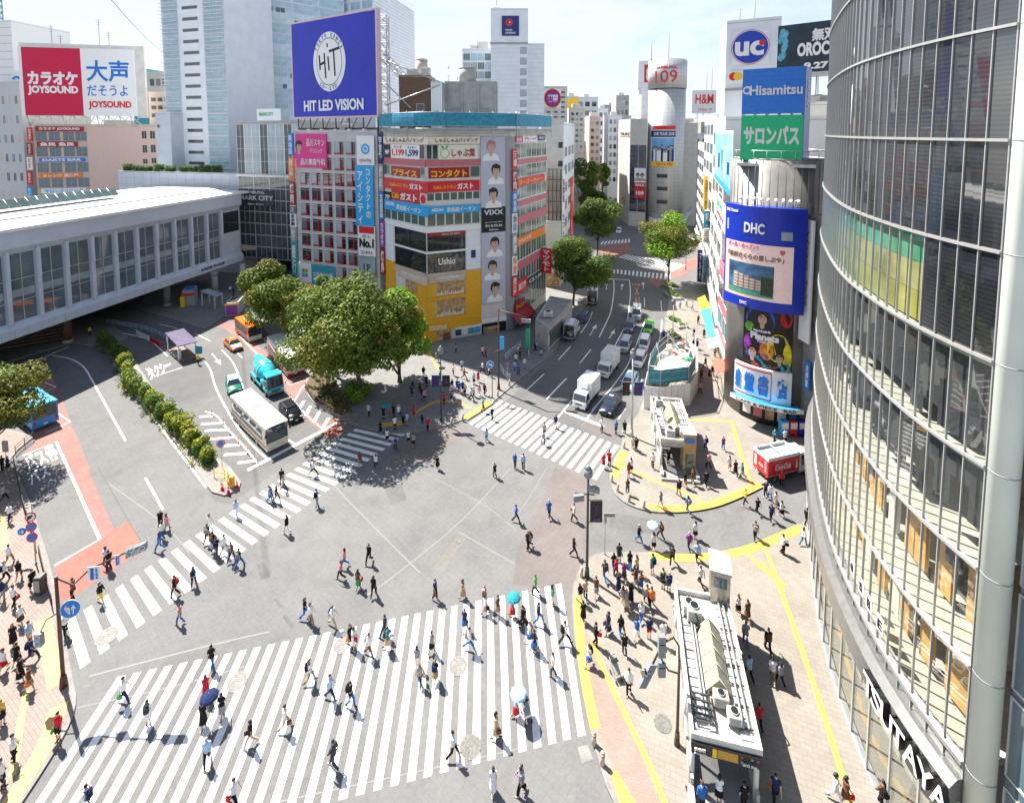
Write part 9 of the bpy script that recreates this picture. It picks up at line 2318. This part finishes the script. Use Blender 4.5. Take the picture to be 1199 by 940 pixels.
CN={'w':('white',(.72,.73,.75)),'k':('black',(.014,.014,.017)),'n':('navy',(.018,.03,.09)),'b':('blue',(.03,.13,.42)),'r':('red',(.52,.02,.03)),'g':('grey',(.27,.28,.30)),'e':('beige',(.50,.38,.26)),'y':('yellow',(.72,.48,.03)),'p':('pink',(.62,.26,.32)),'G':('green',(.06,.36,.12)),'t':('teal',(.02,.24,.28)),'o':('orange',(.72,.20,.02)),'L':('light blue',(.34,.48,.70)),'B':('brown',(.15,.075,.045)),'P':('purple',(.20,.04,.22)),'c':('charcoal',(.055,.056,.065)),'K':('khaki',(.30,.22,.12))}
CM={k:mat('cloth_'+v[0].replace(' ','_'),v[1],.85,var=.14,scale=7,spec=.15)for k,v in CN.items()}
M_SHOE=mat('shoe_leather',(.02,.018,.018),.5);M_SHOEW=mat('shoe_white',(.6,.6,.6),.6)
def limb(b,pts,r,m,n=8):b.tube(pts,r,m,n)
def ell(b,c,rx,ry,rz_,m,n=12,k=8):
 b.loft([[(c[0]+rx*math.sin(math.pi*(j+.02)/(k+.04))*math.cos(2*math.pi*q/n),c[1]+ry*math.sin(math.pi*(j+.02)/(k+.04))*math.sin(2*math.pi*q/n),c[2]-rz_*math.cos(math.pi*(j+.02)/(k+.04)))for q in range(n)]for j in range(k+1)],m,True,True)
def figure(stride,swing,female,bottom,phone=False,sleeve=.5,longhair=False):
 """figure facing +x, 1.70 m. returns meshes for body, top, bottom, shoes, hair, plus the hand positions"""
 S=Vector;hw=.165 if not female else.14;hp=.085
 hips=[S((0,s_*hp,.90))for s_ in(1,-1)];st=[stride,-stride]
 kn,an=[],[]
 for q in range(2):
  a=st[q];kn.append(S((math.sin(a)*.44+.05+(.06 if a<0 else 0),hips[q].y*1.02,.90-math.cos(a)*.43)))
  lo=a-(.55 if a<-.05 else.10);an.append(kn[q]+S((math.sin(lo)*.42,0,-math.cos(lo)*.40)))
 dz=min(a.z for a in an)-.085
 drop=S((0,0,dz));hips=[h-drop for h in hips];kn=[k-drop for k in kn];an=[a-drop for a in an];z0=-dz
 sh=[S((-.01,s_*hw,1.40+z0))for s_ in(1,-1)];el,ha=[],[]
 for q in range(2):
  a=-st[q]*swing
  if phone and q==1:e_=sh[q]+S((.05,-.05,-.27));h_=e_+S((.22,.12,.10))
  else:e_=sh[q]+S((math.sin(a)*.27,(1 if q==0 else-1)*.05,-math.cos(a)*.27));h_=e_+S((math.sin(a+.35)*.24,0,-math.cos(a+.35)*.24))
  el.append(e_);ha.append(h_)
 def trunk(b,g,zlo=.86):
  rows=((zlo,.115,.15),(.93,.115,.165),(1.05,.10,.14),(1.2,.115,.155),(1.33,.115,.165),(1.41,.085,.145),(1.455,.06,.075))
  if female:rows=((zlo,.11,.155),(.93,.115,.165),(1.06,.085,.12),(1.2,.11,.135),(1.27,.125,.14),(1.36,.09,.135),(1.42,.07,.12),(1.455,.05,.06))
  b.loft([[((rx+g)*math.cos(2*math.pi*q/14)-.005,(ry+g)*math.sin(2*math.pi*q/14),z+z0)for q in range(14)]for z,rx,ry in rows],M_WHT,True,True)
 b=MB();trunk(b,0)
 for q in range(2):
  limb(b,[hips[q],hips[q].lerp(kn[q],.5),kn[q],kn[q].lerp(an[q],.35),an[q]],[.085,.07,.052,.054,.036],M_WHT);t_=an[q]+S((.15,0,-.05));limb(b,[an[q]+S((-.05,0,-.04)),an[q]+S((.05,0,-.045)),t_],[.04,.042,.03],M_WHT)
  limb(b,[sh[q],sh[q].lerp(el[q],.5),el[q],el[q].lerp(ha[q],.4),ha[q]],[.055,.045,.036,.036,.024],M_WHT);d=(ha[q]-el[q]).normalized();limb(b,[ha[q],ha[q]+d*.05,ha[q]+d*.09],[.026,.036,.03],M_WHT)
 hz=1.585+z0;hx=.02;limb(b,[S((-.01,0,1.42+z0)),S((.01,0,1.53+z0))],[.055,.05],M_WHT)
 ell(b,(hx,0,hz),.095,.076,.118,M_WHT);ell(b,(hx+.02,0,hz-.06),.07,.055,.06,M_WHT);limb(b,[(hx+.085,0,hz+.01),(hx+.112,0,hz-.025)],[.012,.016],M_WHT)
 for s_ in(1,-1):ell(b,(hx-.005,s_*.078,hz-.01),.022,.014,.032,M_WHT,8,5)
 body=remeshed('body',b,ZOV);bm=bmesh.new();bm.from_mesh(body);x=MB()
 for q in range(2):
  d=(ha[q]-el[q]).normalized();sd_=S((1,0,0))if abs(d.x)<.8 else S((0,0,1));sd_=(sd_-d*sd_.dot(d)).normalized();inw=S((0,-1 if q==0 else 1,0));k_=ha[q]+d*.08
  for i,(o_,L_)in enumerate(((-.027,.06),(-.009,.07),(.009,.066),(.026,.052))):p=k_+sd_*o_;x.tube([p,p+d*L_*.55+inw*.006,p+d*L_+inw*.026],[.0095,.009,.0065],M_WHT,6)
  p=ha[q]+d*.03+sd_*.03;x.tube([p,p+sd_*.025+d*.02+inw*.01,p+sd_*.03+d*.055+inw*.022],[.012,.011,.007],M_WHT,6)
 n0=len(x.f);ex=MB()
 for s_ in(1,-1):ell(ex,(hx+.083,s_*.032,hz+.018),.012,.013,.008,M_BLK,8,4)
 limb(ex,[(hx+.088,-.022,hz-.062),(hx+.094,0,hz-.062),(hx+.088,.022,hz-.062)],[.004,.006,.004],M_BLK,5)
 for t_,mi_ in((x.mesh('t'),0),(ex.mesh('t'),1)):
  k0=len(bm.faces);bm.from_mesh(t_);bm.faces.ensure_lookup_table()
  for f_ in bm.faces[k0:]:f_.material_index=mi_;f_.smooth=True
  bpy.data.meshes.remove(t_)
 bm.to_mesh(body);bm.free();body.materials.clear();body.materials.append(SK[0]);body.materials.append(M_BLK)
 b=MB();trunk(b,.022,.84 if bottom!='dress' else.80)
 for q in range(2):
  e_=sh[q].lerp(el[q],min(1,sleeve*1.6));limb(b,[sh[q]+S((0,0,.0)),sh[q].lerp(e_,.5),e_]+([el[q].lerp(ha[q],.85)]if sleeve>.8 else[]),[.075,.068,.060]+([.045]if sleeve>.8 else[]),M_WHT)
 top=remeshed('top',b,.02)
 b=MB()
 if bottom=='trousers' or bottom=='shorts':
  f_=1.0 if bottom=='trousers' else.0
  b.loft([[(rx*math.cos(2*math.pi*q/12)-.003,ry*math.sin(2*math.pi*q/12),z+z0)for q in range(12)]for z,rx,ry in((.80,.12,.16),(.90,.125,.172),(.98,.118,.16))],M_WHT,True)
  for q in range(2):limb(b,[hips[q],hips[q].lerp(kn[q],.5),kn[q]]+([kn[q].lerp(an[q],.5),an[q]+S((0,0,.0))]if f_ else[]),[.105,.09,.075]+([.068,.058]if f_ else[]),M_WHT)
 else:
  zl={'skirt':.50,'dress':.36}[bottom];dx=abs(math.sin(stride))*.2
  b.loft([[((rx+dx*t_)*math.cos(2*math.pi*q/20)*(1+.06*t_*math.sin(q*2.5)),ry*math.sin(2*math.pi*q/20),z+z0)for q in range(20)]for z,rx,ry,t_ in((zl,.19,.22,1),(.72,.165,.20,.5),(.92,.125,.17,0),(1.02,.10,.14,0))],M_WHT,True,True)
 bot=remeshed('bottom',b,.022)
 shoe=[]
 for q in range(2):b=MB();limb(b,[an[q]+S((-.075,0,-.045)),an[q]+S((.0,0,-.045)),an[q]+S((.08,0,-.052)),an[q]+S((.17,0,-.062))],[.038,.047,.044,.026],M_WHT);shoe.append(remeshed('shoe',b,.016))
 b=MB();ell(b,(hx-.016,0,hz+.03),.102,.088,.105,M_WHT)
 if longhair:limb(b,[(hx-.06,0,hz+.04),(hx-.095,0,hz-.08),(hx-.10,0,hz-.24)],[.09,.085,.05],M_WHT,10);limb(b,[(hx-.03,.06,hz),(hx-.05,.07,hz-.18)],[.04,.03],M_WHT);limb(b,[(hx-.03,-.06,hz),(hx-.05,-.07,hz-.18)],[.04,.03],M_WHT)
 hair=remeshed('hair',b,.016);bm=bmesh.new();bm.from_mesh(hair)
 bmesh.ops.delete(bm,geom=[v for v in bm.verts if v.co.x>hx+.045 and v.co.z<hz+.055],context='VERTS');bm.to_mesh(hair);bm.free()
 for me in(top,bot,*shoe,hair):me.materials.clear();me.materials.append(M_WHT)
 return{'body':body,'top':top,'bottom':bot,'shoe':shoe[0],'shoe_':shoe[1],'hair':hair,'hand':(ha[0],ha[1]),'z0':z0}
FIG={'m':[figure(.42,.9,0,'trousers'),figure(-.36,.9,0,'trousers',sleeve=1),figure(.25,.6,0,'trousers',True,1),figure(-.47,1.1,0,'trousers',sleeve=.4)],'M':[figure(.05,.5,0,'trousers'),figure(-.07,.4,0,'trousers',True,1),figure(.13,.7,0,'trousers',sleeve=.4)],'h':[figure(.05,.5,0,'shorts')],'f':[figure(.38,.8,1,'trousers',longhair=True),figure(-.34,.8,1,'trousers',sleeve=1,longhair=True),figure(.24,.6,1,'trousers',True)],'s':[figure(.34,.8,1,'skirt',longhair=True),figure(-.3,.7,1,'skirt')],'S':[figure(.04,.4,1,'skirt',True,longhair=True)],'d':[figure(.26,.6,1,'dress',longhair=True),figure(-.24,.6,1,'dress',sleeve=.3,longhair=True)]}
def bag_mesh(kind):
 b=MB()
 if kind=='b':
  b.cbox(-.10,.07,-.16,.16,-.22,.22,M_WHT,.05);b.cbox(-.14,-.099,-.11,.11,-.18,.02,M_WHT,.02)
  for s_ in(1,-1):b.tube([(.05,s_*.11,.2),(.17,s_*.13,.24),(.27,s_*.13,.06),(.18,s_*.15,-.16),(.05,s_*.13,-.2)],.016,M_WHT,6)
 else:
  b.cbox(-.15,.15,-.05,.05,-.34,-.08,M_WHT,.03);b.tube([(-.09,0,-.08),(-.06,0,.02),(.06,0,.02),(.09,0,-.08)],.01,M_WHT,6)
 me=b.mesh('bag');me.materials.clear();me.materials.append(M_WHT);return me
BAG={'b':bag_mesh('b'),'h':bag_mesh('h')}
RP=random.Random(21);USED={};NP_=[0]
HEAD={'r':0,'l':math.pi,'t':-math.pi/2,'a':math.pi/2}
HW_={'r':'rightwards','l':'leftwards','t':'towards the camera','a':'away'}
BOT={'m':'trousers','M':'trousers','h':'shorts','f':'trousers','s':'skirt','S':'skirt','d':'dress'}
def slot(o,m):o.material_slots[0].link='OBJECT';o.material_slots[0].material=m
def person(x,y,code,zone,z=0.0,pos=None):
 """code: top colour, bottom colour, pose, heading, then b (backpack), h (handbag), u (umbrella)"""
 if NP_[0]>=300:return
 NP_[0]+=1
 t,o_,ps,hd,it=code[0],code[1],code[2],code[3],code[4:]
 if not it and RP.random()<.22:it=RP.choice('bhh')
 p=pos if pos is not None else G(x,y,z)
 v=RP.randrange(len(FIG[ps]));F_=FIG[ps][v]
 for _ in range(60):
  hk=RP.choice('kkkBBe' if ps in 'fsSd' else 'kkkkBg');vb='standing' if ps in 'MSh' else 'walking'
  dress=ps=='d'
  wear='%s dress'%CN[o_][0]if dress and t==o_ else '%s top and %s %s'%(CN[t][0],CN[o_][0],BOT[ps])
  w1='with backpack ' if 'b' in it else 'with bag ' if 'h' in it else 'under umbrella ' if 'u' in it else ''
  how=('facing ' if vb=='standing' else 'walking ')+HW_[hd]
  if len(zone.split())>4 and(it or hd=='t'):how=''
  lab=' '.join(('person in %s %s%s %s'%(wear,w1,how,zone)).split())
  if len(lab.split())>16:lab=' '.join(('person in %s %s%s'%(wear,w1,zone)).split())
  if lab not in USED or len(USED)>900:break
  hn={'k':'black','B':'brown','e':'fair','g':'grey'}[hk]
  lab=' '.join(('%s-haired person in %s %s%s %s'%(hn,wear,w1,how,zone)).split())
  if len(lab.split())>16:lab=' '.join(('%s-haired person in %s %s%s'%(hn,wear,w1,zone)).split())
  if lab not in USED:break
  o_=RP.choice('kngcbeKwB');t=t if _<8 else RP.choice('wkngLbe')
  if ps=='d':t=o_
 USED[lab]=1
 sc=(1.0 if ps in 'mMh' else.945)*RP.uniform(.96,1.05);rz=HEAD[hd]+RP.uniform(-.5,.5)
 e=bpy.data.objects.new('person',F_['body']);COL.objects.link(e);e.location=p;e.rotation_euler[2]=rz;e.scale=(sc,)*3;tag(e,lab,'person','people at the crossing');slot(e,RP.choice(SK))
 ms_=RP.choice((M_SHOE,M_SHOE,M_SHOEW))
 for nm,m in(('top',CM[t]),('bottom',CM[o_]),('shoe',ms_),('shoe_',ms_),('hair',HR[hk])):
  c=bpy.data.objects.new({'bottom':BOT[ps]if ps!='d' else 'skirt','top':'shirt','shoe_':'shoe'}.get(nm,nm),F_[nm]);COL.objects.link(c);c.parent=e;slot(c,m)
 M4=Matrix.Translation(p)@Matrix.Rotation(rz,4,'Z')@Matrix.Scale(sc,4)
 short='person in %s %s'%(wear,zone)
 for ch in it:
  if ch in 'bh':
   cb=RP.choice('kknBcg' if ch=='b' else 'kBrGo');o=bpy.data.objects.new('backpack' if ch=='b' else 'handbag',BAG[ch]);COL.objects.link(o);slot(o,CM[cb]);o.name='backpack' if ch=='b' else 'handbag'
   off=Vector((-.17,0,1.22+F_['z0']))if ch=='b' else F_['hand'][1]+Vector((0,-.02,-.03));o.matrix_world=M4@Matrix.Translation(off)
   for cb in[cb]+list('kBrGoncgwyt'):
    bl='%s %s of %s'%(CN[cb][0],'backpack' if ch=='b' else 'bag',short)
    if bl not in USED:break
   USED[bl]=1;slot(o,CM[cb]);tag(o,bl,'bag')
  elif ch=='u':
   um=thing('umbrella','open %s umbrella held by person in %s'%(CN[code[-1]][0],wear),'umbrella',M4@(F_['hand'][1]+Vector((.05,.02,.02))));R_=.52;b=MB();k0=Vector((.05,.1,.95))
   for q in range(8):
    a0,a1=q*math.pi/4,(q+1)*math.pi/4
    for(r0,h0),(r1,h1)in zip(((0,.0),(.5,-.05),(.85,-.15)),((.5,-.05),(.85,-.15),(1,-.25))):b.face([k0+Vector((R_*r*math.cos(a),R_*r*math.sin(a),h_))for r,h_,a in((r0,h0,a0),(r1,h1,a0),(r1,h1,a1),(r0,h0,a1))][(1 if r0==0 else 0):],CM[code[-1]],True)
   b.build('canopy',um);b=MB();b.tube([(0,0,-.06),k0+Vector((0,0,.05))],.012,M_STEEL,6);b.build('shaft',um);break
 return e
def crowd(k,zone,data,z=0.0):
 for d in data.split():
  x,y,c=d.split(',');a=px(k,float(x),float(y));person(a[0],a[1],c,zone,z)
NZ,IX,LX='on the near crossing','in the intersection','on the left crossing'
crowd('B5',NZ,'545,495,wnmrh 650,595,wwSab 930,345,kbfa 905,478,rrda 893,605,kkdaun 975,560,kgsa 910,765,Lkmt 1100,687,keflh 1030,950,wkmr 385,985,wkmlb')
crowd('B6',NZ,'235,407,wKfr 325,482,Lnmr 415,512,kbfr 128,615,wemrh 340,785,ccml 412,246,kksr 430,266,wwSr 495,290,wBmr 565,205,nnml 577,265,tesr 705,342,gwfa 718,420,gnfa 770,277,gksa 787,405,nKsab 915,177,nbsa 935,267,wbmrb 862,737,wkmr 1052,652,eedr 1140,560,LrdruL 1040,892,wwda 1160,898,gkfl 1005,108,wpsr 1060,115,BKsr 1125,122,rrdrut 1177,168,kkfr')
crowd('B7',NZ,'45,167,kkmr 115,152,nbmr 75,237,wbsr 95,272,kbsl 230,240,wkmrb 178,380,wcMl 100,20,Gkfl 175,70,GwSr 40,892,gkml')
crowd('B6',IX,'215,127,kbfr 240,150,wKfr 336,165,wemrb');crowd('B5',IX,'790,152,pbfl')
crowd('B1',LX,'705,590,kkmab 732,602,pesa 712,640,wbfl 700,692,bbfl 920,605,wwfa 910,655,kkma 935,692,kkmab 950,715,kcma 985,705,wgma 1015,738,Bkma 1050,765,kbmab 768,892,kkmlb 850,845,wkfab 1037,540,Lwfa 1182,480,Lbmr')
crowd('B2',LX,'65,477,nbfrb 90,477,kBfr 120,430,ecfr 113,402,kkma 250,360,wkmr 265,497,Lgmab 455,322,BKfa 525,330,wkfa 545,185,kkSa 575,215,wksa');crowd('C7',LX,'530,520,wkfl 547,548,knMl 505,705,kyfr 367,692,BkMl 327,872,wkMr')
crowd('B2',IX,'135,617,kwml 795,337,kksa 610,252,Lkma 668,222,wksa 690,237,gksa 372,817,pkfl 387,765,pbfl 447,858,BGsah 515,892,kkfah 495,747,kkmt 785,907,nkMrh 907,903,KKdr 1135,332,bkMa 1172,337,LkMa 1047,372,kkfa 1140,567,bkmr 1010,212,Lbfa 1192,682,kkfa 1003,935,wnfab')
crowd('B3',IX,'160,547,bnma 270,562,wkml 75,682,gkfl 270,717,kkfr 555,657,kbmr 620,692,wkSauL 650,642,Bkmab 775,692,Pkma 802,642,wkSa');crowd('B2','on the far crossing','1035,120,kkMa');crowd('B3','on the far crossing','140,192,gkma 135,227,wkmab 190,157,ngMa 400,332,rrSa')
BP='on the bookshop pavement'
crowd('B3','waiting by the tall lamp post','392,172,wkMa 455,182,bkMa 492,184,kkMa 527,248,weSa 543,262,kcMa 425,322,rkMa');crowd('B3',BP,'510,372,BpSa 520,352,wkSa 505,445,Bnfa 685,315,kkMa 615,332,wkMa 650,505,gwfa 770,525,tbfab 730,452,kKmab 757,417,kesa 790,402,kKmab 850,412,kkma 848,252,gnMab 925,252,Pbfa 860,332,pkma 952,342,weSa 978,362,kksa 1008,378,bgml 1022,492,ykfl 1150,222,tbMt',KERB)
crowd('B3','in the side street','1075,532,kkma 1112,462,kkMab 1130,475,wbma 1155,502,weSa 1180,545,wksa 1135,562,nkma 1065,645,Bkmab 810,742,Lnma');crowd('B4','beside the drinks truck','135,412,rkMa 250,407,kkMt 245,587,kkMr')
crowd('B4','at the bookshop entrance','105,222,tkMt 148,226,wkMt',KERB)
PZ='on the right plaza'
crowd('B3',PZ,'700,752,kkmab 825,845,wkma 615,797,Gbhab 660,862,ykhab 687,875,nbhab 445,782,kbfa 468,745,ccMa 405,822,cbmab 455,810,rkfa 515,775,kbfa 490,825,Pcsa 465,875,nnda 540,855,Besa 562,865,wbsa 545,795,ekfa 520,920,kkda 485,935,gesah 590,932,gkma 610,945,okma 367,892,Bgsa 320,905,ekfa 295,918,kwfab 1185,705,wkMr',KERB)
crowd('B7',PZ,'420,195,nndlh 365,248,kkMr 335,335,wbslb 475,205,kbfah 545,218,bwsa 600,220,nrha 660,242,wkMt 492,290,kcMa 510,462,wkMt 565,140,wbfa 310,145,kksa 500,90,gesa 990,107,wksa 1030,138,BBsa 1022,242,gbma 1120,272,kkmab 1140,402,wKma 1175,418,gkfa 905,935,wkSa 1152,935,nkmt 1037,395,Lkma 1080,610,rkma 830,975,bkMa 1015,975,kkMa 716,135,wbfa',KERB)
crowd('B8',PZ,'75,272,knmab 370,930,wwfr 415,937,BBsr 575,965,Bkma',KERB);crowd('B4',PZ,'140,707,wkMrh 230,668,wbfr',KERB)
LP='on the left pavement'
crowd('B5',LP,'260,658,rkhth 62,757,wkMr 92,158,wcsr 60,248,kkda 130,240,LeMr 78,330,kksa 92,405,kkdr 140,312,nnmrb 130,445,BKsrh 15,362,wrst 10,592,ynSr 10,870,wnMr',KERB)
crowd('C7',LP,'50,302,wnmt 47,512,wKma 22,602,wkma 95,592,kefah 70,727,wkMah 165,645,kkMr 10,700,ngMa 20,200,gkma',KERB)
crowd('C6',LP,'15,900,kkMa 50,900,nkSa',KERB)
SP_='on the station plaza'
crowd('D1',SP_,'290,222,gbmr 505,125,gnfa 480,375,wkMl 572,320,LkMa 597,412,rkmr 752,445,rrSa 705,472,LkSa 800,345,wkml 872,385,wkMr 465,540,nwSa 520,545,nkMa 545,572,bkMa 580,562,ckMa 607,602,kkMa 672,645,Lkmr 702,605,wkMa 765,602,pwfa 822,592,knMa 805,765,GkMr 455,692,nwfr 335,445,gkSaug 375,702,rkMa 150,402,kwMa 130,642,kbMa 160,662,pkMa 800,162,wkma 830,192,rkma 20,622,ncMa 110,562,cnMa 25,502,gkMa 180,502,nkMa',KERB)
crowd('D2','by the plaza planter','415,192,LkMa 530,212,kkMaut 610,192,kkMa 650,202,wbMa 620,292,wkMa 685,272,kcMa 715,262,LKMa 770,192,rrda 835,272,kbSa 880,302,rkma',KERB)
crowd('D4','on the avenue pavement','265,412,kbMa 290,492,nkma 265,492,kcMa 340,412,nkMa 350,632,kkma 378,712,kksa 402,690,kgMa 165,202,LbMa 213,182,wkMa 255,212,wgma 298,312,BkMa 312,822,pkma 320,722,kkMa 420,552,gkMa',KERB);crowd('D4','at the kerb of the avenue','45,422,bkma')
crowd('A5','beside the taxi shelter','870,738,ykMa');crowd('A5','under the bridge','395,612,ykMa 1010,425,wkma 1025,440,nkMa 1045,395,LkMa 1075,410,bkMa 545,505,kkMa')
def scatter(k,poly,n,zone,z):
 pts=[GZ(k,*q,z)for q in poly];xs_,ys_=[p.x for p in pts],[p.y for p in pts];done=[]
 for _ in range(n*60):
  if len(done)>=n:break
  x,y=RP.uniform(min(xs_),max(xs_)),RP.uniform(min(ys_),max(ys_));ins=False
  for i in range(len(pts)):
   a,c=pts[i],pts[i-1]
   if(a.y>y)!=(c.y>y)and x<(c.x-a.x)*(y-a.y)/(c.y-a.y)+a.x:ins=not ins
  if ins and all((x-q[0])**2+(y-q[1])**2>.45 for q in done):
   done.append((x,y));ps=RP.choice('MMMMSSmf');person(0,0,RP.choice('wwkknLLbgrp')+RP.choice('kknncgbeB')+ps+RP.choice('aart'),zone,z,Vector((x,y,z)))
scatter('D3',((295,460),(350,500),(590,330),(600,250),(500,230),(340,270),(300,380)),30,'in the queue on the avenue',KERB)
scatter('D4',((190,120),(330,110),(330,40),(195,40)),10,'near the lone street tree',KERB)
scatter('A7',((150,480),(320,470),(330,400),(180,390)),8,'beyond the grey pavement building',KERB)
scatter('A7',((440,320),(690,330),(620,240),(450,225)),9,'at the tower crossing',0)
for k,x,y,lab in(('B6',1185,560,'grey pushchair on the near crossing beside a light blue umbrella'),('B7',455,385,'black pushchair with a child on the right plaza')):
 p=GZ(k,x,y,0 if k=='B6' else KERB);e=thing('pushchair',lab,'pushchair',p,-1.2);b=MB()
 for s_ in(1,-1):b.tube([(.35,s_*.2,.1),(-.1,s_*.22,.6),(-.5,s_*.22,1.02)],.014,M_STEEL,6);b.tube([(-.35,s_*.22,.1),(.1,s_*.2,.6)],.014,M_STEEL,6)
 b.tube([(-.5,-.22,1.02),(-.5,.22,1.02)],.016,M_BLK,6);b.build('frame',e);b=MB();b.hexa([(-.2,-.18,.42),(.25,-.18,.42),(.25,.18,.42),(-.2,.18,.42),(-.42,-.18,.85),(.25,-.18,.48),(.25,.18,.48),(-.42,.18,.85)],M_GRY);b.build('seat',e);b=MB();b.tube([(-.42,-.2,.8),(-.3,-.2,1.0),(-.05,-.2,1.02)],.01,M_BLK,5);b.face([(-.42,-.2,.82),(-.42,.2,.82),(-.28,.2,1.03),(-.28,-.2,1.03)],M_BLK);b.face([(-.28,-.2,1.03),(-.28,.2,1.03),(-.02,.2,1.0),(-.02,-.2,1.0)],M_BLK);b.build('hood',e)
 for x_ in(.35,-.35):
  for s_ in(1,-1):b=MB();b.tube([(x_,s_*.2-.02,.1),(x_,s_*.2+.02,.1)],.1,M_TYRE,12,False);b.build('wheel',e)
